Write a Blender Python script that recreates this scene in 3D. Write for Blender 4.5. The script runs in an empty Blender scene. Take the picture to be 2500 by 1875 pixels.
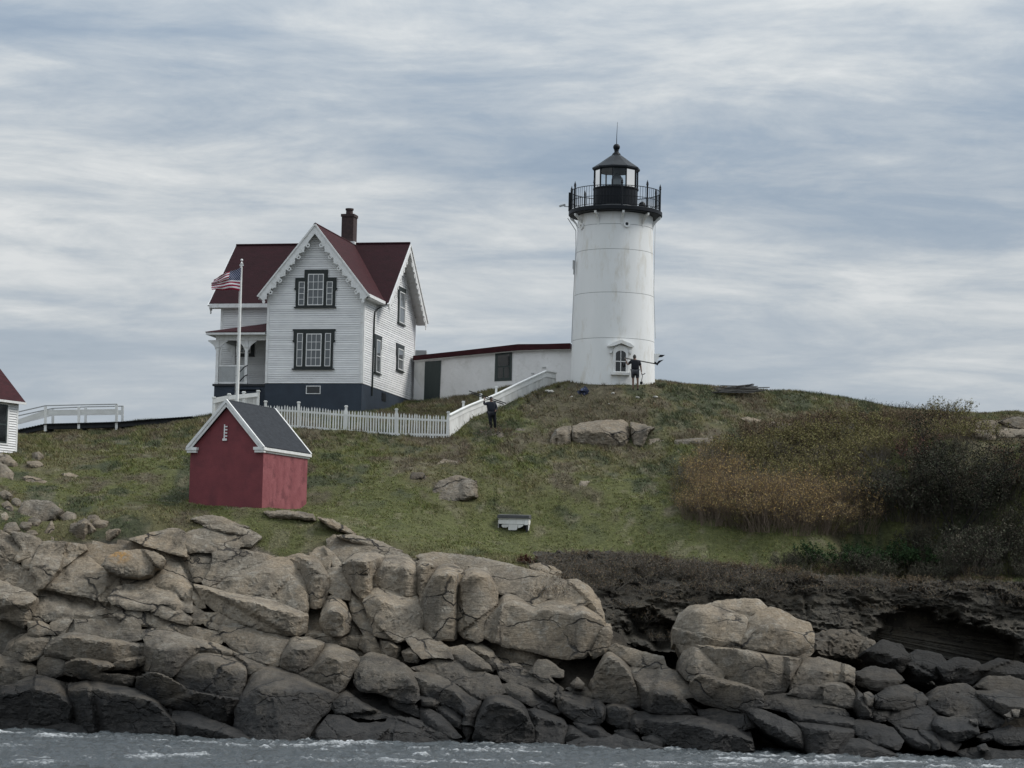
import bpy, bmesh, math, random
import numpy as np
from mathutils import Vector, Matrix
from mathutils.geometry import delaunay_2d_cdt
random.seed(7); RNG = np.random.default_rng(7)
scene = bpy.context.scene
COL = scene.collection
R_ = math.radians

# ------------------------------------------------------------------ camera
F_PX = 6009.0; CX, CY = 1250.0, 937.5
PITCH = math.atan(560.0 / F_PX); ROLL = R_(1.2)
CAM = np.array([0.0, 0.0, 5.0])
cF = np.array([0, math.cos(PITCH), math.sin(PITCH)])
cR0 = np.array([1.0, 0, 0]); cU0 = np.array([0, -math.sin(PITCH), math.cos(PITCH)])
cR = cR0 * math.cos(ROLL) + cU0 * math.sin(ROLL)
cU = cU0 * math.cos(ROLL) - cR0 * math.sin(ROLL)
cd = bpy.data.cameras.new('camera'); cam = bpy.data.objects.new('camera', cd); COL.objects.link(cam)
m = Matrix.Identity(4)
for i in range(3):
    m[i][0] = cR[i]; m[i][1] = cU[i]; m[i][2] = -cF[i]; m[i][3] = CAM[i]
cam.matrix_world = m
cd.sensor_width = 36.0; cd.lens = 36.0 * F_PX / 2500.0
cd.clip_start = 1.0; cd.clip_end = 20000.0
scene.camera = cam

# ------------------------------------------------------------------ world, sun, exposure
SUN_DIR = Vector((0.66, 0.08, 0.75)).normalized()      # from the scene towards the veiled sun
world = bpy.data.worlds.new('World'); scene.world = world; world.use_nodes = True
def build_world():
    nt = world.node_tree; nt.nodes.clear(); L = nt.links.new
    out = nt.nodes.new('ShaderNodeOutputWorld'); bg = nt.nodes.new('ShaderNodeBackground')
    bg.inputs['Strength'].default_value = 0.1
    sky = nt.nodes.new('ShaderNodeTexSky'); sky.sky_type = 'NISHITA'; sky.sun_disc = False
    sky.sun_elevation = math.asin(SUN_DIR.z); sky.sun_rotation = math.atan2(SUN_DIR.x, SUN_DIR.y)
    sky.air_density = 1.0; sky.dust_density = 1.5
    tc = nt.nodes.new('ShaderNodeTexCoord')
    sep = nt.nodes.new('ShaderNodeSeparateXYZ'); L(tc.outputs['Generated'], sep.inputs[0])
    def M(op, a, b=None, c=None):
        n = nt.nodes.new('ShaderNodeMath'); n.operation = op
        for i, v in enumerate((a, b, c)):
            if v is None: continue
            if isinstance(v, (int, float)): n.inputs[i].default_value = v
            else: L(v, n.inputs[i])
        return n.outputs[0]
    # project the view direction on a cloud deck (curved so that it stays finite at the horizon)
    zc = M('ADD', M('MAXIMUM', sep.outputs['Z'], 0.0), 0.15)
    u = M('DIVIDE', sep.outputs['X'], zc); v = M('DIVIDE', sep.outputs['Y'], zc)
    def noise(su, sv, off, detail, rough, dist=0.0, scale=1.0):
        cmb = nt.nodes.new('ShaderNodeCombineXYZ')
        L(M('MULTIPLY', u, su), cmb.inputs[0]); L(M('MULTIPLY', v, sv), cmb.inputs[1]); cmb.inputs[2].default_value = off
        n = nt.nodes.new('ShaderNodeTexNoise'); n.inputs['Scale'].default_value = scale
        n.inputs['Detail'].default_value = detail; n.inputs['Roughness'].default_value = rough
        n.inputs['Distortion'].default_value = dist
        L(cmb.outputs[0], n.inputs['Vector']); return n.outputs['Fac']
    big = noise(0.85, 1.35, 3.7, 3.0, 0.5, 0.4)
    mid = noise(2.5, 3.7, 9.1, 8.0, 0.60, 0.5)
    fine = noise(8.5, 9.5, 1.3, 8.0, 0.66, 0.4)
    wisp = noise(3.0, 13.0, 5.2, 4.0, 0.6, 0.8)
    s = M('ADD', M('ADD', M('MULTIPLY', big, 0.46), M('MULTIPLY', mid, 0.36)), M('ADD', M('MULTIPLY', fine, 0.13), M('MULTIPLY', wisp, 0.05)))
    ramp = nt.nodes.new('ShaderNodeValToRGB'); L(s, ramp.inputs[0])
    e = ramp.color_ramp.elements
    e[0].position = 0.38; e[0].color = (2.05, 2.57, 3.25, 1)
    e[1].position = 0.60; e[1].color = (5.5, 5.65, 5.70, 1)
    for p, c in ((0.445, (2.62, 3.14, 3.76, 1)), (0.50, (3.42, 3.84, 4.28, 1)), (0.545, (4.35, 4.64, 4.86, 1))):
        x = e.new(p); x.color = c
    # thin gaps show the clear sky behind the cloud
    gap = nt.nodes.new('ShaderNodeMapRange'); L(s, gap.inputs[0])
    gap.inputs[1].default_value = 0.36; gap.inputs[2].default_value = 0.47; gap.inputs[3].default_value = 0.86; gap.inputs[4].default_value = 1.0
    mix = nt.nodes.new('ShaderNodeMixRGB'); L(gap.outputs[0], mix.inputs[0]); L(sky.outputs[0], mix.inputs[1]); L(ramp.outputs[0], mix.inputs[2])
    # pale haze low over the sea
    hz = nt.nodes.new('ShaderNodeMapRange'); L(sep.outputs['Z'], hz.inputs[0]); hz.inputs[1].default_value = 0.04; hz.inputs[2].default_value = 0.17; hz.inputs[3].default_value = 0.58; hz.inputs[4].default_value = 0.0
    mixh = nt.nodes.new('ShaderNodeMixRGB'); L(hz.outputs[0], mixh.inputs[0]); L(mix.outputs[0], mixh.inputs[1]); mixh.inputs[2].default_value = (5.0, 5.4, 5.7, 1); mix = mixh
    # an overcast sky grows brighter towards the zenith
    grad = M('MULTIPLY', M('ADD', M('MULTIPLY', M('MAXIMUM', sep.outputs['Z'], 0.0), 2.0), 1.0), 0.80)
    lum = nt.nodes.new('ShaderNodeMixRGB'); lum.blend_type = 'MULTIPLY'; lum.inputs[0].default_value = 1.0; L(mix.outputs[0], lum.inputs[1]); L(grad, lum.inputs[2])
    L(lum.outputs[0], bg.inputs['Color']); L(bg.outputs[0], out.inputs['Surface'])
build_world()
sl = bpy.data.lights.new('sun', 'SUN'); sl.energy = 2.1; sl.angle = R_(22); sl.color = (1.0, 0.965, 0.91)
sun = bpy.data.objects.new('sun', sl); COL.objects.link(sun)
sun.rotation_euler = SUN_DIR.to_track_quat('Z', 'Y').to_euler()
vs = scene.view_settings
vs.view_transform = 'Standard'; vs.look = 'None'; vs.gamma = 1.0; vs.use_curve_mapping = False
vs.exposure = 0.34
scene.render.engine = 'CYCLES'
scene.cycles.max_bounces = 6; scene.cycles.diffuse_bounces = 3; scene.cycles.glossy_bounces = 3; scene.cycles.transmission_bounces = 6
scene.cycles.caustics_reflective = False; scene.cycles.caustics_refractive = False

# ------------------------------------------------------------------ helpers
def ray(px, py):
    px = np.asarray(px, float); py = np.asarray(py, float)
    return cF + cR * ((px - CX) / F_PX)[..., None] + cU * ((CY - py) / F_PX)[..., None]
def P(px, py, Y):                      # the point seen at photo pixel (2500 wide) at depth Y metres
    d = ray(px, py); return CAM + d * (np.asarray(Y, float) / d[..., 1])[..., None]
def on_z(px, py, z=0.0):
    d = ray(px, py); return CAM + d * ((z - CAM[2]) / d[..., 2])[..., None]
def proj(p):
    v = np.asarray(p) - CAM; w = v @ cF
    return CX + F_PX * (v @ cR) / w, CY - F_PX * (v @ cU) / w

# vectorised lattice noise
def _hash(ix, iy, iz):
    h = (ix * 374761393 + iy * 668265263 + iz * 1440662683) & 0xFFFFFFFF
    h = ((h ^ (h >> 13)) * 1274126177) & 0xFFFFFFFF
    h = h ^ (h >> 16)
    return (h & 0xFFFFFF) / float(0xFFFFFF) * 2 - 1
def vnoise(x, y, z):
    x, y, z = np.broadcast_arrays(np.asarray(x, float), y, z)
    x0 = np.floor(x).astype(np.int64); y0 = np.floor(y).astype(np.int64); z0 = np.floor(z).astype(np.int64)
    fx, fy, fz = x - x0, y - y0, z - z0
    fx = fx*fx*fx*(fx*(fx*6-15)+10); fy = fy*fy*fy*(fy*(fy*6-15)+10); fz = fz*fz*fz*(fz*(fz*6-15)+10)
    r = 0
    for a in (0, 1):
        for b in (0, 1):
            for c in (0, 1):
                w = (fx if a else 1-fx) * (fy if b else 1-fy) * (fz if c else 1-fz)
                r = r + w * _hash(x0+a, y0+b, z0+c)
    return r
def fbm(x, y, z, oct=4, gain=0.5, lac=2.03):
    s = 0; a = 1.0; t = 0
    x = np.asarray(x, float); y = np.asarray(y, float); z = np.asarray(z, float)
    for i in range(oct):
        s = s + a * vnoise(x + i*17.3, y + i*9.1, z + i*5.7); t += a
        x = x*lac; y = y*lac; z = z*lac; a *= gain
    return s / t

class MB:                               # collects shapes; build() links them as ONE mesh object
    def __init__(self, tr=None): self.v = []; self.f = []; self.tr = tr
    def add(self, vs, fs):
        o = len(self.v); self.v.extend(tuple(v) for v in vs); self.f.extend(tuple(i + o for i in f) for f in fs); return self
    def box(self, x0, x1, y0, y1, z0, z1):
        vs = [(x0,y0,z0),(x1,y0,z0),(x1,y1,z0),(x0,y1,z0),(x0,y0,z1),(x1,y0,z1),(x1,y1,z1),(x0,y1,z1)]
        return self.add(vs, [(0,3,2,1),(4,5,6,7),(0,1,5,4),(1,2,6,5),(2,3,7,6),(3,0,4,7)])
    def bar(self, p, q, w, h, up=(0,0,1)):          # rectangular bar between two points
        p = Vector(p); q = Vector(q); d = (q - p).normalized(); s = d.cross(Vector(up))
        if s.length < 1e-4: s = d.cross(Vector((0,1,0)))
        s.normalize(); t = s.cross(d)
        vs = []
        for c in (p, q):
            for a, b in ((-1,-1),(1,-1),(1,1),(-1,1)): vs.append(c + s*(a*w/2) + t*(b*h/2))
        return self.add(vs, [(3,2,1,0),(4,5,6,7),(0,1,5,4),(1,2,6,5),(2,3,7,6),(3,0,4,7)])
    def tube(self, pts, rad, n=8, cap=True):
        pts = [Vector(p) for p in pts]; k = len(pts)
        if not hasattr(rad, '__len__'): rad = [rad]*k
        vs = []; fs = []
        ref = None
        for i, p in enumerate(pts):
            d = (pts[min(i+1, k-1)] - pts[max(i-1, 0)]).normalized()
            if ref is None: ref = d.orthogonal().normalized()
            ref = (ref - d*ref.dot(d)); ref = ref.normalized() if ref.length > 1e-5 else d.orthogonal().normalized()
            b = d.cross(ref)
            for j in range(n):
                a = 2*math.pi*j/n; vs.append(p + (ref*math.cos(a) + b*math.sin(a))*rad[i])
        for i in range(k-1):
            for j in range(n):
                fs.append((i*n+j, i*n+(j+1)%n, (i+1)*n+(j+1)%n, (i+1)*n+j))
        if cap: fs.append(tuple(range(n-1,-1,-1))); fs.append(tuple((k-1)*n+j for j in range(n)))
        return self.add(vs, fs)
    def lathe(self, prof, n=48, c=(0,0,0), cap0=True, cap1=True, a0=0.0):
        vs = []; fs = []; k = len(prof)
        for r, z in prof:
            for j in range(n):
                a = a0 + 2*math.pi*j/n; vs.append((c[0]+r*math.cos(a), c[1]+r*math.sin(a), c[2]+z))
        for i in range(k-1):
            for j in range(n): fs.append((i*n+j, i*n+(j+1)%n, (i+1)*n+(j+1)%n, (i+1)*n+j))
        if cap0: fs.append(tuple(range(n-1,-1,-1)))
        if cap1: fs.append(tuple((k-1)*n+j for j in range(n)))
        return self.add(vs, fs)
    def prism(self, poly, y0, y1):      # polygon (x, z), extruded along y from y0 (front) to y1
        n = len(poly)
        vs = [(x, y0, z) for x, z in poly] + [(x, y1, z) for x, z in poly]
        fs = [tuple(range(n)), tuple(range(2*n-1, n-1, -1))]
        for i in range(n): fs.append((i, n+i, n+(i+1)%n, (i+1)%n))
        return self.add(vs, fs)
    def ring(self, c, r, t, d0, d1, n=16):   # flat ring in the x-z plane
        vs = []; fs = []
        for j in range(n):
            a = 2*math.pi*j/n; co, si = math.cos(a), math.sin(a)
            for rr, y in ((r-t, d0), (r+t, d0), (r+t, d1), (r-t, d1)): vs.append((c[0]+rr*co, y, c[1]+rr*si))
        for j in range(n):
            k = (j+1) % n
            for a in range(4): fs.append((j*4+a, k*4+a, k*4+(a+1)%4, j*4+(a+1)%4))
        return self.add(vs, fs)
    def mesh(self, name):
        me = bpy.data.meshes.new(name); vs = [self.tr(*v) for v in self.v] if self.tr else self.v
        me.from_pydata([tuple(v) for v in vs], [], self.f); me.update()
        bm = bmesh.new(); bm.from_mesh(me); bmesh.ops.recalc_face_normals(bm, faces=bm.faces); bm.to_mesh(me); bm.free()
        return me
    def build(self, name, mat, parent=None, smooth=None):
        return link(name, self.mesh(name), mat, parent, smooth)
def link(name, me, mat, parent=None, smooth=None):
    if mat is not None and not me.materials: me.materials.append(mat)
    if smooth is not None:
        me.polygons.foreach_set('use_smooth', [True]*len(me.polygons))
        if smooth < 180: me.set_sharp_from_angle(angle=R_(smooth))
    o = bpy.data.objects.new(name, me); COL.objects.link(o)
    if parent is not None: o.parent = parent
    return o
def empty(name, loc=(0,0,0), rz=0.0):
    o = bpy.data.objects.new(name, None); COL.objects.link(o); o.location = loc; o.rotation_euler = (0,0,rz); o.empty_display_size = 0.3
    return o
def tag(o, label=None, cat=None, group=None, kind=None):
    if label: o['label'] = label
    if cat: o['category'] = cat
    if group: o['group'] = group
    if kind: o['kind'] = kind
    return o
def np_mesh(name, V, Fc, mat=None, colors=None, smooth=False):     # fast mesh from arrays; Fc is (n,3) or (n,4)
    V = np.asarray(V, np.float32); Fc = np.asarray(Fc, np.int32); k = Fc.shape[1]
    me = bpy.data.meshes.new(name); me.vertices.add(len(V)); me.vertices.foreach_set('co', V.ravel())
    me.loops.add(Fc.size); me.loops.foreach_set('vertex_index', Fc.ravel())
    me.polygons.add(len(Fc)); me.polygons.foreach_set('loop_start', np.arange(0, Fc.size, k, dtype=np.int32))
    me.polygons.foreach_set('loop_total', np.full(len(Fc), k, np.int32))
    if smooth: me.polygons.foreach_set('use_smooth', np.ones(len(Fc), bool))
    me.update(calc_edges=True)
    if colors is not None:
        at = me.color_attributes.new('tint', 'FLOAT_COLOR', 'POINT'); at.data.foreach_set('color', np.asarray(colors, np.float32).ravel())
    if mat: me.materials.append(mat)
    return me
def dup(o, parent=None):                # a thing with its parts and sub-parts, sharing mesh data
    c = o.copy(); COL.objects.link(c)
    if parent is not None: c.parent = parent
    for ch in [x for x in bpy.data.objects if x.parent == o]: dup(ch, c)
    return c

# ------------------------------------------------------------------ materials
MATS = {}
def mat(name, c1, c2=None, scale=4.0, rough=0.6, bump=0.0, bscale=None, detail=5.0, lo=0.35, hi=0.65, spec=0.4, stretch=(1,1,1), rand=0.0, metal=0.0, c3=None, s3=1.0):
    mt = bpy.data.materials.new(name); mt.use_nodes = True; nt = mt.node_tree; L = nt.links.new
    b = nt.nodes['Principled BSDF']; b.inputs['Roughness'].default_value = rough; b.inputs['Specular IOR Level'].default_value = spec
    b.inputs['Metallic'].default_value = metal
    tc = nt.nodes.new('ShaderNodeTexCoord'); mp = nt.nodes.new('ShaderNodeMapping'); mp.inputs['Scale'].default_value = stretch
    L(tc.outputs['Object'], mp.inputs[0])
    col = None
    if c2 is None: c2 = tuple(x*0.88 for x in c1)
    nz = nt.nodes.new('ShaderNodeTexNoise'); nz.inputs['Scale'].default_value = scale; nz.inputs['Detail'].default_value = detail; nz.inputs['Roughness'].default_value = 0.62
    L(mp.outputs[0], nz.inputs['Vector'])
    rp = nt.nodes.new('ShaderNodeValToRGB'); e = rp.color_ramp.elements
    e[0].position = lo; e[0].color = (*c2, 1); e[1].position = hi; e[1].color = (*c1, 1); L(nz.outputs['Fac'], rp.inputs[0])
    col = rp.outputs[0]
    if c3 is not None:
        n3 = nt.nodes.new('ShaderNodeTexNoise'); n3.inputs['Scale'].default_value = s3; n3.inputs['Detail'].default_value = 6; n3.inputs['Roughness'].default_value = 0.7
        L(mp.outputs[0], n3.inputs['Vector'])
        r3 = nt.nodes.new('ShaderNodeMapRange'); r3.inputs[1].default_value = 0.52; r3.inputs[2].default_value = 0.66; L(n3.outputs['Fac'], r3.inputs[0])
        mx = nt.nodes.new('ShaderNodeMixRGB'); L(r3.outputs[0], mx.inputs[0]); L(col, mx.inputs[1]); mx.inputs[2].default_value = (*c3, 1); col = mx.outputs[0]
    if rand > 0:
        oi = nt.nodes.new('ShaderNodeObjectInfo'); mr = nt.nodes.new('ShaderNodeMapRange')
        mr.inputs[3].default_value = 1-rand; mr.inputs[4].default_value = 1+rand*0.6; L(oi.outputs['Random'], mr.inputs[0])
        mx = nt.nodes.new('ShaderNodeMixRGB'); mx.blend_type = 'MULTIPLY'; mx.inputs[0].default_value = 1
        L(col, mx.inputs[1]); L(mr.outputs[0], mx.inputs[2]); col = mx.outputs[0]
    L(col, b.inputs['Base Color'])
    if bump > 0:
        bn = nt.nodes.new('ShaderNodeTexNoise'); bn.inputs['Scale'].default_value = bscale or scale*3; bn.inputs['Detail'].default_value = 6
        L(mp.outputs[0], bn.inputs['Vector'])
        bp = nt.nodes.new('ShaderNodeBump'); bp.inputs['Strength'].default_value = 1.0; bp.inputs['Distance'].default_value = bump
        L(bn.outputs['Fac'], bp.inputs['Height']); L(bp.outputs[0], b.inputs['Normal'])
    MATS[name] = mt; return mt
white_clap = mat('white_clapboard_paint', (0.80,0.80,0.79), (0.70,0.70,0.70), 1.2, 0.55, 0.002, 40, rand=0.10, stretch=(1,1,3))
white_trim = mat('white_trim_paint', (0.78,0.78,0.77), (0.68,0.68,0.67), 3, 0.5, c3=(0.60,0.59,0.56), s3=5)
white_tower = mat('white_tower_paint', (0.80,0.80,0.79), (0.73,0.74,0.73), 0.5, 0.5, 0.006, 3.0, stretch=(1,1,0.30), c3=(0.66,0.64,0.59), s3=1.6)
white_stucco = mat('white_stucco', (0.80,0.79,0.785), (0.72,0.71,0.70), 0.8, 0.7, 0.012, 6, c3=(0.64,0.63,0.61), s3=1.3)
white_worn = mat('white_worn_boards', (0.78,0.78,0.76), (0.58,0.57,0.54), 2.2, 0.65, rand=0.12, stretch=(1,1,0.4))
fence_white = mat('fence_white', (0.82,0.82,0.80), (0.70,0.70,0.67), 2.0, 0.55, rand=0.10)
green_trim = mat('dark_green_trim', (0.016,0.022,0.021), (0.011,0.016,0.015), 6, 0.5)
green_door = mat('dark_green_door', (0.034,0.048,0.046), (0.027,0.038,0.037), 2, 0.55, stretch=(4,1,0.5))
slate_base = mat('slate_blue_foundation', (0.030,0.043,0.062), (0.022,0.032,0.047), 1.1, 0.65, 0.006, 8)
red_roof = mat('red_roof_shingles', (0.050,0.0145,0.0175), (0.034,0.0115,0.0135), 2.4, 0.75, 0.02, 14, spec=0.1, stretch=(1,1,2.5))
red_roof_old = mat('red_roof_shingles_main', (0.031,0.0105,0.0135), (0.023,0.009,0.011), 2.0, 0.75, 0.02, 14, spec=0.1, stretch=(1,1,2.5))
red_wall = mat('dark_red_masonry', (0.200,0.045,0.052), (0.150,0.034,0.041), 1.3, 0.7, 0.008, 16, c3=(0.135,0.033,0.040), s3=1.1)
red_wall_worn_lit = mat('worn_lit_red_masonry', (0.28,0.090,0.098), (0.21,0.058,0.066), 1.8, 0.75, 0.01, 12, c3=(0.14,0.038,0.045), s3=1.6)  # faded red, with the light on this wall also put into the colour
grey_shingle = mat('grey_shingles', (0.036,0.040,0.047), (0.025,0.028,0.033), 3.0, 0.8, 0.015, 18, spec=0.15, stretch=(1,1,3))
black_iron = mat('black_iron', (0.009,0.011,0.015), (0.006,0.008,0.011), 4, 0.5, spec=0.2)
black_iron2 = mat('black_iron_roof', (0.022,0.026,0.031), (0.016,0.019,0.023), 4, 0.5, spec=0.2)
grey_seam = mat('grey_seam', (0.25,0.26,0.26), None, 4, 0.7)
chimney_brick = mat('chimney_brick', (0.060,0.036,0.034), (0.036,0.024,0.024), 6, 0.85, 0.01, 22)
weathered_wood = mat('weathered_wood', (0.20,0.19,0.175), (0.085,0.082,0.078), 3, 0.85, rand=0.35, stretch=(0.6,6,6))
dark_wood = mat('dark_deck_wood', (0.035,0.037,0.040), (0.020,0.022,0.025), 3, 0.8)
grey_paint = mat('grey_paint_board', (0.40,0.41,0.41), (0.33,0.34,0.34), 2, 0.6)
grey_lid = mat('grey_roofing_felt', (0.075,0.076,0.077), (0.05,0.051,0.052), 4, 0.85, 0.01, 20)
cloth_dark = mat('dark_cloth', (0.010,0.012,0.018), (0.006,0.007,0.011), 8, 0.9)
cloth_grey = mat('grey_cloth', (0.045,0.047,0.055), (0.028,0.030,0.036), 8, 0.9)
cloth_navy = mat('navy_cloth', (0.020,0.024,0.036), (0.012,0.015,0.022), 8, 0.9)
skin_m = mat('skin', (0.26,0.16,0.12), (0.13,0.08,0.06), 8, 0.6)
hair_m = mat('hair', (0.05,0.045,0.04), (0.03,0.027,0.025), 20, 0.7)
blue_tarp = mat('blue_tarp', (0.04,0.055,0.12), (0.018,0.023,0.05), 9, 0.5)
pale_stone = mat('pale_stone', (0.50,0.48,0.44), (0.34,0.33,0.30), 6, 0.85, 0.01, 20)
def glass_mat(name, base, rough=0.06):
    mt = bpy.data.materials.new(name); mt.use_nodes = True; b = mt.node_tree.nodes['Principled BSDF']
    b.inputs['Base Color'].default_value = (*base, 1); b.inputs['Roughness'].default_value = rough; b.inputs['IOR'].default_value = 1.5
    b.inputs['Specular IOR Level'].default_value = 0.6
    return mt
pane_glass = glass_mat('window_glass_sky_and_curtain', (0.105,0.115,0.122))  # grey base paints in the reflected sky along with the curtains
pane_dark = glass_mat('window_glass_dark', (0.012,0.015,0.017))
def clear_glass():
    mt = bpy.data.materials.new('clear_lantern_glass'); mt.use_nodes = True; nt = mt.node_tree
    b = nt.nodes['Principled BSDF']; out = nt.nodes['Material Output']
    tr = nt.nodes.new('ShaderNodeBsdfTransparent'); tr.inputs[0].default_value = (0.90,0.93,0.94,1)
    gl = nt.nodes.new('ShaderNodeBsdfGlossy'); gl.inputs['Roughness'].default_value = 0.03
    fr = nt.nodes.new('ShaderNodeFresnel'); fr.inputs[0].default_value = 1.45
    mx = nt.nodes.new('ShaderNodeMixShader'); nt.links.new(fr.outputs[0], mx.inputs[0]); nt.links.new(tr.outputs[0], mx.inputs[1]); nt.links.new(gl.outputs[0], mx.inputs[2])
    nt.links.new(mx.outputs[0], out.inputs['Surface']); nt.nodes.remove(b); return mt
lantern_glass = clear_glass()
def tint_mat(name, rough=0.8, spec=0.2, trans=0.0):
    mt = bpy.data.materials.new(name); mt.use_nodes = True; nt = mt.node_tree; b = nt.nodes['Principled BSDF']
    b.inputs['Roughness'].default_value = rough; b.inputs['Specular IOR Level'].default_value = spec
    a = nt.nodes.new('ShaderNodeVertexColor'); a.layer_name = 'tint'; nt.links.new(a.outputs[0], b.inputs['Base Color'])
    return mt
leaf_m = tint_mat('foliage_tint', 0.85, 0.04)
# ------------------------------------------------------------------ shoreline and cliff profile (photo pixels -> world)
_wx = [-400, 0, 680, 1356, 1920, 2500, 2900]; _wy = [1768, 1780, 1812, 1822, 1845, 1862, 1875]
def wl(px): return np.interp(px, _wx, _wy)                       # waterline row
_cx = [-400, 0, 120, 300, 450, 600, 690, 780, 1000, 1250, 1400, 1480, 1600, 1700, 1960, 2080, 2250, 2500, 2900]
_cy = [1300,1300,1310,1300,1290,1300,1350,1325,1345,1385,1440,1505,1500,1465,1500,1600,1670,1690, 1700]
_cd = [103.5,103.5,103.8,104.5,105,105.2,104.6,104.8,104,103,101.5,100,98.5,98,97.5,96,95,93.5, 92]
def cliff_top(px): return np.interp(px, _cx, _cy), np.interp(px, _cx, _cd)
def Yrock(px, py):                                                # depth of the cliff face
    px = np.asarray(px, float); py = np.asarray(py, float)
    w = wl(px); Yw = on_z(px, w)[..., 1]; c, Yt = cliff_top(px)
    t = (w - py) / (w - c)
    return Yw + (Yt - Yw) * np.where(t > 0, np.abs(t)**0.95, t)

# edge of the turf above the dark bank, and foot of the bank
_btx = [1300, 1420, 1520, 1640, 1800, 1960, 2100, 2300, 2540]; _bty = [1352, 1350, 1352, 1366, 1384, 1402, 1412, 1424, 1424]
_bbx = [1300, 1400, 1500, 1600, 1800, 2000, 2150, 2350, 2540]; _bby = [1460, 1480, 1560, 1590, 1590, 1620, 1650, 1690, 1700]
# ------------------------------------------------------------------ terrain control points
ctrl = []
S2 = 2500/2212.0
def cp(px, py, Y, dz=0.0):
    p = P(px, py, Y); ctrl.append((p[0], p[1], p[2] + dz))
for px in (-300, -80, 60, 250, 450, 650, 850, 1050, 1250, 1430):   # bedrock behind the blocks
    c, Yt = cliff_top(px); w = float(wl(px)); Yw = float(on_z(px, w)[1])
    for t in (0.0, 0.35, 0.7):
        py = w + (c - w)*t; p = P(px, py, float(Yrock(px, py))); ctrl.append((p[0], p[1] + 0.75, p[2] - 0.25))
    p = P(px, w, Yw); ctrl.append((p[0], p[1] - 4, -2.5)); ctrl.append((p[0], p[1] - 14, -4))
    p = P(px, c, Yt); ctrl.append((p[0], p[1] + 0.5, p[2] - 0.12))
for px, rows in ((1600, ((0.0, 1.6), (0.5, 2.2))), (1850, ((0.0, 1.6), (0.45, 2.4))), (2100, ((0.0, 1.4), (0.5, 1.8))), (2350, ((0.0, 1.2), (0.6, 1.6))), (2600, ((0, 1.5), (0.6, 1.5)))):
    c, Yt = cliff_top(px); w = float(wl(px)); Yw = float(on_z(px, w)[1])
    for t, back in rows:
        py = w + (c - w)*t; p = P(px, py, float(Yrock(px, py))); ctrl.append((p[0], p[1] + back + 0.8, p[2] - 0.3))
    p = P(px, w, Yw); ctrl.append((p[0], p[1] - 4, -2.5)); ctrl.append((p[0], p[1] - 14, -4))
# earth bank and cave on the right
def bankY(px, t): return float(np.interp(px, [1300, 1500, 1800, 2100, 2540], [105.6, 106.0, 106.2, 106.6, 106.6]) - 4.6*t**1.15)
for px, y0, y1 in ((1400,1350,1480),(1520,1350,1560),(1640,1364,1590),(1820,1386,1590),(2000,1405,1620),(2180,1416,1655),(2400,1424,1690),(2600,1424,1700)):
    cp(px, y0 + 4, bankY(px, 0) + 0.7)
    for t in (0.25, 0.5, 0.75, 1.0): cp(px, y0 + (y1-y0)*t, bankY(px, t) + 2.9 + (5.0 if px > 2050 else 0)*(1-abs(2*t-1.2)))
# lawn and slopes (2212-wide readings)
for px, py, Y in ((60,1120,106.5),(200,1120,106),(330,1110,106.5),(480,1118,106.8),(620,1125,106.8),(800,1160,106.5),(1000,1190,106),(1130,1205,105.8),(1300,1178,107.5),(1500,1185,107.8),(1700,1205,107.2),
        (406,1098,108.2),(470,1101,107.8),(565,1104,107.4),(664,1108,110.8),(540,1085,112),
        (1103,1147,111.8),(900,1120,110.5),(1300,1130,112),(1500,1150,110.5),(1700,1165,109.8),(1880,1168,109.5),(2060,1185,109.5),(2212,1215,108.5),(2400,1220,108.5),
        (60,1040,112),(200,1010,114.5),(350,1000,115),(760,1040,114.5),(960,1075,113.0),(1000,1030,115.8),(900,1000,117.5),(1200,1060,115),(1400,1060,115.5),(1450,1100,113),
        (-120,960,119),(20,962,119.5),(60,975,118.5),(150,950,123),(250,935,126.3),(420,908,127.0),(300,960,120.5),(330,920,126.5),(700,965,120.0),(850,970,120.2),(1080,960,120.5),
        (560,922,122.0),(648,928,122.0),(740,933,122.0),(850,943,122.0),(968,947,122.2),(1010,922,123.5),(1053,895,125.0),(1100,876,126.4),(1157,850,128.4),(1200,833,130.2),
        (500,900,124.5),(640,893,126.6),(780,893,126.6),(893,868,137.0),(955,866,135.3),(1010,857,134.0),(1073,842,132.9),(900,895,129),(1000,890,128.5),
        (1190,962,121.0),(1300,968,120.8),(1410,968,120.8),(1330,905,123.4),(1500,965,120.2),(1250,880,125.4),(1120,915,123.5),
        (1232,828,128.6),(1323,829,128.0),(1380,832,127.8),(1414,833,128.7),(1330,850,126.3),(1430,860,126.6),(1330,822,132),(1500,842,129.5),(1600,850,129.5),(1700,850,130),(1760,856,130),(1860,873,130),(1950,889,130),(2060,898,130),(2130,897,131),(2212,890,133),(2350,880,134),
        (1600,905,125),(1600,960,121),(1800,960,121),(1800,1020,117.5),(1950,940,124),(1600,1050,116.5),(1750,1090,113.6),(1950,1100,112.8),(2130,1100,112.8),(2130,1000,118),(2160,930,125),(2260,940,124),(2300,1100,113)):
    cp(px*S2, py*S2, Y)
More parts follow.
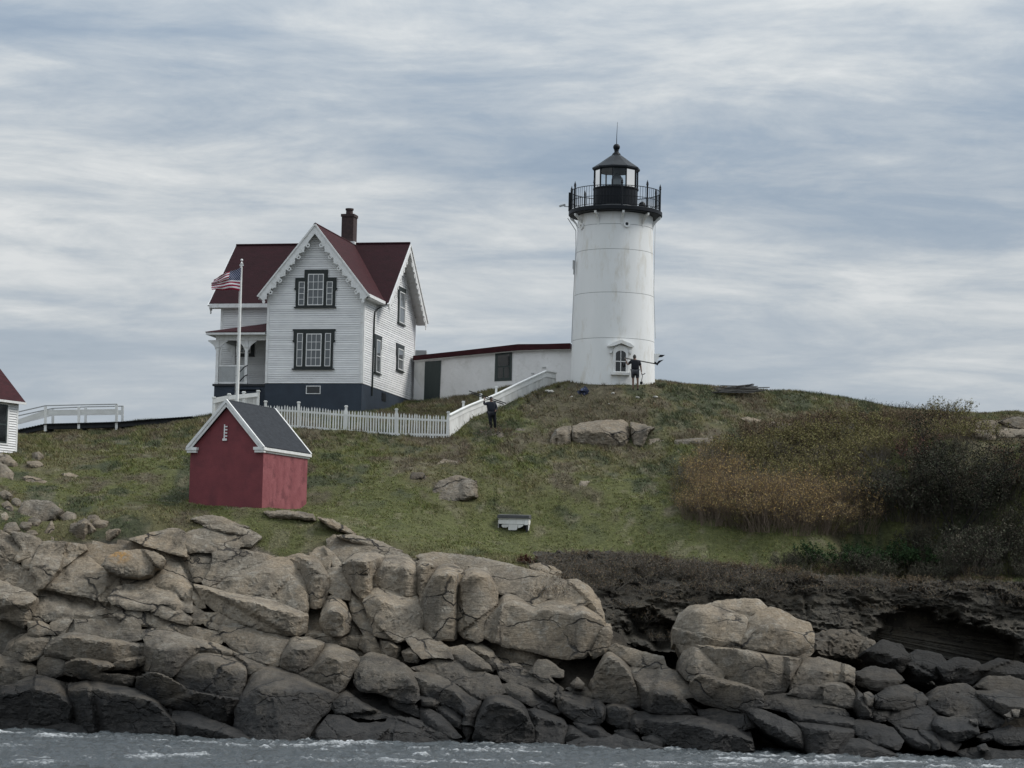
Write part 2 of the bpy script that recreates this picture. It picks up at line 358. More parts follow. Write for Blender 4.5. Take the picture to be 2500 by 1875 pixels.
# far side of the island, out of sight
for x, y, z in ((-40,140,12),(-30,145,13),(-14,145,15.6),(-4,146,16.2),(6,146,16.4),(16,146,15.2),(28,146,13.8),(40,146,13),(-40,165,8),(-15,165,10),(10,165,11),(35,165,9),(-40,190,-2),(0,190,-1),(40,190,-2),(0,215,-5),
        (-62,100,-4),(-60,130,-2),(-60,160,-3),(62,100,-4),(60,130,-2),(60,160,-3),(-40,105,6),(-42,120,11),(42,110,7),(42,122,11),(-40,85,-5),(40,75,-5)):
    ctrl.append((x, y, z))
ctrl = np.array(ctrl)
_C2 = 2.2**2
def _ker(a, b):
    d2 = ((a[:, None, :] - b[None, :, :])**2).sum(-1); return -np.sqrt(d2 + _C2)
_n = len(ctrl); _A = np.zeros((_n+3, _n+3)); _A[:_n, :_n] = _ker(ctrl[:, :2], ctrl[:, :2]) + np.eye(_n)*0.12
_A[:_n, _n] = 1; _A[:_n, _n+1:] = ctrl[:, :2]; _A[_n, :_n] = 1; _A[_n+1:, :_n] = ctrl[:, :2].T
_w = np.linalg.lstsq(_A, np.concatenate([ctrl[:, 2], np.zeros(3)]), rcond=None)[0]
def base_z(x, y):
    x = np.asarray(x, float).ravel(); y = np.asarray(y, float).ravel(); q = np.stack([x, y], 1); out = np.empty(len(q))
    for i in range(0, len(q), 20000):
        s = q[i:i+20000]; out[i:i+20000] = _ker(s, ctrl[:, :2]) @ _w[:_n] + _w[_n] + s @ _w[_n+1:]
    return out
def smooth(a, b, x): t = np.clip((np.asarray(x, float)-a)/(b-a), 0, 1); return t*t*(3-2*t)
def zone(x, y, z):                       # weights of rock / bank by where a point lies along the shore
    px, py = proj(np.stack([x, y, z], -1))
    c, _ = cliff_top(px)
    rock = smooth(6, 26, py - c)                                       # below the cliff edge
    bt = np.interp(px, _btx, _bty); bank = smooth(1310, 1360, px) * smooth(-4, 16, py - bt)         # dark bank on the right
    return px, py, rock, bank
def terrain_z(x, y):
    x = np.asarray(x, float).ravel(); y = np.asarray(y, float).ravel()
    z = base_z(x, y); px, py, rock, bank = zone(x, y, z)
    near = (py > 880) & (y < 140)
    calm = 1 - np.exp(-(((x-5.3)**2 + (y-130)**2)/14.0))               # calm ground round the tower
    hum = 0.12*fbm(x*0.45, y*0.45, 0, 3) + 0.085*fbm(x*1.7, y*1.7, 3, 3)
    z = z + hum*calm*(1-rock)
    rough = fbm(x*0.9, y*0.9, z*0.9, 4)
    z = z + rock*(0.16*rough + 0.06*fbm(x*3, y*3, z*3, 3)) + bank*(0.35*fbm(x*0.7+4, y*0.7, z*0.7, 4, 0.6) + 0.15*fbm(x*3.1, y*3.1, z*3, 3) - 0.35)
    return z
_gx = np.concatenate([np.arange(-120, -34, 4.0), np.arange(-34, -27, 0.6), np.arange(-27, 27, 0.17), np.arange(27, 34, 0.6), np.arange(34, 121, 4.0)])
_gy = np.concatenate([np.arange(60, 84, 4.0), np.arange(84, 88, 0.7), np.arange(88, 133, 0.17), np.arange(133, 142, 0.5), np.arange(142, 240, 4.0)])
GX, GY = np.meshgrid(_gx, _gy); GZ = terrain_z(GX, GY).reshape(GX.shape)
GZ = np.where((np.abs(GX) > 70) | (GY > 205), np.minimum(GZ, -3), GZ)
def gz(x, y):                             # ground height, bilinear on the built sheet
    x = np.asarray(x, float); y = np.asarray(y, float)
    i = np.clip(np.searchsorted(_gx, x) - 1, 0, len(_gx)-2); j = np.clip(np.searchsorted(_gy, y) - 1, 0, len(_gy)-2)
    tx = (x - _gx[i])/(_gx[i+1]-_gx[i]); ty = (y - _gy[j])/(_gy[j+1]-_gy[j])
    return (GZ[j, i]*(1-tx)+GZ[j, i+1]*tx)*(1-ty) + (GZ[j+1, i]*(1-tx)+GZ[j+1, i+1]*tx)*ty
def hit(px, py, Y0=89.0, Y1=150.0):       # where the sight line of a photo pixel meets the ground
    Ys = np.arange(Y0, Y1, 0.05); q = P(np.full(len(Ys), px), np.full(len(Ys), py), Ys)
    k = np.nonzero(gz(q[:, 0], q[:, 1]) > q[:, 2])[0]
    i = k[0] if len(k) else len(Ys)-1
    return q[i]

def ground_material():
    mt = bpy.data.materials.new('island_ground'); mt.use_nodes = True; nt = mt.node_tree; L = nt.links.new; b = nt.nodes['Principled BSDF']
    b.inputs['Roughness'].default_value = 0.9; b.inputs['Specular IOR Level'].default_value = 0.15
    at = nt.nodes.new('ShaderNodeVertexColor'); at.layer_name = 'tint'
    tc = nt.nodes.new('ShaderNodeTexCoord')
    n = nt.nodes.new('ShaderNodeTexNoise'); n.inputs['Scale'].default_value = 5.0; n.inputs['Detail'].default_value = 8; n.inputs['Roughness'].default_value = 0.7; L(tc.outputs['Object'], n.inputs['Vector'])
    mr = nt.nodes.new('ShaderNodeMapRange'); mr.inputs[1].default_value = 0.3; mr.inputs[2].default_value = 0.7; mr.inputs[3].default_value = 0.6; mr.inputs[4].default_value = 1.4; L(n.outputs['Fac'], mr.inputs[0])
    mx = nt.nodes.new('ShaderNodeMixRGB'); mx.blend_type = 'MULTIPLY'; mx.inputs[0].default_value = 1; L(at.outputs[0], mx.inputs[1]); L(mr.outputs[0], mx.inputs[2])
    L(mx.outputs[0], b.inputs['Base Color'])
    bp = nt.nodes.new('ShaderNodeBump'); bp.inputs['Distance'].default_value = 0.12; L(n.outputs['Fac'], bp.inputs['Height']); L(bp.outputs[0], b.inputs['Normal'])
    return mt
def lerp(a, b, t): return a*(1-t[..., None]) + np.asarray(b)*t[..., None]
def meadow_color(x, y):                   # what grows where: lawn green, olive, brown heath, straw
    x = np.asarray(x, float); y = np.asarray(y, float)
    green = np.array((0.150,0.158,0.062)); olive = np.array((0.172,0.160,0.080)); brown = np.array((0.150,0.124,0.090)); dgreen = np.array((0.082,0.094,0.056)); straw = np.array((0.30,0.27,0.18))
    a = fbm(x*0.28, y*0.20, 11, 4); bn = fbm(x*0.8, y*0.55, 23, 4); c = fbm(x*2.2, y*1.5, 31, 3)
    up = smooth(113, 124, y)
    col = lerp(np.broadcast_to(olive, x.shape+(3,)), green, smooth(-0.15, 0.25, a + 0.32*(1-up) - 0.10))
    col = lerp(col, brown, smooth(0.0, 0.40, bn + 0.34*up - 0.16)*0.8)
    col = lerp(col, dgreen, smooth(0.10, 0.42, -bn + 0.25*c + 0.10*smooth(0, 8, x))*0.85)
    lawn = smooth(104.5, 106.5, y)*smooth(113.5, 110.5, y)*smooth(-14, -9, x)*smooth(18, 13, x); col = lerp(col, np.array((0.165,0.176,0.070)), lawn*0.72)
    col = lerp(col, straw, smooth(0.28, 0.55, c)*0.5)
    return col
def build_ground():
    H, Wd = GX.shape; V = np.stack([GX, GY, GZ], -1).reshape(-1, 3)
    px, py, rock, bank = zone(V[:, 0], V[:, 1], V[:, 2])
    col = meadow_color(V[:, 0], V[:, 1])*0.55
    r = fbm(V[:, 0]*1.3, V[:, 1]*1.3, V[:, 2]*1.3, 4)
    rc = lerp(np.broadcast_to(np.array((0.135,0.115,0.090)), col.shape), (0.055,0.049,0.042), smooth(-0.2, 0.3, r))
    col = lerp(col, rc, rock)
    bc = lerp(np.broadcast_to(np.array((0.030,0.026,0.021)), col.shape), (0.062,0.052,0.040), smooth(0.0, 0.35, r))
    col = lerp(col, bc, bank)
    i = np.arange(H-1)[:, None]*Wd + np.arange(Wd-1)[None, :]
    Fc = np.stack([i, i+1, i+Wd+1, i+Wd], -1).reshape(-1, 4)
    me = np_mesh('island_ground', V, Fc, ground_material(), np.concatenate([col, np.ones((len(col), 1))], 1), True)
    return tag(link('island_ground', me, None), kind='structure')
island = build_ground()

# ------------------------------------------------------------------ sea
def build_sea():
    gx = np.concatenate([np.arange(-3000, -60, 180.0), np.arange(-60, -26, 2.0), np.arange(-26, 26, 0.13), np.arange(26, 60, 2.0), np.arange(60, 3001, 180.0)])
    gy = np.concatenate([np.arange(-200, 50, 10.0), np.arange(50, 76, 1.0), np.arange(76, 102, 0.13), np.arange(102, 240, 6.0), np.arange(240, 6000, 240.0)])
    X, Y = np.meshgrid(gx, gy)
    rdg = lambda v: 1 - np.abs(v)*2.2
    Xs = X + 0.5*fbm(X*0.35, Y*0.35, 2, 2)
    Z = 0.12*rdg(fbm(Xs*0.55+3, Y*1.05, 0, 3)) + 0.11*rdg(fbm(Xs*1.5, Y*2.6, 5, 3)) + 0.075*rdg(fbm(Xs*3.6, Y*4.6, 9, 2)) - 0.10
    V = np.stack([X, Y, Z], -1).reshape(-1, 3)
    mt = bpy.data.materials.new('sea_water'); mt.use_nodes = True; nt = mt.node_tree; L = nt.links.new; b = nt.nodes['Principled BSDF']
    b.inputs['Base Color'].default_value = (0.062,0.072,0.077,1); b.inputs['Roughness'].default_value = 0.15; b.inputs['IOR'].default_value = 1.33; b.inputs['Specular IOR Level'].default_value = 0.6
    tc = nt.nodes.new('ShaderNodeTexCoord'); mp = nt.nodes.new('ShaderNodeMapping'); mp.inputs['Scale'].default_value = (1.0, 1.6, 1.0); L(tc.outputs['Object'], mp.inputs[0])
    n = nt.nodes.new('ShaderNodeTexNoise'); n.inputs['Scale'].default_value = 5.0; n.inputs['Detail'].default_value = 8; n.inputs['Roughness'].default_value = 0.72; L(mp.outputs[0], n.inputs['Vector'])
    bp = nt.nodes.new('ShaderNodeBump'); bp.inputs['Distance'].default_value = 0.10; L(n.outputs['Fac'], bp.inputs['Height']); L(bp.outputs[0], b.inputs['Normal'])
    # foam streaks on the crests
    at = nt.nodes.new('ShaderNodeVertexColor'); at.layer_name = 'tint'
    n2 = nt.nodes.new('ShaderNodeTexNoise'); n2.inputs['Scale'].default_value = 7.0; n2.inputs['Detail'].default_value = 8; n2.inputs['Roughness'].default_value = 0.75; L(mp.outputs[0], n2.inputs['Vector'])
    ml = nt.nodes.new('ShaderNodeMath'); ml.operation = 'MULTIPLY'; L(at.outputs[0], ml.inputs[0]); L(n2.outputs['Fac'], ml.inputs[1])
    mr = nt.nodes.new('ShaderNodeMapRange'); mr.inputs[1].default_value = 0.34; mr.inputs[2].default_value = 0.66; L(ml.outputs[0], mr.inputs[0])
    foam = nt.nodes.new('ShaderNodeBsdfDiffuse'); foam.inputs[0].default_value = (0.66,0.68,0.69,1)
    mx = nt.nodes.new('ShaderNodeMixShader'); L(mr.outputs[0], mx.inputs[0]); L(b.outputs[0], mx.inputs[1]); L(foam.outputs[0], mx.inputs[2])
    L(mx.outputs[0], nt.nodes['Material Output'].inputs['Surface'])
    px, py = proj(V); shore = np.exp(-np.abs(py - wl(px) - 4)/7.0)*(fbm(V[:,0]*0.8, V[:,1]*0.5, 40, 3) > 0.02)
    zf = (V[:, 2] + 0.02)/0.19
    f = np.clip(0.42*zf + 0.50*fbm(V[:, 0]*0.35, V[:, 1]*0.7, 77, 3) + 0.18*shore + 0.22, 0, 1.0)
    f = np.where((V[:, 1] < 70) | (V[:, 1] > 110), 0.2, f)
    colr = np.stack([f, f, f, np.ones_like(f)], 1)
    H, Wd = X.shape; i = np.arange(H-1)[:, None]*Wd + np.arange(Wd-1)[None, :]
    Fc = np.stack([i, i+1, i+Wd+1, i+Wd], -1).reshape(-1, 4)
    return tag(link('sea_water', np_mesh('sea_water', V, Fc, mt, colr, True), None), kind='structure')
sea = build_sea()
# ------------------------------------------------------------------ rock
def rock_material(name='granite', tinted=True):
    mt = bpy.data.materials.new(name); mt.use_nodes = True; nt = mt.node_tree; L = nt.links.new; b = nt.nodes['Principled BSDF']
    b.inputs['Specular IOR Level'].default_value = 0.25
    geo = nt.nodes.new('ShaderNodeNewGeometry'); oi = nt.nodes.new('ShaderNodeObjectInfo')
    def noise(scale, detail, rough, dist=0.0, stretch=None, off=0.0):
        mp = nt.nodes.new('ShaderNodeMapping'); L(geo.outputs['Position'], mp.inputs[0]); mp.inputs['Location'].default_value = (off, off*0.7, 0)
        if stretch: mp.inputs['Scale'].default_value = stretch
        n = nt.nodes.new('ShaderNodeTexNoise'); n.inputs['Scale'].default_value = scale; n.inputs['Detail'].default_value = detail
        n.inputs['Roughness'].default_value = rough; n.inputs['Distortion'].default_value = dist; L(mp.outputs[0], n.inputs['Vector']); return n.outputs['Fac']
    def mrange(v, a, bb, c=0.0, d=1.0):
        m = nt.nodes.new('ShaderNodeMapRange'); L(v, m.inputs[0]); m.inputs[1].default_value = a; m.inputs[2].default_value = bb; m.inputs[3].default_value = c; m.inputs[4].default_value = d; return m.outputs[0]
    def mixc(f, a, c, mode='MIX'):
        m = nt.nodes.new('ShaderNodeMixRGB'); m.blend_type = mode
        for i, v in ((0, f), (1, a), (2, c)):
            if isinstance(v, (int, float)): m.inputs[i].default_value = v
            elif isinstance(v, tuple): m.inputs[i].default_value = (*v, 1)
            else: L(v, m.inputs[i])
        return m.outputs[0]
    tan = mixc(mrange(noise(0.32, 5, 0.6), 0.38, 0.62), (0.240,0.190,0.132), (0.178,0.155,0.123))
    tan = mixc(1.0, tan, mrange(oi.outputs['Random'], 0, 1, 0.90, 1.10), 'MULTIPLY')
    tan = mixc(mrange(oi.outputs['Random'], 0, 1, 0.0, 0.4), tan, (0.255,0.215,0.165))
    lich = mixc(mrange(noise(2.2, 9, 0.75, 0.6), 0.50, 0.66, 0, 0.8), tan, (0.30,0.275,0.232))      # pale crust lichen
    stain = mixc(mrange(noise(0.85, 8, 0.68, 0.8, (1,1,0.45), 5.0), 0.50, 0.68, 0, 0.75), lich, (0.070,0.060,0.050))   # dark seep stains
    speck = mixc(1.0, stain, mrange(noise(9.0, 6, 0.7), 0.3, 0.7, 0.62, 1.32), 'MULTIPLY')
    # hairline joints
    wv = nt.nodes.new('ShaderNodeTexNoise'); wv.inputs['Scale'].default_value = 0.9; wv.inputs['Detail'].default_value = 5; L(geo.outputs['Position'], wv.inputs['Vector'])
    wadd = nt.nodes.new('ShaderNodeMixRGB'); wadd.blend_type = 'LINEAR_LIGHT'; wadd.inputs[0].default_value = 0.55; L(geo.outputs['Position'], wadd.inputs[1]); L(wv.outputs['Color'], wadd.inputs[2])
    mpj = nt.nodes.new('ShaderNodeMapping'); mpj.inputs['Rotation'].default_value = (0, R_(-17), 0); mpj.inputs['Scale'].default_value = (0.42, 0.42, 1.0); L(wadd.outputs[0], mpj.inputs[0])
    vj = nt.nodes.new('ShaderNodeTexVoronoi'); vj.feature = 'DISTANCE_TO_EDGE'; vj.inputs['Scale'].default_value = 0.75; L(mpj.outputs[0], vj.inputs['Vector'])
    jm = nt.nodes.new('ShaderNodeMath'); jm.operation = 'MULTIPLY'; L(mrange(vj.outputs['Distance'], 0.004, 0.022, 1.0, 0.0), jm.inputs[0]); L(mrange(noise(0.5, 3, 0.5, 0, None, 20.0), 0.44, 0.56), jm.inputs[1])
    joint = jm.outputs[0]
    speck = mixc(joint, speck, (0.030,0.027,0.024))
    sep = nt.nodes.new('ShaderNodeSeparateXYZ'); L(geo.outputs['Position'], sep.inputs[0])
    add = nt.nodes.new('ShaderNodeMath'); add.operation = 'MULTIPLY_ADD'; L(noise(0.55, 6, 0.65, 0.4, (1,1,1.2), 9.0), add.inputs[0]); add.inputs[1].default_value = -4.2; L(sep.outputs['Z'], add.inputs[2])
    tide = mrange(add.outputs[0], -0.7, 2.5, 1.0, 0.0)                                            # algae-dark splash zone
    col = mixc(tide, speck, mixc(mrange(noise(3.0, 6, 0.7), 0.35, 0.7), (0.010,0.010,0.010), (0.034,0.031,0.028)))
    tn = nt.nodes.new('ShaderNodeVertexColor'); tn.layer_name = 'tint'
    if tinted: col = mixc(1.0, col, tn.outputs[0], 'MULTIPLY')
    orange = mixc(nt.nodes.new('ShaderNodeMath').outputs[0], col, (0.30,0.17,0.055))
    L(orange, b.inputs['Base Color'])
    mth = [n for n in nt.nodes if n.type == 'MATH' and n != add][-1]; mth.operation = 'MULTIPLY'      # orange lichen where the mesh is marked
    inv = nt.nodes.new('ShaderNodeMath'); inv.operation = 'SUBTRACT'; inv.inputs[0].default_value = 1.0; L(tn.outputs['Alpha'], inv.inputs[1])
    L(inv.outputs[0], mth.inputs[0]); L(mrange(noise(5.0, 6, 0.7, 0.5), 0.42, 0.56), mth.inputs[1])
    L(mrange(tide, 0, 1, 0.85, 0.5), b.inputs['Roughness'])
    bp = nt.nodes.new('ShaderNodeBump'); bp.inputs['Distance'].default_value = 0.075; bp.inputs['Strength'].default_value = 1.0
    hsum = nt.nodes.new('ShaderNodeMath'); hsum.operation = 'ADD'; L(noise(6.0, 9, 0.7), hsum.inputs[0])
    vor = nt.nodes.new('ShaderNodeTexNoise'); vor.inputs['Scale'].default_value = 2.0; vor.inputs['Detail'].default_value = 7; L(geo.outputs['Position'], vor.inputs['Vector']); L(vor.outputs['Fac'], hsum.inputs[1])
    fol = noise(1.0, 8, 0.72, 0.7, (1.2, 1.2, 6.0), 3.0)                                            # foliation partings
    h2 = nt.nodes.new('ShaderNodeMath'); h2.operation = 'MULTIPLY_ADD'; L(fol, h2.inputs[0]); h2.inputs[1].default_value = 1.6; L(hsum.outputs[0], h2.inputs[2])
    h3 = nt.nodes.new('ShaderNodeMath'); h3.operation = 'MULTIPLY_ADD'; L(joint, h3.inputs[0]); h3.inputs[1].default_value = -1.2; L(h2.outputs[0], h3.inputs[2])
    L(h3.outputs[0], bp.inputs['Height']); L(bp.outputs[0], b.inputs['Normal'])
    return mt
granite = rock_material()
def bedrock_faces():                      # bare bedrock of the island below the turf is the same granite
    me = island.data; me.materials.append(rock_material('granite_bedrock', False))
    V = np.stack([GX, GY, GZ], -1).reshape(-1, 3); _, _, rock, bank = zone(V[:, 0], V[:, 1], V[:, 2]); H, Wd = GX.shape
    m_ = ((rock > 0.6) & (bank < 0.4)).reshape(H, Wd); f = m_[:-1, :-1] & m_[1:, 1:]
    me.polygons.foreach_set('material_index', f.ravel().astype(np.int32)); me.update()
bedrock_faces()
def chaikin(pl, w=0.22):
    out = []
    for i in range(len(pl)):
        a = np.array(pl[i]); b = np.array(pl[(i+1) % len(pl)]); out.append(a*(1-w)+b*w); out.append(a*w+b*(1-w))
    return np.array(out)
def resample(pl, step):
    out = []
    for i in range(len(pl)):
        a = pl[i]; b = pl[(i+1) % len(pl)]; n = max(1, int(round(np.hypot(*(b-a))/step)))
        for k in range(n): out.append(a + (b-a)*k/n)
    return np.array(out)
def inside(pts, pl):
    x, y = pts[:, 0], pts[:, 1]; c = np.zeros(len(pts), bool); n = len(pl)
    for i in range(n):
        x1, y1 = pl[i]; x2, y2 = pl[(i+1) % n]
        if y1 == y2: continue
        c ^= ((y1 > y) != (y2 > y)) & (x < (x2-x1)*(y-y1)/(y2-y1) + x1)
    return c
def edge_dist(pts, pl):
    d = np.full(len(pts), 1e9)
    for i in range(len(pl)):
        a = pl[i]; b = pl[(i+1) % len(pl)]; ab = b-a; t = np.clip(((pts-a)@ab)/max(ab@ab, 1e-9), 0, 1)
        d = np.minimum(d, np.hypot(*(pts - a - t[:, None]*ab).T))
    return d
def grow(pl, k):                         # push an outline outwards by k pixels
    a = 0.5*np.sum(pl[:, 0]*np.roll(pl[:, 1], -1) - np.roll(pl[:, 0], -1)*pl[:, 1]); sg = 1 if a > 0 else -1
    e = np.roll(pl, -1, 0) - pl; n = np.stack([e[:, 1], -e[:, 0]], 1)*sg; n /= np.maximum(np.hypot(*n.T), 1e-6)[:, None]
    m = n + np.roll(n, 1, 0); m /= np.maximum(np.hypot(*m.T), 0.5)[:, None]
    return pl + m*k
_rid = [0]
def rock_mesh(poly, ridge=0.55, Ybase=None, step=5.0, proud=0.0, lift=0.0, back=2.6, tone=1.0, rough=1.0, under=None, orange=None, name='rock_block', edge=1.0, jag=1.0, extra=None, flat=False, grow_px=None):
    """A block of rock: its outline in photo pixels fixes where its visible face ends, the face is built as a rounded
    intersection of a sloping top, a steep front and two flanks, and the block is closed behind by 'back' metres."""
    _rid[0] += 1; rid = _rid[0]; rs = np.random.default_rng(100+rid)
    pl = grow(np.array(poly, float), (grow_px if grow_px is not None else 6.2) if Ybase is None else 1.0); pl = chaikin(pl, 0.06); pl = resample(pl, step)
    nj = np.stack([vnoise(pl[:, 0]*0.06, pl[:, 1]*0.06, rid*3.3), vnoise(pl[:, 0]*0.06, pl[:, 1]*0.06, rid*3.3+50)], 1)
    nk = np.stack([vnoise(pl[:, 0]*0.21, pl[:, 1]*0.21, rid*3.3+9), vnoise(pl[:, 0]*0.21, pl[:, 1]*0.21, rid*3.3+70)], 1)
    pl = pl + (nj*1.7 + nk*1.3)*jag
    lo = pl.min(0); hi = pl.max(0)
    gx, gy = np.meshgrid(np.arange(lo[0], hi[0], step), np.arange(lo[1], hi[1], step)); g = np.stack([gx.ravel(), gy.ravel()], 1)
    g = g + rs.uniform(-0.3, 0.3, g.shape)*step; g = g[inside(g, pl)]
    if len(g): g = g[edge_dist(g, pl) > step*0.6]
    nb = len(pl); allp = np.concatenate([pl, g]) if len(g) else pl
    vv, ee, ff, *_ = delaunay_2d_cdt([Vector(p) for p in allp], [(i, (i+1) % nb) for i in range(nb)], [], 1, 1e-4)
    pts = np.array([(v.x, v.y) for v in vv]); d = edge_dist(pts, pl)
    cen = (lo+hi)/2; hpx = hi[1]-lo[1]; wpx = hi[0]-lo[0]
    # top and bottom of the outline in each column, smoothed along x
    xs = np.linspace(lo[0]+0.5, hi[0]-0.5, max(4, int(wpx/step))); yt_ = np.full(len(xs), np.nan); yb_ = np.full(len(xs), np.nan)
    p2 = np.roll(pl, -1, 0)
    for i, xx in enumerate(xs):
        mk = (pl[:, 0] > xx) != (p2[:, 0] > xx)
        if mk.any():
            a_, b_ = pl[mk], p2[mk]; yy = a_[:, 1] + (xx-a_[:, 0])*(b_[:, 1]-a_[:, 1])/(b_[:, 0]-a_[:, 0]); yt_[i] = yy.min(); yb_[i] = yy.max()
    ok = ~np.isnan(yt_); yt_ = np.interp(xs, xs[ok], yt_[ok]); yb_ = np.interp(xs, xs[ok], yb_[ok])
    kw_ = max(1, len(xs)//7); ker = np.ones(2*kw_+1)/(2*kw_+1); pad = lambda q: np.convolve(np.pad(q, kw_, mode='edge'), ker, 'valid')
    top_y = np.interp(pts[:, 0], xs, pad(yt_)); bot_y = np.interp(pts[:, 0], xs, pad(yb_))
    Yr = float(Yrock(cen[0], cen[1])) if Ybase is None else Ybase
    mpp = Yr/F_PX; u = (pts[:, 0]-cen[0])*mpp; v = (cen[1]-pts[:, 1])*mpp; dm = d*mpp; hm = np.maximum((bot_y-top_y)*mpp, 0.15)
    t = (bot_y - pts[:, 1])/np.maximum(bot_y-top_y, 6.0)
    if Ybase is None: Y0 = Yrock(pts[:, 0], bot_y); dY = Yrock(pts[:, 0], top_y) - Y0
    else: Y0 = np.full(len(pts), Ybase); dY = 0.0 if flat else 0.85*hm
    # steep front up to the arris, then the sloping top; the arris wanders
    wx, wy = u + Yr*0.1 + rid*7.7, v + rid*3.1
    rf = np.clip(abs(ridge) + (rs.uniform(-0.06, 0.06) if 0 < ridge < 1 else 0) + 0.16*fbm(u*0.9+rid, rid*1.7, 0.3, 3)*(0 < ridge < 1), 0.02, 0.97)
    slabby = Ybase is None and cen[0] < 1000 and lo[1] < 1480 and 0 < ridge < .72
    fsh = (under if under is not None else (rs.uniform(0.30, 0.65) if slabby else rs.uniform(0.0, 0.42)))
    if ridge <= 0: prof = t
    else:
        k = 34.0; fr = fsh*t/rf; tp = fsh + (1-fsh)*(t-rf)/(1-rf); tp = np.clip(tp, -12, 12)
        prof = np.log(np.exp(k*np.clip(fr, -2, 1.6)) + np.exp(k*np.clip(tp, -2, 1.6)))/k
    # the front breaks into a few flat facets turned left and right
    nf = max(2, int(wpx*mpp/1.1)+1); brk = np.sort(rs.uniform(-wpx*mpp/2, wpx*mpp/2, nf)); kn = np.concatenate([[-wpx*mpp/2-.1], brk, [wpx*mpp/2+.1]]); kv = rs.uniform(-0.26, 0.26, len(kn))*min(1.0, hpx*mpp/1.3)*min(1.0, rough+0.2)
    fac = np.interp(u + 0.35*v*rs.uniform(-1, 1), kn, kv)
    fa = rs.uniform(-0.9, 0.9); w_ = v*math.cos(fa) + u*math.sin(fa); wr = max(0.3, float(np.abs(w_).max())); nk2 = max(2, int(2*wr/0.9)+1)
    k2 = np.concatenate([[-wr-.1], np.sort(rs.uniform(-wr, wr, nk2)), [wr+.1]]); fac = fac + np.interp(w_, k2, rs.uniform(-0.17, 0.17, len(k2)))*min(1.0, hpx*mpp/1.3)*min(1.0, rough+0.2)
    side = (0.14 if Ybase is None else 0.55)*np.maximum(0, np.abs(u + rs.uniform(-.1, .1)) - (wpx*mpp/2 - 0.22))
    r = min((0.04 + 0.07*abs(float(vnoise(rid*1.7, 0.5, 0.5)))) if Ybase is None else 0.30, 0.5*float(dm.max())+0.02)*edge; bulge = 0.85*r*(np.sqrt(np.clip(1-(1-np.minimum(dm/max(r, 1e-3), 1))**2, 0, 1)) - 1)
    det = (0.07*fbm(wx*1.0, wy*1.0, rid, 4) + 0.055*fbm(wx*3.2+wy, wy*5.5-wx*1.4, rid+9, 4))*rough*min(1.0, 0.35 + hpx*mpp*0.4)
    st = fbm(wx*0.7+wy*0.35, wy*1.5-wx*0.35, rid+20, 3); led = (np.floor(st*6)/6.0 - st)*0.36*rough*min(1.0, hpx*mpp*0.6)
    Y = Y0 + dY*prof + fac + side - bulge + (det + led)*np.minimum(1, dm/0.12+0.25) - proud + rs.uniform(-0.05, 0.06)*(Ybase is None)
    if extra is not None: Y = Y + extra(pts[:, 0], pts[:, 1])
    Vf = P(pts[:, 0], pts[:, 1], Y); Vf[:, 2] += lift
    # closed behind
    n = len(Vf); used = set(); bnd = []
    ed = {}
    for f in ff:
        for i in range(len(f)):
            e = (f[i], f[(i+1) % len(f)]); ed[e] = 1
    nxt = {a: b for (a, b) in ed if (b, a) not in ed}
    faces = [tuple(f) for f in ff]; V = [tuple(p) for p in Vf]
    seen = set()
    for s0 in list(nxt):
        if s0 in seen: continue
        loop = []; c = s0
        while c in nxt and c not in seen: seen.add(c); loop.append(c); c = nxt[c]
        if len(loop) < 3: continue
        L_ = Vf[loop]; cc = L_.mean(0); b0 = len(V)
        Yb = max(L_[:, 1].max(), Yr) + back
        for p in L_:
            q = p + (cc-p)*0.06; q = q + np.array([0, min(back, Yb-p[1]), -0.10*back]); V.append(tuple(q))
        bc = len(V); V.append(tuple(np.array(V[b0:bc]).mean(0) + np.array([0, 0.2, 0])))
        m_ = len(loop)
        for i in range(m_):
            j = (i+1) % m_; a, b = loop[i], loop[j]
            faces.append((b, a, b0+i, b0+j)); faces.append((b0+j, b0+i, bc))
    V = np.array(V); org = Vf.mean(0)
    me = bpy.data.meshes.new(name); me.from_pydata([tuple(p) for p in (V-org)], [], faces); me.update()
    at = me.color_attributes.new('tint', 'FLOAT_COLOR', 'POINT'); t = tone if hasattr(tone, '__len__') else (tone, tone, tone)
    ca = np.tile(np.array([*t, 1.0], np.float32), (len(V), 1))
    if orange is not None:
        ox, oy, orad = orange; dd = np.hypot(pts[:, 0]-ox, (pts[:, 1]-oy)*1.5); ca[:n, 3] = 1 - np.clip(1.4-dd/orad, 0, 1)
    at.data.foreach_set('color', ca.ravel())
    bm = bmesh.new(); bm.from_mesh(me); bmesh.ops.recalc_face_normals(bm, faces=bm.faces); bm.to_mesh(me); bm.free()
    me.materials.append(granite)
    me.polygons.foreach_set('use_smooth', [True]*len(me.polygons)); me.set_sharp_from_angle(angle=R_(26))
    return me, org, hi, Yr
S5 = 900/2212.0
def T(ox, oy, s, pts): return [(ox + x*s, oy + y*s) for x, y in pts]
def T5(p): return T(0, 1200, S5, p)
def T6(p): return T(750, 1200, S5, p)
def T7(p): return T(1600, 1200, S5, p)
def shore_block(poly, ridge=0.55, name='rock_block', **kw):
    me, org, hi, Yr = rock_mesh(poly, ridge, **kw)
    o = link(name, me, None, island); o.location = org; return o
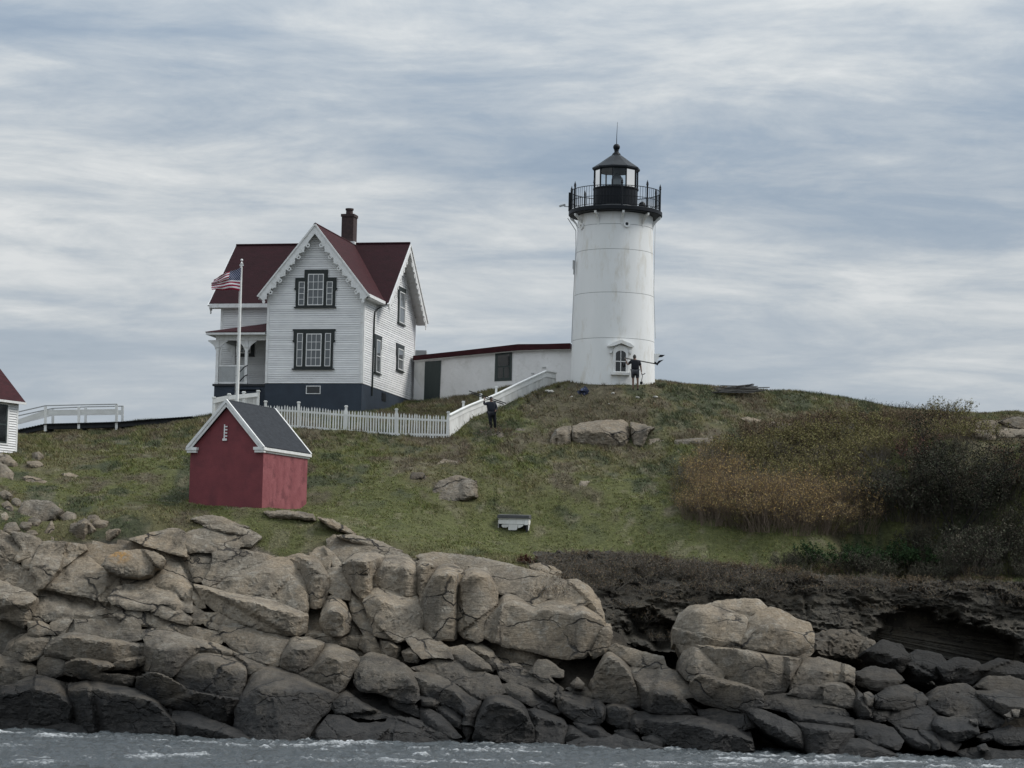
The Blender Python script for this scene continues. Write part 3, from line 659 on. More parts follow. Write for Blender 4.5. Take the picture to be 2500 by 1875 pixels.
# --- left buttress (outlines read on the photograph)
for p, kw in [
 ([(-60,380),(0,395),(90,440),(170,480),(215,520),(228,570),(215,610),(170,612),(90,580),(0,540),(-60,520)], dict(ridge=.5)),
 ([(-60,530),(0,545),(90,585),(180,618),(205,640),(190,700),(175,760),(140,810),(90,780),(40,755),(0,750),(-60,750)], dict(ridge=.6, under=-.1)),
 ([(-60,240),(0,245),(50,270),(110,310),(135,345),(120,385),(90,420),(40,395),(0,380),(-60,370)], dict(ridge=.5)),
 ([(70,245),(150,265),(230,290),(258,320),(225,355),(170,395),(100,415),(95,405),(138,340),(110,300)], dict(ridge=.4)),
 ([(262,312),(330,310),(420,320),(500,325),(510,345),(460,375),(400,425),(330,470),(300,510),(250,570),(228,580),(230,520),(190,480),(200,430),(240,350)], dict(ridge=.5)),
 ([(135,405),(180,400),(200,430),(180,465),(140,450)], dict(ridge=.5)),
 ([(520,345),(620,312),(760,308),(880,335),(1000,365),(1125,390),(1135,500),(1145,620),(1150,680),(1080,620),(1040,570),(900,565),(760,560),(690,580),(660,640),(640,660),(520,620),(400,600),(300,578),(265,575),(300,530),(340,480),(420,415)], dict(ridge=.25, rough=.8)),
 ([(785,285),(900,262),(1000,238),(1060,228),(1095,248),(1108,290),(1112,340),(1112,382),(1000,350),(880,315)], dict(ridge=.5)),
 ([(660,640),(690,592),(760,568),(900,568),(1030,572),(1090,610),(1145,660),(1148,720),(1060,700),(1000,670),(880,700),(760,695),(680,665)], dict(ridge=.3, proud=.45, rough=.6)),
 ([(200,690),(215,640),(265,582),(320,590),(400,605),(520,630),(640,668),(745,705),(690,735),(600,770),(480,755),(420,770),(330,760),(240,770),(185,760)], dict(ridge=.35)),
 ([(870,690),(920,680),(1000,700),(1080,720),(1150,770),(1130,790),(1060,770),(990,750),(920,720)], dict(ridge=.5, proud=.2)),
 ([(690,740),(760,708),(850,715),(930,730),(1000,760),(1100,800),(1200,830),(1300,850),(1330,885),(1320,905),(1220,890),(1120,860),(1000,830),(900,800),(800,790),(740,765)], dict(ridge=.35)),
 ([(1150,790),(1160,690),(1230,740),(1290,790),(1300,820),(1260,815),(1220,780)], dict(ridge=.5)),
 ([(175,785),(240,790),(295,815),(285,845),(230,860),(175,850)], dict(ridge=.5, proud=.15)),
 ([(290,850),(310,800),(360,775),(430,770),(400,800),(370,850)], dict(ridge=.5)),
 ([(375,855),(400,800),(440,782),(560,778),(700,775),(830,805),(832,850),(840,880),(790,905),(720,890),(620,890),(560,870),(480,850)], dict(ridge=.35)),
 ([(270,985),(290,930),(330,865),(380,862),(480,862),(560,880),(640,898),(790,912),(870,925),(870,980),(780,1000),(700,1010),(600,1005),(500,1000),(400,990)], dict(ridge=.75)),
 ([(20,980),(60,910),(120,870),(175,860),(280,865),(325,868),(290,920),(255,980),(180,1005),(90,1000)], dict(ridge=.6)),
 ([(235,1050),(245,1000),(300,992),(390,1000),(400,1060),(370,1095),(300,1100),(245,1090)], dict(ridge=.7)),
 ([(405,1010),(500,1005),(620,1018),(700,1018),(660,1040),(590,1090),(700,1110),(800,1115),(790,1160),(700,1150),(560,1120),(440,1100),(390,1090)], dict(ridge=.8, under=-.1)),
 ([(700,1018),(800,1005),(870,990),(855,1030),(800,1050),(680,1060),(610,1085)], dict(ridge=.7)),
 ([(845,840),(930,835),(1040,850),(1150,890),(1280,915),(1390,960),(1390,985),(1250,960),(1200,950),(1120,1000),(1050,1080),(1020,1110),(940,1080),(850,1070),(865,990),(880,900)], dict(ridge=.55)),
 ([(1200,955),(1300,975),(1400,990),(1455,1015),(1462,1060),(1455,1160),(1430,1230),(1380,1240),(1250,1220),(1130,1190),(1060,1130),(1050,1090),(1130,1000)], dict(ridge=.75)),
 ([(850,1080),(940,1090),(1010,1115),(1060,1160),(1130,1200),(1300,1235),(1430,1245),(1410,1320),(1400,1410),(1300,1370),(1150,1320),(1000,1280),(880,1230),(820,1180),(830,1110)], dict(ridge=1, under=-.3, proud=-.5)),
 ([(-60,1180),(0,1180),(80,1170),(180,1120),(210,1110),(280,1125),(400,1160),(415,1250),(425,1390),(300,1390),(150,1385),(0,1350),(-60,1345)], dict(ridge=.7)),
 ([(-60,985),(0,990),(60,1000),(130,1020),(215,1060),(210,1100),(150,1150),(60,1165),(0,1170),(-60,1165)], dict(ridge=.7)),
 ([(420,1160),(560,1140),(700,1165),(850,1210),(980,1290),(1030,1320),(1045,1475),(900,1475),(700,1465),(560,1450),(430,1400)], dict(ridge=.75)),
 ([(1040,1325),(1150,1335),(1300,1390),(1450,1450),(1520,1490),(1400,1500),(1200,1490),(1050,1480)], dict(ridge=.6)),
 ([(-60,1350),(0,1360),(200,1395),(430,1405),(500,1420),(520,1465),(300,1460),(100,1440),(-60,1430)], dict(ridge=.6)),
 ([(1465,1160),(1500,1110),(1560,1065),(1640,1065),(1740,1090),(1840,1130),(1950,1190),(2020,1220),(1980,1300),(1900,1370),(1850,1460),(1790,1510),(1600,1510),(1480,1490),(1420,1420),(1420,1300),(1450,1220)], dict(ridge=.8)),
 ([(1115,260),(1180,238),(1260,225),(1350,225),(1380,250),(1430,225),(1500,240),(1560,270),(1500,320),(1430,320),(1420,350),(1300,358),(1180,345),(1130,360),(1115,310)], dict(ridge=.35)),
 ([(1135,365),(1185,350),(1290,362),(1275,430),(1270,465),(1240,500),(1220,530),(1175,530),(1150,460)], dict(ridge=.6)),
 ([(1290,365),(1360,355),(1500,370),(1640,390),(1560,420),(1440,460),(1400,470),(1320,520),(1240,570),(1220,545),(1270,490),(1280,430)], dict(ridge=.4)),
 ([(1270,585),(1330,520),(1410,470),(1460,455),(1600,415),(1700,405),(1800,450),(1810,520),(1830,580),(1840,640),(1840,720),(1760,700),(1640,660),(1540,635),(1400,620)], dict(ridge=.6)),
 ([(1170,560),(1230,580),(1300,600),(1400,625),(1540,640),(1640,668),(1760,710),(1838,735),(1830,840),(1780,855),(1660,840),(1500,810),(1400,765),(1300,710),(1220,640)], dict(ridge=.75)),
 ([(1160,600),(1215,650),(1225,690),(1195,690),(1165,650)], dict(ridge=.5)),
 ([(1235,730),(1310,740),(1390,775),(1460,800),(1330,800),(1270,770)], dict(ridge=.5)),
 ([(1710,400),(1800,385),(1880,400),(1940,450),(1965,520),(1960,640),(1920,690),(1860,685),(1840,600),(1815,500)], dict(ridge=.8)),
 ([(1970,465),(2030,460),(2080,530),(2095,600),(2090,640),(2020,625),(1985,600),(1975,530)], dict(ridge=.7)),
 ([(1930,790),(1945,700),(1980,640),(2010,630),(2060,680),(2095,760),(2085,830),(2040,860),(1960,850)], dict(ridge=.75)),
 ([(1945,335),(1990,370),(2050,450),(2120,550),(2212,680),(2270,760),(2290,800),(2250,850),(2190,850),(2130,760),(2100,640),(2100,580),(2050,480),(1980,420)], dict(ridge=.5)),
 ([(1850,400),(1900,350),(1945,340),(1975,420),(1968,470),(1935,440),(1890,400)], dict(ridge=.5)),
 ([(1315,815),(1360,785),(1450,800),(1560,835),(1700,860),(1740,880),(1700,960),(1680,1050),(1560,1020),(1470,985),(1400,930),(1340,880)], dict(ridge=.6)),
 ([(1745,878),(1850,885),(1940,910),(1890,1000),(1870,1040),(1780,1080),(1690,1052),(1705,970)], dict(ridge=.65)),
 ([(1945,910),(2050,945),(2120,970),(2148,1010),(2140,1060),(2100,1110),(2040,1205),(1930,1170),(1800,1100),(1790,1085),(1880,1045),(1905,1000)], dict(ridge=.7)),
 ([(1400,960),(1480,1000),(1560,1040),(1640,1060),(1550,1075),(1500,1100),(1470,1080),(1460,1010),(1400,985)], dict(ridge=.6)),
 ]: shore_block(T5(p), **kw)
# --- the whaleback and the ledges under it
for p, kw in [
 ([(130,290),(160,270),(260,285),(340,310),(470,345),(590,385),(650,430),(600,410),(460,400),(360,378),(280,385),(225,430),(170,380),(130,330)], dict(ridge=0, rough=.5, proud=-.3)),
 ([(225,440),(280,390),(400,380),(470,400),(420,440),(400,500),(395,570),(370,600),(340,650),(290,580),(240,500)], dict(ridge=.85)),
 ([(430,420),(500,395),(600,410),(650,450),(668,500),(660,570),(645,620),(600,625),(520,600),(430,580),(395,560),(405,490)], dict(ridge=.75, proud=.2)),
 ([(350,660),(390,590),(450,590),(540,625),(600,630),(650,635),(700,690),(708,740),(690,810),(640,840),(600,880),(550,890),(480,870),(410,860),(410,820),(380,740)], dict(ridge=.75, proud=.3)),
 ([(665,430),(720,415),(760,440),(755,490),(720,560),(690,640),(675,600),(668,500)], dict(ridge=.85)),
 ([(690,650),(730,570),(765,480),(820,455),(880,455),(920,480),(905,550),(880,620),(878,700),(890,780),(905,860),(880,875),(800,870),(720,865),(690,840),(712,750),(705,690)], dict(ridge=.9, rough=.6)),
 ([(885,690),(890,620),(915,540),(940,490),(1000,472),(1080,490),(1120,530),(1130,600),(1125,680),(1105,740),(1075,800),(1070,860),(1020,885),(950,865),(910,820),(892,760)], dict(ridge=.9, rough=.5)),
 ([(1080,870),(1080,810),(1110,750),(1135,690),(1150,610),(1240,605),(1320,700),(1400,690),(1480,650),(1560,690),(1660,700),(1740,740),(1765,800),(1755,880),(1720,940),(1660,980),(1560,990),(1440,970),(1300,930),(1180,910)], dict(ridge=.85, rough=.5)),
 ([(660,385),(760,375),(870,385),(1000,400),(1150,430),(1300,470),(1430,500),(1540,540),(1620,600),(1670,660),(1665,690),(1570,680),(1510,650),(1440,630),(1380,670),(1320,692),(1250,600),(1160,605),(1135,590),(1120,520),(1060,480),(930,475),(880,450),(770,450),(700,410)], dict(ridge=0, rough=.5)),
 ([(1540,540),(1620,535),(1690,580),(1740,650),(1765,720),(1785,790),(1760,780),(1720,720),(1680,680),(1660,640),(1620,590)], dict(ridge=.5)),
 ([(1765,805),(1810,805),(1815,870),(1805,920),(1780,960),(1720,990),(1700,960),(1745,900)], dict(ridge=.8)),
 ([(1345,445),(1400,440),(1480,465),(1520,490),(1515,520),(1450,500),(1370,470)], dict(ridge=.4, proud=-.4)),
 ([(330,875),(420,870),(440,970),(350,960),(325,930)], dict(ridge=.8, proud=-.8)),
 ([(425,875),(500,890),(545,930),(540,1000),(450,980),(440,930)], dict(ridge=.7, proud=-.6)),
 ([(240,865),(320,872),(322,940),(230,920)], dict(ridge=.8, proud=-.8)),
 ([(0,845),(120,855),(235,880),(230,915),(100,900),(0,880)], dict(ridge=.7, proud=-.5)),
 ([(590,880),(680,838),(740,870),(850,950),(870,1000),(800,985),(740,985),(690,990),(640,940)], dict(ridge=.3, proud=.5, rough=.6)),
 ([(580,960),(620,950),(680,990),(660,1020),(590,1005)], dict(ridge=.6)),
 ([(850,945),(930,930),(1000,980),(1080,1040),(1110,1080),(1050,1065),(960,1050),(880,1010)], dict(ridge=.35)),
 ([(960,920),(1040,920),(1100,960),(1140,1010),(1180,1040),(1120,1060),(1060,1010),(1000,960)], dict(ridge=.4, proud=-.4)),
 ([(1080,900),(1180,915),(1300,935),(1440,975),(1540,1000),(1530,1060),(1440,1010),(1380,1020),(1330,1080),(1200,1030),(1140,980)], dict(ridge=1, proud=-1.2)),
 ([(630,1060),(700,1050),(780,1010),(880,1015),(970,1070),(1060,1090),(1140,1120),(1180,1200),(1110,1230),(1030,1235),(960,1190),(850,1130),(720,1090)], dict(ridge=.5)),
 ([(640,1090),(720,1095),(820,1120),(920,1180),(1000,1230),(1040,1250),(1010,1340),(980,1450),(960,1490),(930,1400),(950,1340),(860,1290),(790,1270),(700,1220),(670,1180)], dict(ridge=.65)),
 ([(300,1010),(380,975),(470,990),(570,1040),(630,1080),(650,1150),(668,1240),(640,1260),(560,1250),(430,1200),(330,1190),(290,1160)], dict(ridge=.65, proud=.2)),
 ([(150,1290),(180,1220),(240,1205),(320,1270),(440,1330),(530,1355),(400,1355),(280,1345),(180,1330)], dict(ridge=.7, proud=-.3)),
 ([(60,1440),(130,1350),(200,1345),(300,1400),(480,1390),(490,1360),(560,1360),(700,1420),(860,1490),(920,1505),(700,1510),(400,1500),(200,1510),(70,1510)], dict(ridge=.6)),
 ([(480,1220),(560,1250),(660,1260),(675,1350),(580,1310),(500,1270)], dict(ridge=.9, proud=-.3)),
 ([(530,1360),(640,1370),(760,1420),(880,1470),(930,1500),(840,1490),(680,1440)], dict(ridge=.6)),
 ([(680,1290),(740,1320),(800,1350),(850,1400),(920,1470),(880,1470),(780,1430),(690,1370)], dict(ridge=.6)),
 ([(760,1290),(820,1285),(900,1330),(950,1360),(935,1420),(860,1390),(800,1340)], dict(ridge=.5)),
 ([(675,1230),(740,1240),(790,1265),(770,1290),(690,1280)], dict(ridge=.5)),
 ([(1000,1480),(1050,1260),(1080,1222),(1200,1235),(1310,1295),(1350,1390),(1360,1520),(1100,1505)], dict(ridge=.85)),
 ([(1315,1297),(1420,1330),(1530,1370),(1552,1420),(1530,1500),(1480,1525),(1370,1520),(1358,1395)], dict(ridge=.8)),
 ([(1170,1160),(1230,1150),(1330,1200),(1440,1260),(1520,1320),(1500,1330),(1400,1300),(1260,1240),(1190,1210)], dict(ridge=.5)),
 ([(1140,1040),(1250,1040),(1330,1090),(1430,1130),(1530,1180),(1500,1210),(1430,1190),(1330,1170),(1230,1140),(1160,1110)], dict(ridge=.5)),
 ([(1340,1080),(1390,1020),(1440,1020),(1530,1080),(1530,1110),(1450,1110),(1480,1140),(1420,1130)], dict(ridge=.4, proud=.3)),
 ([(1390,1175),(1440,1200),(1500,1250),(1490,1270),(1430,1240),(1370,1190)], dict(ridge=.5)),
 ([(1500,1230),(1540,1205),(1640,1230),(1740,1260),(1785,1290),(1780,1360),(1740,1400),(1650,1390),(1560,1340),(1510,1280)], dict(ridge=.65, proud=.3)),
 ([(1560,1180),(1650,1175),(1720,1210),(1740,1250),(1640,1220)], dict(ridge=.5)),
 ([(1795,930),(1850,925),(1930,950),(2050,980),(2130,1000),(2150,1045),(2060,1050),(1960,1040),(1880,990)], dict(ridge=0, rough=.5)),
 ([(1700,1170),(1750,1060),(1795,940),(1860,1000),(1920,1050),(1960,1120),(1980,1180),(1990,1280),(1940,1290),(1850,1260),(1760,1250),(1720,1210)], dict(ridge=.8)),
 ([(1930,1060),(2040,1055),(2150,1055),(2230,1110),(2330,1190),(2335,1230),(2250,1240),(2330,1330),(2200,1335),(2080,1320),(1998,1290),(1990,1180)], dict(ridge=.5)),
 ([(1800,1270),(1940,1295),(1960,1330),(1945,1420),(1880,1410),(1810,1380)], dict(ridge=.85)),
 ([(1955,1320),(2080,1330),(2230,1345),(2380,1370),(2560,1420),(2650,1450),(2680,1560),(2560,1565),(2300,1545),(2140,1510),(2000,1440),(1945,1420)], dict(ridge=.75)),
 ([(1560,1400),(1640,1440),(1720,1500),(1600,1500),(1545,1500)], dict(ridge=.6)),
 ([(1600,1390),(1740,1410),(1830,1470),(1760,1490),(1660,1440)], dict(ridge=.6)),
 ([(1850,1440),(1900,1425),(1960,1450),(2000,1500),(1900,1500)], dict(ridge=.6)),
 ([(2020,1480),(2080,1465),(2150,1500),(2120,1530),(2040,1520)], dict(ridge=.6)),
 ([(1560,1510),(1640,1490),(1780,1490),(1850,1465),(1920,1495),(2010,1510),(2140,1540),(2000,1555),(1800,1555),(1640,1550)], dict(ridge=.3, proud=1.2, rough=.6)),
 ]:
    kw.setdefault('grow_px', 9.0 if max(q[1] for q in p) < 1000 and kw['ridge'] >= .85 and kw.get('proud', 0) >= 0 else 7.0 if max(q[1] for q in p) < 1010 and kw['ridge'] > .6 else 5.6); shore_block(T6(p), **kw)
# --- right: the stacked boulder and the tumbled ledges below the dark bank
for p, kw in [
 ([(120,800),(150,740),(210,700),(320,690),(440,720),(530,760),(545,770),(530,830),(495,915),(400,895),(280,850),(180,820)], dict(ridge=.65, proud=.4, rough=.6)),
 ([(270,690),(400,665),(520,652),(620,655),(660,690),(620,740),(560,765),(480,735),(400,710)], dict(ridge=.3)),
 ([(550,775),(620,740),(680,705),(740,715),(830,770),(920,800),(942,860),(935,960),(890,1000),(850,985),(700,950),(560,935),(498,910),(530,840)], dict(ridge=.6, proud=.4, rough=.6)),
 ([(115,815),(180,830),(280,862),(400,900),(495,922),(560,942),(530,950),(400,930),(250,915),(120,905)], dict(ridge=.8, proud=.2)),
 ([(135,920),(250,925),(400,945),(560,960),(720,985),(870,1010),(830,1070),(770,1200),(640,1205),(500,1160),(420,1110),(350,1000),(260,940),(160,960)], dict(ridge=.9, rough=.6)),
 ([(150,1070),(165,980),(220,942),(290,960),(340,1020),(410,1090),(400,1120),(250,1080),(230,1130),(190,1120)], dict(ridge=.55, proud=.3)),
 ([(215,1190),(235,1075),(320,1100),(420,1140),(540,1170),(640,1210),(640,1290),(540,1310),(450,1300),(320,1270),(250,1240)], dict(ridge=.85, proud=.3, rough=.6)),
 ([(810,1180),(840,1070),(900,1005),(1000,1010),(1100,1035),(1190,1065),(1192,1150),(1150,1120),(1080,1150),(1000,1160),(890,1150),(850,1160)], dict(ridge=.6)),
 ([(800,1210),(850,1170),(980,1165),(1080,1155),(1140,1150),(1190,1180),(1198,1300),(1140,1280),(1000,1250),(880,1225)], dict(ridge=.8)),
 ([(650,1220),(800,1225),(880,1240),(1000,1270),(1120,1310),(1170,1360),(1060,1345),(1000,1340),(880,1330),(780,1310),(650,1290)], dict(ridge=.5)),
 ([(260,1320),(400,1310),(540,1330),(600,1370),(600,1410),(500,1420),(400,1400),(290,1370)], dict(ridge=.5)),
 ([(530,1310),(560,1300),(700,1340),(820,1400),(880,1450),(880,1540),(800,1500),(700,1450),(620,1390)], dict(ridge=.4, proud=.3)),
 ([(780,1310),(900,1340),(1060,1355),(1180,1370),(1200,1410),(1050,1400),(920,1380),(830,1360)], dict(ridge=.5)),
 ([(830,1370),(1000,1400),(1200,1420),(1180,1500),(1080,1580),(950,1570),(890,1540),(885,1440)], dict(ridge=.8)),
 ([(1180,1370),(1300,1390),(1420,1430),(1480,1500),(1460,1540),(1300,1500),(1200,1440)], dict(ridge=.5)),
 ([(1120,1480),(1250,1500),(1400,1550),(1450,1590),(1250,1590),(1090,1585)], dict(ridge=.6)),
 ([(1440,1400),(1560,1440),(1640,1500),(1640,1545),(1560,1530),(1480,1470)], dict(ridge=.5)),
 ([(1560,1420),(1680,1460),(1720,1530),(1660,1545),(1600,1480)], dict(ridge=.5)),
 ([(1640,1440),(1760,1470),(1830,1520),(1800,1550),(1730,1530)], dict(ridge=.5)),
 ([(1680,1350),(1760,1370),(1820,1350),(1920,1390),(1935,1450),(1850,1480),(1790,1500),(1700,1440),(1675,1400)], dict(ridge=.45, proud=.3)),
 ([(1400,1370),(1430,1310),(1520,1295),(1640,1300),(1690,1345),(1670,1400),(1690,1440),(1560,1410),(1450,1395)], dict(ridge=.5)),
 ([(1205,1180),(1240,1230),(1280,1310),(1290,1350),(1240,1350),(1200,1300)], dict(ridge=.7)),
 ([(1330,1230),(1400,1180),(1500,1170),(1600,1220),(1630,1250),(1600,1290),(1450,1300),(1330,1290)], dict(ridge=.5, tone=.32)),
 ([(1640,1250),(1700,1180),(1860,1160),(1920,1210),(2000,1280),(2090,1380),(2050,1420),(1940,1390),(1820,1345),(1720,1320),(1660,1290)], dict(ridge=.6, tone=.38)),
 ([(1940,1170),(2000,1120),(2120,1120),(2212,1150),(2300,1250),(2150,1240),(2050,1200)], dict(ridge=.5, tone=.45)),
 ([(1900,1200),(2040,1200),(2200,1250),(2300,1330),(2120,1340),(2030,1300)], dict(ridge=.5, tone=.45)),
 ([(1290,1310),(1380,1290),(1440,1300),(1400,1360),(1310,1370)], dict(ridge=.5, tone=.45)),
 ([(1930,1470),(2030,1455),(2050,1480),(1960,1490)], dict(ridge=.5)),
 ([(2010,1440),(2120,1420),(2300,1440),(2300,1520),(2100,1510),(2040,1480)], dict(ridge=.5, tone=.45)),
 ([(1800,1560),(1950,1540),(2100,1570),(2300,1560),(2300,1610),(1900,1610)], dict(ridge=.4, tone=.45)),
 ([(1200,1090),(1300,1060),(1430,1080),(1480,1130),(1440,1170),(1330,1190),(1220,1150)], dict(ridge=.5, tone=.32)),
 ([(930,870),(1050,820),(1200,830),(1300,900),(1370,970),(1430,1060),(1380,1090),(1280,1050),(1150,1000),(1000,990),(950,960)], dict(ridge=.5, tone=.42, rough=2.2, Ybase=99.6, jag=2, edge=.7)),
 ([(1270,960),(1360,900),(1470,930),(1530,1000),(1480,1070),(1380,1050)], dict(ridge=.5, tone=.075, proud=-1.2, rough=1.4)),  # rubble added in the hollow; near-black tone puts its shade into the colour
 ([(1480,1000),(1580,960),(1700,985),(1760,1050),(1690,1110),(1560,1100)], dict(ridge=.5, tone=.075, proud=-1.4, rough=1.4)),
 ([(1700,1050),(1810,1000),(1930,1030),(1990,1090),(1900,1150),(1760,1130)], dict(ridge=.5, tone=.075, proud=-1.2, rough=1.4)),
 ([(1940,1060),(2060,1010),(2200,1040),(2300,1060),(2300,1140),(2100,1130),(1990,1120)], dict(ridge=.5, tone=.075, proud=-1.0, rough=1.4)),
 ]:
    if min(q[0] for q in p) > 1150 and 'tone' not in kw: kw['tone'] = .48
    shore_block(T7(p), **kw)

# --- the dark broken face of the bank with its hollows, between the turf and the tumbled blocks
def bank_extra(px, py):
    t = np.clip((py - np.interp(px, _btx, _bty) + 18*vnoise(px*0.022, 0.5, 0.5) + 9*vnoise(px*0.06, 1.5, 0.5))/(np.interp(px, _bbx, _bby) - np.interp(px, _btx, _bty)), -0.1, 1.2)
    Y = np.interp(px, [1300, 1500, 1800, 2100, 2540], [105.6, 106.0, 106.2, 106.6, 106.6]) - 4.6*np.maximum(t, 0)**1.15
    q = 0.02; yy = py - 0.22*px                                             # layers dip to the right
    a = fbm(px*q*0.5, py*q*0.8, 3.1, 4, 0.55); b_ = fbm(px*q*1.0, yy*q*2.6, 8.2, 5, 0.55)
    s_ = yy*q*1.5 + 0.8*fbm(px*q*0.6, py*q*0.9, 14.0, 3); led = (s_ - np.floor(s_) - 0.5)*0.40 + (s_*2.6 - np.floor(s_*2.6) - 0.5)*0.12
    Y = Y + 0.85*a + 0.26*b_ + led
    w1 = 46*fbm(px*0.014, py*0.02, 4.4, 4); w2 = 34*fbm(px*0.016, py*0.024, 9.4, 4)
    def hollow(cx, cy, rx, ry, dp, rot=0.0):
        dx, dy = px-cx+w1, py-cy+w2; ex_ = dx*math.cos(rot) + dy*math.sin(rot); ey_ = -dx*math.sin(rot) + dy*math.cos(rot)
        return dp*smooth(1.0, 0.62, np.sqrt((ex_/rx)**2 + (ey_/ry)**2))
    hl = np.maximum(hollow(2330, 1585, 205, 74, 3.3, 0.14), hollow(2200, 1555, 110, 74, 2.8, -0.5)) + hollow(1590, 1540, 75, 52, 1.5, 0.3)
    return Y - 100.0 + hl + (1.3*fbm(px*0.02, py*0.035, 2.2, 5, 0.6) - led - 0.26*b_)*np.clip(hl/2.0, 0, 1)
shore_block([(1300,1350),(1420,1347),(1520,1350),(1640,1363),(1800,1381),(1960,1399),(2100,1409),(2300,1421),(2540,1421),(2540,1700),(2350,1690),(2150,1650),(2000,1620),(1800,1590),(1600,1590),(1500,1560),(1400,1480),(1345,1410)],
            0, name='bank_face', Ybase=100.0, extra=lambda px, py: bank_extra(px, py) - 0.85*np.maximum(0, 0), tone=(.25, .26, .265), rough=.8, jag=3, edge=.5, flat=True, step=4.5, back=2.2)
# --- loose stones and boulders: each a thing
def boulder(poly, label, name='boulder', cat='boulder', ridge=.5, Ybase=None, group=None, front=0.0, step=4.0, **kw):
    poly = list(poly); cyb = sum(q[1] for q in poly)/len(poly); poly = [(x, y + (5 if y > cyb and kw.get('sink', True) else 0)) for x, y in poly]; kw.pop('sink', None); ys = [p[1] for p in poly]; xs = [p[0] for p in poly]
    if Ybase is None: Ybase = float(hit(sum(xs)/len(xs), max(ys)-1)[1]) + 0.25 - front
    hw = (max(xs)-min(xs))*Ybase/F_PX
    me, org, hi, Yr = rock_mesh(poly, ridge, Ybase=Ybase, step=step, back=kw.pop('back', min(1.6, hw*0.7)), name=name, **kw)
    o = link(name, me, None); o.location = org
    return tag(o, label, cat, group)
B = boulder; yk = lambda p, f=0.0: float(Yrock(*np.mean(p, 0))) - f
p = T5([(610,430),(640,390),(720,355),(850,345),(930,360),(985,400),(975,430),(920,460),(905,490),(840,515),(740,505),(650,475)])
B(p, 'flat grey boulder with an orange lichen patch lying on the left slab', Ybase=yk(p, 1.1), ridge=.42, orange=(292, 1357, 24), tone=.88, rough=1.0)
p = T5([(100,130),(140,55),(220,48),(300,60),(350,95),(375,115),(330,150),(240,190),(170,190),(115,170)]); B(p, 'largest rounded grey boulder of the pile at the left edge of the grass', tone=1.0)
p = T5([(-60,120),(0,120),(30,125),(65,150),(70,190),(40,215),(0,215),(-60,215)]); B(p, 'tan boulder with an orange side cut by the left edge of the photo', orange=(30, 1275, 16))
p = T5([(10,75),(40,55),(75,85),(70,110),(30,118)]); B(p, 'small grey stone on top of the boulder pile at far left', cat='stone', name='stone')
p = T5([(360,150),(400,122),(450,135),(465,165),(430,185),(370,185)]); B(p, 'pale small boulder right of the largest grey boulder in the left pile')
p = T5([(380,270),(420,210),(500,160),(540,180),(575,230),(540,270),(480,310),(420,300)]); B(p, 'dark angular slab leaning with its point up in the left pile', tone=.75, ridge=.8)
p = T5([(235,255),(290,200),(310,165),(330,230),(320,270),(260,280)]); B(p, 'pointed wedge shaped stone standing between boulders in the left pile', ridge=.8)
p = T5([(505,315),(540,265),(620,235),(720,225),(700,260),(640,300),(570,325)]); B(p, 'low half buried boulder under the grass edge left of the red shed', ridge=.4)
p = T5([(345,290),(375,268),(420,285),(435,310),(380,315)]); B(p, 'small tan stone wedged below the pointed stone in the left pile', cat='stone', name='stone')
for i, (x, y, w, h, tn) in enumerate(((60,215,95,55,.9),(150,205,70,45,.7),(205,175,60,50,.85),(175,255,85,50,.8),(95,262,80,40,1.),(20,232,60,40,.8),(455,215,70,45,.75),(600,195,95,45,.8),(330,135,70,40,.7),(300,275,60,35,.9),(210,110,55,40,.8),(560,165,70,35,.7),(30,20,60,40,.8),(95,60,50,36,.7))):
    rr_ = random.Random(50+i); p = T5([(x+w*0.62*math.cos(a)*rr_.uniform(.75, 1.15), y+h*0.62*math.sin(a)*rr_.uniform(.75, 1.15)) for a in np.linspace(0, 2*math.pi, 8, endpoint=False)])
    B(p, ('angular grey', 'small dark', 'squat brown', 'tilted grey', 'smooth pale')[i % 5] + ' rubble stone in the left pile, ' + ('under the tan boulder', 'below the largest boulder', 'right below the largest boulder', 'beside the pointed wedge', 'at the foot of the pile', 'by the photo edge', 'above the leaning slab', 'right of the leaning slab', 'behind the pale small boulder', 'under the pointed wedge', 'left of the largest boulder', 'farthest right near the turf', 'highest at the photo edge', 'between the two highest stones')[i], cat='stone', name='stone', tone=tn, ridge=.5, front=.2)
z4 = lambda q: T(0, 800, 800/2212.0, q)
p = z4([(-40,840),(0,850),(60,865),(105,895),(95,930),(40,930),(0,905),(-40,900)]); B(p, 'upper pale boulder at the left edge below the white building', tone=.95)
p = z4([(-40,905),(0,910),(40,935),(75,970),(92,1020),(40,1025),(0,1005),(-40,1000)]); B(p, 'lower pale boulder at the left edge below the white building', tone=.95)
p = z4([(215,845),(260,835),(290,855),(270,895),(220,895)]); B(p, 'upright rounded stone in the heath right of the left edge boulders', tone=.8)
p = z4([(185,905),(250,900),(285,915),(270,945),(200,940)]); B(p, 'flat topped stone just below the upright stone at left', ridge=.4)
p = z4([(140,1010),(190,995),(320,1025),(330,1045),(200,1048)]); B(p, 'long flat rock flush with the heath at left', ridge=.2)
p = z4([(410,985),(470,980),(570,1000),(480,1012)]); B(p, 'thin pale rock sliver in the grass left of the red shed', ridge=.2)
h4 = lambda q: T(1200, 1000, 600/2212.0, q)
p = h4([(530,250),(570,185),(640,160),(715,150),(712,240),(705,325),(620,335),(540,325)]); B(p, 'left and smallest of the three big grey boulders set in the hillside', ridge=.7, tone=.8)
p = h4([(725,150),(800,125),(950,100),(1080,92),(1190,95),(1230,130),(1245,200),(1235,325),(1100,330),(900,330),(760,320),(722,230)]); B(p, 'widest grey boulder in the middle of the hillside outcrop', ridge=.62, tone=.82)
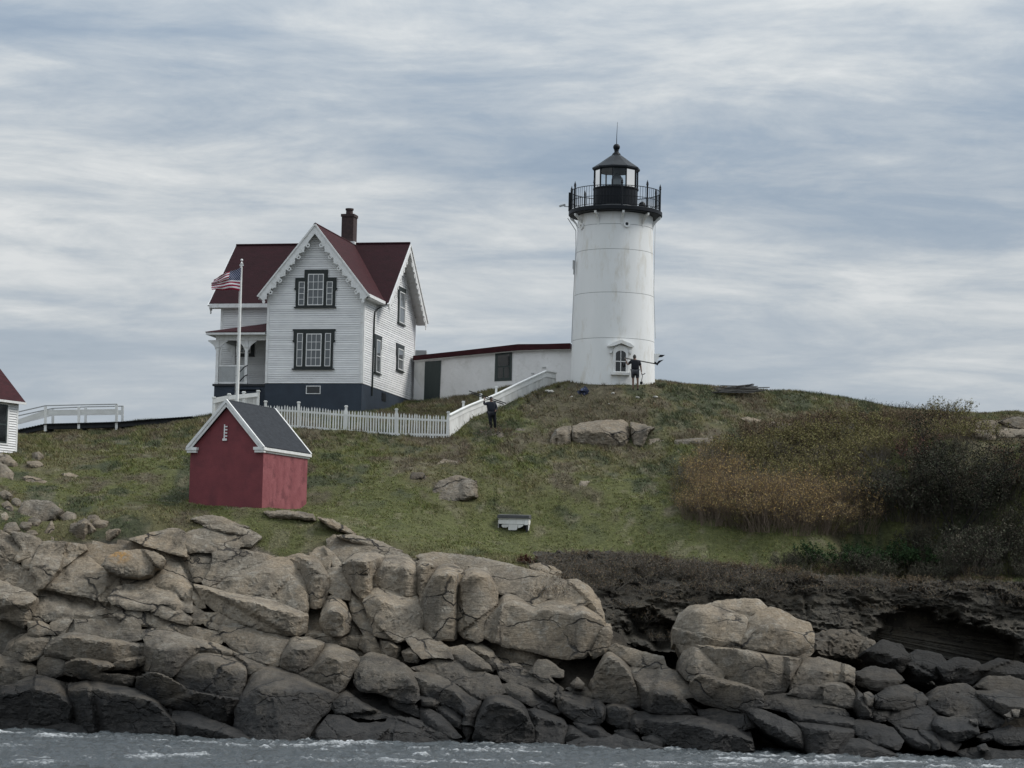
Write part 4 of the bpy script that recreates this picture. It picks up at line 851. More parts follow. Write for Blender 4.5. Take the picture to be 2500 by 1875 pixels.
p = h4([(1255,110),(1340,125),(1440,150),(1470,165),(1410,195),(1390,260),(1360,320),(1280,325),(1258,240)]); B(p, 'right boulder of the hillside outcrop with a rounded shoulder', ridge=.7, tone=.9)
p = h4([(1400,310),(1420,270),(1500,258),(1590,275),(1602,320),(1560,335),(1440,335)]); B(p, 'low boulder just right of the hillside outcrop', tone=.8)
p = h4([(1650,275),(1800,262),(1990,245),(1990,300),(1850,320),(1650,318)]); B(p, 'long dark ledge rock under turf at the left end of the thicket', ridge=.6, tone=.7)
p = h4([(770,670),(800,645),(880,645),(850,688),(800,692)]); B(p, 'lone small pale stone on the slope below the hillside outcrop', cat='stone', name='stone')
p = h4([(5,225),(60,200),(110,215),(100,252),(30,258)]); B(p, 'small pale rock in the grass right of the fence corner', cat='stone', name='stone', ridge=.35)
p = h4([(160,192),(240,175),(340,185),(350,207),(200,205)]); B(p, 'flat pale rock between the fence corner and the hillside outcrop', cat='stone', name='stone', ridge=.25)
s2 = lambda q: [(x*S2, y*S2) for x, y in q]
p = s2([(925,1066),(950,1037),(990,1025),(1030,1040),(1033,1068),(1000,1078),(950,1086),(927,1080)]); B(p, 'grey weathered ledge on the slope above the white box', ridge=.2, tone=.9, rough=1.2)
p = s2([(880,1034),(890,1020),(915,1022),(925,1034),(900,1038)]); B(p, 'small dark rock at the upper left of the weathered ledge', tone=.45)
p = s2([(938,1000),(960,992),(995,998),(985,1004),(950,1005)]); B(p, 'thin grey stone in the grass above the weathered ledge', ridge=.2)
q7 = lambda q: T(1700, 900, 240/2212.0, q)
p = q7([(1000,1115),(1150,1090),(1300,1110),(1470,1150),(1450,1205),(1250,1205),(1100,1180)]); B(p, 'pale flat rock near the crest left of the thicket', ridge=.3)
p = q7([(1550,1270),(1700,1205),(1900,1200),(2130,1255),(2100,1360),(1850,1410),(1600,1350)]); B(p, 'rounded grey rock at the upper edge of the thicket', ridge=.5, tone=.8)
r7 = lambda q: T(2100, 960, 400/2212.0, q)
for q, lab, yb in (([(1440,470),(1540,400),(1680,370),(1850,375),(1900,390),(2050,440),(2110,480),(1950,500),(1700,500)], 'upper left dome of the rock outcrop at the right edge', 127.5),
        ([(1870,380),(1990,335),(2130,325),(2300,335),(2300,500),(2100,470),(1980,410)], 'large dark dome of the outcrop cut by the right edge', 129.0),
        ([(1530,500),(1700,480),(1800,495),(1840,560),(1840,630),(1700,610),(1570,550)], 'pale lichened face below the outcrop domes at right', 125.5),
        ([(1830,510),(2000,480),(2300,495),(2300,570),(2000,580),(1880,600)], 'long pale ledge under the dark dome at the right edge', 125.8)):
    B(r7(q), lab, ridge=.35, front=.3, back=2.0, tone=.9 if 'pale' in lab else .62)
p = T5([(1140,165),(1230,140),(1330,150),(1440,185),(1500,205),(1400,210),(1280,200),(1200,182)]); B(p, 'flat rock ledge in the turf in front of the red shed', ridge=.45, front=.5)
p = T5([(1215,205),(1330,196),(1460,214),(1575,262),(1540,290),(1400,240),(1280,232)]); B(p, 'second pale ledge just below the flat one in front of the red shed', ridge=.45, front=.5)
p = T5([(1580,118),(1720,112),(1880,135),(1900,160),(1740,150),(1620,140)]); B(p, 'low grey rock rib at the foot of the red shed corner', ridge=.5, front=.4)
p = T5([(2010,262),(2120,258),(2280,300),(2420,345),(2380,352),(2200,318),(2080,290)]); B(p, 'long pale slab in the turf right of the shed above the whaleback', ridge=.4, front=.4)
p = T5([(1900,150),(1990,165),(2080,205),(2140,240),(2090,244),(1990,205)]); B(p, 'thin pale rock rib in the turf right of the red shed', ridge=.4, front=.5)
for q, lab in ((([(2090,1340),(2130,1325),(2150,1350),(2120,1370)]), 'pale brown cobble on the shore rocks near the right edge'), ([(2140,1310),(2190,1310),(2180,1345),(2150,1345)], 'pale cobble above the brown one near the right edge'),
        ([(1890,1365),(1930,1362),(1935,1390),(1900,1390)], 'single white cobble on the dark shore slab at right'), ([(1935,1520),(1980,1510),(2010,1535),(1980,1550),(1940,1545)], 'round wet cobble at the water edge at right'),
        ([(1250,1210),(1285,1200),(1315,1225),(1300,1280),(1270,1280)], 'upright tan stone wedged right of the split boulder')):
    p = T7(q); B(p, lab, Ybase=yk(p, .9), cat='stone', name='cobble', tone=1.5 if 'pale' in lab or 'white' in lab else 1.0, step=3)
p = T6([(1580,1150),(1620,1115),(1665,1150),(1655,1180),(1600,1175)]); B(p, 'small square block perched on slanting ledges below the whaleback', Ybase=yk(p, .8), ridge=.5, cat='stone', name='stone', step=3)
# ------------------------------------------------------------------ keeper's house
HZ = 16.717; HX, HY = -7.785, 127.0; YAW = R_(12.35)
house = tag(empty('house', (HX, HY, HZ), -YAW), "two-storey white clapboard house with dark red roofs and scalloped gable boards", 'house')
WD, DP = 5.24, 10.6; RZ = 8.35; YC = DP-3.75; YM = DP-7.5; XL = -8.86
SL = (8.35-4.60)/3.0                                                   # wing roof slope
SLM = (8.35-4.55)/4.2
def wing_z(x): return RZ - 0.10 - abs(x + WD/2)*SL                     # underside of wing roof over the gable
def main_z(y): return RZ - 0.10 - abs(y - YC)*SLM
DZ = 4.7                                                               # eave height of the walls
# wall cores (slightly behind the boards)
mb = MB(); e = 0.03
mb.prism([(-WD+e, -0.9), (-e, -0.9), (-e, DZ-0.1), (-WD/2, RZ-0.45), (-WD+e, DZ-0.1)], e, YC)          # wing
o_ = len(mb.v)
mb2 = MB(tr=lambda x, y, z: (y, x, z)); mb2.prism([(YM+e, -0.9), (DP-e, -0.9), (DP-e, DZ-0.2), (YC, RZ-0.5), (YM+e, DZ-0.2)], XL+e, -e)
mb.add([mb2.tr(*v) for v in mb2.v], mb2.f)
mb.build('wall', white_clap, house)
# foundation
f = MB(); f.box(-WD-0.004, 0.012, -0.012, YM, -2.2, -0.02); f.box(XL, 0.012, YM, DP+0.01, -2.2, -0.021); f.build('foundation', slate_base, house)
# clapboards: one object per course
EXP = 0.118
def clap(tr, x0, x1, z, sl0=0.0, sl1=0.0):
    # wedge board from x0..x1 at height z; ends may follow a raking roof (dx per dz)
    h = EXP - 0.009
    b = MB(tr); t0, t1 = 0.034, 0.010
    b.add([(x0, -t0, z), (x1, -t0, z), (x1 + sl1*h, -t1, z+h), (x0 + sl0*h, -t1, z+h), (x0, 0.03, z), (x1, 0.03, z), (x1 + sl1*h, 0.03, z+h), (x0 + sl0*h, 0.03, z+h)],
          [(0,1,2,3), (5,4,7,6), (0,4,5,1), (1,5,6,2), (3,2,6,7), (0,3,7,4)])
    return b.build('clapboard', white_clap, house)
frontT = lambda x, y, z: (x, y, z)
rightT = lambda x, y, z: (-y, x, z)                                    # runs along +y, outward +x
CB = 0.13
z = 0.0; k = 0
while z < RZ-0.6:
    if z < DZ-0.05: clap(frontT, -WD+CB, -CB, z)
    else:
        hw = (RZ-0.25 - z)/SL; hw2 = min(hw, WD/2-CB)
        clap(frontT, -WD/2-hw2, -WD/2+hw2, z, 1/SL, -1/SL)
    if z < DZ-0.05:
        clap(rightT, CB, DP-CB, z)
        clap(lambda x, y, z_: (x, YM+y, z_), XL+CB, -WD-0.02, z)
        clap(lambda x, y, z_: (-WD-0.0+y, YM-x, z_), 0.12, YM-CB, z)   # west flank of the wing, above and inside the porch
    else:
        hw = (RZ-0.3 - z)/SLM; clap(rightT, YC-min(hw, 3.75-CB), YC+min(hw, 3.75-CB), z, 1/SLM, -1/SLM)
    z += EXP; k += 1
# corner boards
for tr, x in ((frontT, -WD), (frontT, -CB), (rightT, 0.0), (rightT, DP-CB)):
    MB(tr).box(x, x+CB, -0.052, 0.0, -0.01, DZ-0.05).build('corner_board', white_trim, house)
MB().box(XL, XL+CB, YM-0.035, YM, -0.01, DZ-0.05).build('corner_board', white_trim, house)
# roofs
TH = 0.14
def roof_slab(p0, p1, q1, q0, th=TH, name='roof', m_=red_roof):
    """quad slab p0-p1 (ridge) to q0-q1 (eave), th thick downward along the normal"""
    p0, p1, q0, q1 = map(Vector, (p0, p1, q0, q1)); n = (p1-p0).cross(q0-p0).normalized()
    if n.z < 0: n = -n
    b = MB(); vs = [p0, p1, q1, q0] + [v - n*th for v in (p0, p1, q1, q0)]
    b.add(vs, [(0,1,2,3), (7,6,5,4), (0,4,5,1), (1,5,6,2), (2,6,7,3), (3,7,4,0)]); return b.build(name, m_, house)
ov, hwd = 0.45, 3.0; cxw = -WD/2
ez = RZ - hwd*SL; mz = RZ - 4.2*SLM
XR, XLr = 0.60, -9.40
# main roof (front slope in two pieces beside the wing, rear slope whole)
roof_slab((XLr, YC, RZ), (XR, YC, RZ), (XR, YC+4.2, mz), (XLr, YC+4.2, mz), m_=red_roof_old)
roof_slab((XLr, YC, RZ), (XR, YC, RZ), (XR, YC-4.2, mz), (XLr, YC-4.2, mz), m_=red_roof_old)
roof_slab((cxw, -ov, RZ+0.03), (cxw, YC, RZ+0.03), (cxw+hwd, YC-4.15, ez+0.03), (cxw+hwd, -ov, ez+0.03))
roof_slab((cxw, -ov, RZ+0.03), (cxw, YC, RZ+0.03), (cxw-hwd, YC-4.15, ez+0.03), (cxw-hwd, -ov, ez+0.03))
MB().tube([(XLr, YC, RZ+0.02), (XR, YC, RZ+0.02)], 0.06, 6).build('ridge_cap', red_roof_old, house)
# barge boards with scalloped lower edge
def barge(tr, half, rise, th, wide=0.30, n=11):
    b = MB(tr); L_ = math.hypot(half, rise)
    for s in (-1, 1):
        ux, uz = s*half/L_, -rise/L_; nx, nz = -rise/L_*s*1.0, -half/L_     # along the rake / inward-down normal
        def pt(a, d): return (ux*a + nx*d, uz*a + nz*d)
        c = [pt(0, 0.0), pt(L_, 0.0), pt(L_, wide), pt(wide*half/rise*0 + wide*rise/half*0.0 + 0.0, wide)]
        # mitre at the top
        c[3] = (0.0, -wide*L_/half)
        b.prism(c, 0.0, th)
        cap = [pt(0, -0.05), pt(L_+0.03, -0.05), pt(L_+0.03, 0.03), pt(0, 0.03)]; b.prism(cap, -0.05, th+0.02)
        for i in range(n):
            a = (i+0.75)*L_/(n+0.2); px_, pz_ = pt(a, wide)
            if abs(px_) < 0.35: continue
            if i % 2 == 0:
                q = pt(a, wide+0.10); b.ring(q, 0.085, 0.028, 0.005, th-0.005, 14)
                b.prism([pt(a-0.16, wide-0.02), pt(a+0.16, wide-0.02), pt(a+0.10, wide+0.05), pt(a, wide+0.075), pt(a-0.10, wide+0.05)], 0.006, th-0.006)
            else:
                b.prism([pt(a-0.22, wide-0.02), pt(a+0.22, wide-0.02), pt(a+0.17, wide+0.05), pt(a+0.07, wide+0.10), pt(a, wide+0.17), pt(a-0.07, wide+0.10), pt(a-0.17, wide+0.05)], 0.004, th-0.004)
        # drop pendant at the foot
        q = pt(L_-0.12, wide); b.box(q[0]-0.05, q[0]+0.05, 0.01, th-0.01, q[1]-0.22, q[1]+0.05)
        b.ring((q[0], q[1]-0.20), 0.055, 0.03, 0.015, th-0.015, 12)
    return b.build('bargeboard', white_trim, house)
barge(lambda x, y, z: (cxw + x, -ov - 0.02 + y, RZ - 0.08 + z), hwd, hwd*SL, 0.06, n=12)
barge(lambda x, y, z: (XR + 0.02 - y, YC + x, RZ - 0.10 + z), 4.2, 4.2*SLM, 0.06, n=14)
barge(lambda x, y, z: (XLr - 0.02 + y, YC + x, RZ - 0.10 + z), 4.2, 4.2*SLM, 0.06, n=14)
# soffits under the gable overhangs, eave fascias
def strip(vs, name='soffit'):
    b = MB(); b.add(vs + [(v[0], v[1], v[2]-0.03) for v in vs], [(0,1,2,3), (7,6,5,4), (0,4,5,1), (1,5,6,2), (2,6,7,3), (3,7,4,0)]); return b.build(name, white_trim, house)
for s in (-1, 1):
    strip([(cxw, -ov+0.03, RZ-0.20), (cxw, 0, RZ-0.20), (cxw+s*hwd, 0, ez-0.20), (cxw+s*hwd, -ov+0.03, ez-0.20)])
    strip([(0, YC, RZ-0.21), (XR-0.02, YC, RZ-0.21), (XR-0.02, YC+s*4.2, mz-0.21), (0, YC+s*4.2, mz-0.21)])
    strip([(XLr+0.02, YC, RZ-0.21), (XL, YC, RZ-0.21), (XL, YC+s*4.2, mz-0.21), (XLr+0.02, YC+s*4.2, mz-0.21)])
MB().box(XLr, cxw-hwd+0.25, YM-0.47, YM-0.42, mz-0.22, mz-0.01).build('eave_fascia', white_trim, house)
MB().box(XLr+0.05, cxw-hwd+0.3, YM-0.42, YM, mz-0.24, mz-0.20).build('soffit', white_trim, house)
MB().box(cxw+hwd-0.02, cxw+hwd+0.06, -ov, YM-0.45, ez-0.16, ez+0.0).build('gutter', white_trim, house)
MB().box(0.0, cxw+hwd, 0.0, YM-0.4, ez-0.20, ez-0.15).build('soffit', white_trim, house)
MB().box(XL, 0, DP+0.40, DP+0.46, mz-0.2, mz).build('eave_fascia', white_trim, house)
# windows
def window(tr, x0, x1, z0, z1, parts, outline, deep=0.055):
    """outline: casing polygon (dark green). parts: list of (x0, x1, z0, z1, nx, nz, split) white sashes with panes"""
    w = MB(tr); w.prism(outline, -deep, -0.001); w.box(x0-0.07, x1+0.07, -deep-0.05, -0.002, z0-0.07, z0-0.002)
    wo = w.build('window', green_trim, house)
    for (a0, a1, b0, b1, nx, nz, split) in parts:
        f = MB(tr); t = 0.045 if a1-a0 > 0.5 else 0.032
        f.box(a0, a0+t, -deep-0.03, -deep+0.002, b0, b1); f.box(a1-t, a1, -deep-0.03, -deep+0.002, b0, b1)
        f.box(a0+t, a1-t, -deep-0.029, -deep+0.002, b0, b0+t); f.box(a0+t, a1-t, -deep-0.029, -deep+0.002, b1-t, b1)
        zs = [b0+t, b1-t]
        if split:
            mz_ = (b0+b1)/2; f.box(a0+t, a1-t, -deep-0.034, -deep+0.002, mz_-t*0.5, mz_+t*0.5); zs = [b0+t, mz_-t*0.5, mz_+t*0.5, b1-t]
        g = 0.012
        for s in range(0, len(zs), 2):
            lo, hi = zs[s], zs[s+1]
            for i in range(1, nx):
                xx = a0+t + (a1-a0-2*t)*i/nx; f.box(xx-g, xx+g, -deep-0.024, -deep+0.001, lo, hi)
            for j in range(1, nz):
                zz = lo + (hi-lo)*j/nz; f.box(a0+t, a1-t, -deep-0.023, -deep+0.001, zz-g, zz+g)
        f.build('sash', white_trim, wo)
        for s in range(0, len(zs), 2):
            lo, hi = zs[s], zs[s+1]
            for i in range(nx):
                for j in range(nz):
                    xa = a0+t + (a1-a0-2*t)*i/nx; xb = a0+t + (a1-a0-2*t)*(i+1)/nx; za = lo+(hi-lo)*j/nz; zb = lo+(hi-lo)*(j+1)/nz
                    MB(tr).box(xa, xb, -deep-0.010, -deep-0.0006, za, zb).build('pane', pane_glass, wo)
    return wo
fT = lambda x, y, z: (x, y-0.042, z)
rT = lambda x, y, z: (0.022-y, x, z)
# lower front triple window
window(fT, -3.70, -1.56, 0.76, 2.80, [(-3.53, -3.22, 0.87, 2.60, 1, 2, True), (-3.03, -2.20, 0.87, 2.58, 3, 2, True), (-2.01, -1.70, 0.87, 2.60, 1, 2, True)],
       [(-3.68,0.74),(-1.58,0.74),(-1.58,2.10),(-1.47,2.18),(-1.47,2.24),(-1.52,2.24),(-1.52,2.72),(-1.47,2.74),(-1.47,2.82),(-3.79,2.82),(-3.79,2.74),(-3.74,2.72),(-3.74,2.24),(-3.79,2.24),(-3.79,2.18),(-3.68,2.10)])
# upper front window: tall sash between two low side lights
window(fT, -3.68, -1.54, 4.00, 5.9, [(-3.52, -3.20, 4.07, 5.31, 1, 2, True), (-3.03, -2.17, 4.07, 5.72, 3, 2, True), (-2.00, -1.68, 4.07, 5.31, 1, 2, True)],
       [(-3.68,3.98),(-1.54,3.98),(-1.54,4.85),(-1.44,4.92),(-1.44,4.98),(-1.49,4.98),(-1.49,5.52),(-1.97,5.52),(-1.97,5.95),(-3.24,5.95),(-3.24,5.52),(-3.73,5.52),(-3.73,4.98),(-3.78,4.98),(-3.78,4.92),(-3.68,4.85)])
def side_window(yc, w, z0, z1, drop):
    a, b = yc-w/2, yc+w/2
    window(rT, a+0.1, b-0.1, z0, z1, [(a+0.28, b-0.28, z0+0.03, z1-0.26, 1, 1, True)],
       [(a+0.10,z0-0.02),(b-0.10,z0-0.02),(b-0.10,z1-drop-0.06),(b,z1-drop),(b,z1-0.10),(b+0.05,z1-0.08),(b+0.05,z1),(a-0.05,z1),(a-0.05,z1-0.08),(a,z1-0.10),(a,z1-drop),(a+0.10,z1-drop-0.06)])
side_window(7.40, 1.62, 3.98, 5.98, 0.60); side_window(2.78, 1.35, 0.80, 2.82, 0.68); side_window(7.35, 1.60, 1.40, 2.84, 0.66)
# porch window on the recessed wall
window(lambda x, y, z: (x, YM-0.022+y, z), -8.05, -6.95, 1.78, 2.85, [(-7.86, -7.10, 1.90, 2.75, 2, 1, True)], [(-8.10,1.76),(-6.90,1.76),(-6.90,2.50),(-6.78,2.60),(-6.78,2.95),(-8.22,2.95),(-8.22,2.60),(-8.10,2.50)])
# cellar windows
cw = MB(lambda x, y, z: (x, y-0.014, z)); cw.box(-2.99, -2.20, -0.03, -0.001, -0.57, -0.14); cwo = cw.build('cellar_window', white_trim, house)
MB(lambda x, y, z: (x, y-0.014, z)).box(-2.945, -2.245, -0.036, -0.028, -0.53, -0.18).build('pane', pane_dark, cwo)
cw = MB(lambda x, y, z: (0.014-y, x, z)); cw.box(3.9, 4.7, -0.02, -0.001, -0.55, -0.12); cw.build('cellar_window', black_iron, house)
# downspout
MB().tube([(0.18, 3.0, 4.40), (0.10, 2.4, 4.18), (0.07, 1.95, 3.95), (0.07, 1.85, 3.6), (0.07, 1.80, 0.0), (0.07, 1.78, -0.5)], 0.045, 8).build('downspout', green_trim, house, 60)
# chimney
ch = MB(); ch.box(-3.30, -2.62, YC-0.15, YC+0.58, 7.4, 10.0); ch.box(-3.34, -2.58, YC-0.19, YC+0.62, 9.86, 10.01)
cho = ch.build('chimney', chimney_brick, house)
cpot = MB(); cpot.lathe([(0.20, 9.95), (0.19, 10.25), (0.23, 10.27), (0.23, 10.36), (0.15, 10.36), (0.15, 9.97)], 14, (-2.97, YC+0.22, 0)); cpot.build('chimney_pot', chimney_brick, cho, 40)
fl = MB(); fl.box(-3.46, -2.48, YC-0.30, YC+0.72, RZ-0.05, RZ+0.10); fl.build('flashing', white_trim, cho)
# porch
px0, px1, py0, py1 = -8.10, -5.26, 0.20, YM
d = MB(); d.box(px0-0.08, px1, py0-0.08, py1-0.04, -0.14, -0.03); d.build('porch_deck', dark_wood, house)
d = MB(); d.box(px0, px1-0.01, py0, py0+0.06, -2.4, -0.145); d.box(px0, px0+0.06, py0+0.062, py1-0.05, -2.4, -0.146); d.build('porch_skirt', slate_base, house)
for x, y in ((px0+0.10, py0+0.10), (-6.40, py0+0.10), (px0+0.10, py1-0.12)):
    p = MB(); p.box(x-0.075, x+0.075, y-0.075, y+0.075, -0.03, 2.32); p.box(x-0.10, x+0.10, y-0.10, y+0.10, -0.028, 0.10); p.box(x-0.11, x+0.11, y-0.11, y+0.11, 1.90, 1.96)
    for s in (-1, 1):
        if x < -8 and s < 0: continue
        p.prism([(x+s*0.08, 2.30), (x+s*0.08, 1.72), (x+s*0.13, 1.80), (x+s*0.20, 1.98), (x+s*0.36, 2.12), (x+s*0.52, 2.22), (x+s*0.55, 2.30)], y-0.03, y+0.03)
    p.build('porch_post', white_trim, house)
b = MB(); b.box(px0, px1, py0+0.03, py0+0.17, 2.28, 2.56); b.box(px0+0.03, px0+0.17, py0+0.171, py1-0.05, 2.281, 2.561); b.build('porch_beam', white_trim, house)
b = MB(); ex0, ey0 = px0-0.42, py0-0.40
b.box(ex0, px1, ey0, ey0+0.05, 2.54, 2.68); b.box(ex0, ex0+0.05, ey0+0.051, py1, 2.541, 2.681); b.box(ex0+0.05, px1, ey0+0.051, py1-0.05, 2.565, 2.59); b.build('porch_cornice', white_trim, house)
b = MB(); A = (ex0-0.03, ey0-0.03, 2.69); Bp = (px1, ey0-0.03, 2.69); C = (px1, 1.35, 3.32); D = (-5.75, 1.5, 3.32); E_ = (ex0-0.03, py1-0.03, 2.69); G = (-5.75, py1-0.03, 3.32); H = (px1, py1-0.03, 3.32)
b.add([A, Bp, C, D, E_, G, H, (A[0],A[1],2.66), (Bp[0],Bp[1],2.66), (E_[0],E_[1],2.66), (px1, py1-0.03, 2.66)], [(0,1,2,3), (0,3,5,4), (3,2,6,5), (0,7,8,1), (4,9,7,0), (7,9,10,8)])
b.build('porch_roof', red_roof, house)
# porch rail panels (lattice read as a board screen), handrails of the steps, porch door
b = MB(); b.box(px0+0.18, -6.48, py0+0.07, py0+0.12, 0.90, 0.97); b.box(px0+0.18, -6.48, py0+0.07, py0+0.12, 0.02, 0.08); b.build('porch_rail', white_trim, house)
for i in range(20):
    x = px0+0.22 + i*0.072
    MB().box(x, x+0.060, py0+0.085, py0+0.105, 0.08, 0.90).build('baluster_board', grey_paint, house)
b = MB(); b.box(-WD-0.07, -WD-0.032, 0.55, 1.75, -0.03, 2.25); b.build('porch_door', green_trim, house)
for zz in (0.25, 0.75):
    MB().tube([(-6.32, py0+0.05, zz+0.20), (-6.40, py0-0.15, zz+0.12), (-6.62, py0-0.9, zz-0.45)], 0.028, 8).build('handrail', black_iron, house, 60)
for i in range(5):
    MB().box(-7.0, -5.5, py0-0.30-0.28*i, py0-0.09-0.28*i+0.06, -0.34-0.2*i, -0.29-0.2*i).build('step', slate_base, house)
# ivy-like dead twig by the corner
# ------------------------------------------------------------------ lighthouse
TX, TY, TZ = 5.33, 130.0, 17.15
tower = tag(empty('lighthouse', (TX, TY, TZ)), 'white cylindrical iron lighthouse with a black lantern and railed gallery', 'lighthouse')
def rad(z): return 2.25 - 0.25*z/8.95
zs = [-1.2, 2.30, 4.72, 7.02, 8.36, 9.02]
for i in range(5):
    z0, z1 = zs[i], zs[i+1]; g = 0.014
    b = MB(); b.lathe([(rad(z0)-0.03, z0), (rad(z0+g), z0+g), (rad(z1), z1-g), (rad(z1)-0.03, z1)], 96, cap0=(i == 0), cap1=(i == 4))
    b.build('wall_plate_ring', white_tower, tower, 30)
b = MB()
for z in zs[1:5]: b.lathe([(rad(z)-0.022, z-0.016), (rad(z)-0.010, z-0.016), (rad(z)-0.010, z+0.016), (rad(z)-0.022, z+0.016)], 96, cap0=False, cap1=False)
b.build('plate_seam', grey_seam, tower)
ZD = 9.02
b = MB(); b.lathe([(1.9, ZD), (2.46, ZD+0.02), (2.50, ZD+0.06), (2.50, ZD+0.24), (2.44, ZD+0.28), (1.0, ZD+0.28)], 64); b.build('gallery_deck', black_iron, tower, 30)
NB = 10
for i in range(NB):
    a = -math.pi/2 + R_(7.6) + math.pi*2*i/NB
    tr = lambda x, y, z, a=a: (x*math.cos(a)-y*math.sin(a), x*math.sin(a)+y*math.cos(a), z)
    k = MB(tr); r0 = 1.985
    prof = [(r0, ZD-0.72), (r0+0.05, ZD-0.72), (r0+0.07, ZD-0.58), (r0+0.14, ZD-0.40), (r0+0.28, ZD-0.24), (r0+0.44, ZD-0.12), (r0+0.46, ZD-0.001), (r0+0.38, ZD-0.001), (r0+0.24, ZD-0.12), (r0+0.10, ZD-0.30), (r0+0.04, ZD-0.48), (r0, ZD-0.56)]
    k.prism(prof, -0.055, 0.055); k.build('gallery_bracket', white_tower, tower)
# railing
NP = 10; RR = 2.40; ZT = ZD+0.28
for i in range(NP):
    a = -math.pi/2 + R_(5.5) + math.pi*2*i/NP; c, s = math.cos(a)*RR, math.sin(a)*RR
    p = MB(); p.tube([(c, s, ZT-0.02), (c, s, ZT+1.16)], 0.045, 8); p.lathe([(0.045, 1.16), (0.075, 1.20), (0.05, 1.24), (0.06, 1.29), (0.03, 1.36), (0.005, 1.46)], 8, (c, s, ZT)); p.build('railing_post', black_iron, tower, 50)
for zr, r in ((1.06, 0.022), (0.50, 0.018), (0.08, 0.018)):
    pts = [(RR*math.cos(2*math.pi*j/60), RR*math.sin(2*math.pi*j/60), ZT+zr) for j in range(61)]
    MB().tube(pts, r, 6, False).build('railing_rail', black_iron, tower, 60)
bal = MB().tube([(0, 0, ZT+0.08), (0, 0, ZT+1.06)], 0.013, 5).mesh('baluster')
for j in range(90):
    a = 2*math.pi*j/90; o = link('baluster', bal, black_iron, tower); o.location = (RR*math.cos(a), RR*math.sin(a), 0)
# lantern
RL = 1.17; ZL = ZT
b = MB(); b.lathe([(RL+0.04, ZL), (RL+0.04, ZL+0.12), (RL, ZL+0.13), (RL, ZL+1.16), (RL+0.05, ZL+1.17), (RL+0.05, ZL+1.24), (RL-0.03, ZL+1.25), (0.3, ZL+1.20)], 40); b.build('lantern_wall', black_iron, tower, 30)
MB().lathe([(RL+0.012, ZL+0.22), (RL+0.024, ZL+0.22), (RL+0.024, ZL+0.238), (RL+0.012, ZL+0.238)], 40, cap0=False, cap1=False).build('lantern_band', grey_seam, tower)
ZG0, ZG1 = ZL+1.24, ZL+2.22; NG = 10
for j in range(NG):
    a = 2*math.pi*(j)/NG + 0.12; c, s = math.cos(a), math.sin(a)
    MB().bar((c*RL, s*RL, ZG0), (c*RL, s*RL, ZG1), 0.055, 0.07, (c, s, 0)).build('lantern_mullion', black_iron, tower)
    a2 = a + 2*math.pi/NG; q = [(c*(RL-0.012), s*(RL-0.012)), (math.cos(a2)*(RL-0.012), math.sin(a2)*(RL-0.012))]
    g = MB(); g.add([(q[0][0], q[0][1], ZG0), (q[1][0], q[1][1], ZG0), (q[1][0], q[1][1], ZG1), (q[0][0], q[0][1], ZG1)], [(0,1,2,3)]); g.build('lantern_pane', lantern_glass, tower)
b = MB(); b.lathe([(RL-0.05, ZG1-0.02), (RL+0.03, ZG1-0.03), (RL+0.12, ZG1+0.04), (RL+0.13, ZG1+0.12), (0.85, ZG1+0.42), (0.50, ZG1+0.68), (0.24, ZG1+0.86), (0.20, ZG1+0.90)], NG, a0=0.12); b.build('lantern_roof', black_iron2, tower)
MB().lathe([(0.02, ZG1-0.02), (RL-0.06, ZG1-0.021), (0.4, ZG1+0.35), (0.02, ZG1+0.5)], 20, cap0=False).build('lantern_ceiling', black_iron, tower, 40)
b = MB(); b.lathe([(0.21, 0.86), (0.23, 0.90), (0.20, 0.95), (0.13, 1.00), (0.11, 1.10), (0.14, 1.13)] + [(0.185*math.sin(t), 1.29-0.185*math.cos(t)) for t in np.linspace(0.75, math.pi-0.02, 10)], 20, (0, 0, ZG1)); b.build('ventilator_ball', black_iron, tower, 40)
MB().tube([(0, 0, ZG1+1.45), (0.0, 0, ZG1+1.9), (0.03, 0, ZG1+2.65)], [0.022, 0.016, 0.008], 6).build('lightning_rod', black_iron, tower, 60)
b = MB(); b.lathe([(0.16, -0.15), (0.26, 0.02), (0.30, 0.22), (0.30, 0.50), (0.24, 0.68), (0.12, 0.80), (0.05, 0.84)], 24, (0.05, 0, ZG0)); lz = b.build('lens', glass_mat('lens_glass', (0.20,0.21,0.22), 0.1), tower, 50)
MB().lathe([(0.10, -0.2), (0.10, 0.0), (0.20, 0.02), (0.20, 0.06), (0.08, 0.08)], 16, (-0.32, -0.1, ZG0+0.1)).build('lamp_stand', black_iron, tower, 50)
# window on the tower
aw = math.atan2(-2.2, 0.30)
wc = Vector((math.cos(aw), math.sin(aw), 0)); wt = Vector((-wc.y, wc.x, 0)); rw = rad(1.0)
tw = lambda x, y, z: tuple(wc*(rw - 0.06 - y) + wt*x + Vector((0, 0, z)))
def arch(w, z0, z1, rise, n=10): return [(-w, z0), (w, z0), (w, z1-rise)] + [(w*math.cos(t), z1-rise + rise*math.sin(t)) for t in np.linspace(0.15, math.pi-0.15, n)] + [(-w, z1-rise)]
wz = 0.50
w = MB(tw); w.prism(arch(0.40, wz-0.02, wz+1.38, 0.30), -0.16, 0.05); w.prism([(-0.50, wz-0.16), (0.50, wz-0.16), (0.50, wz-0.03), (-0.50, wz-0.03)], -0.28, 0.05)
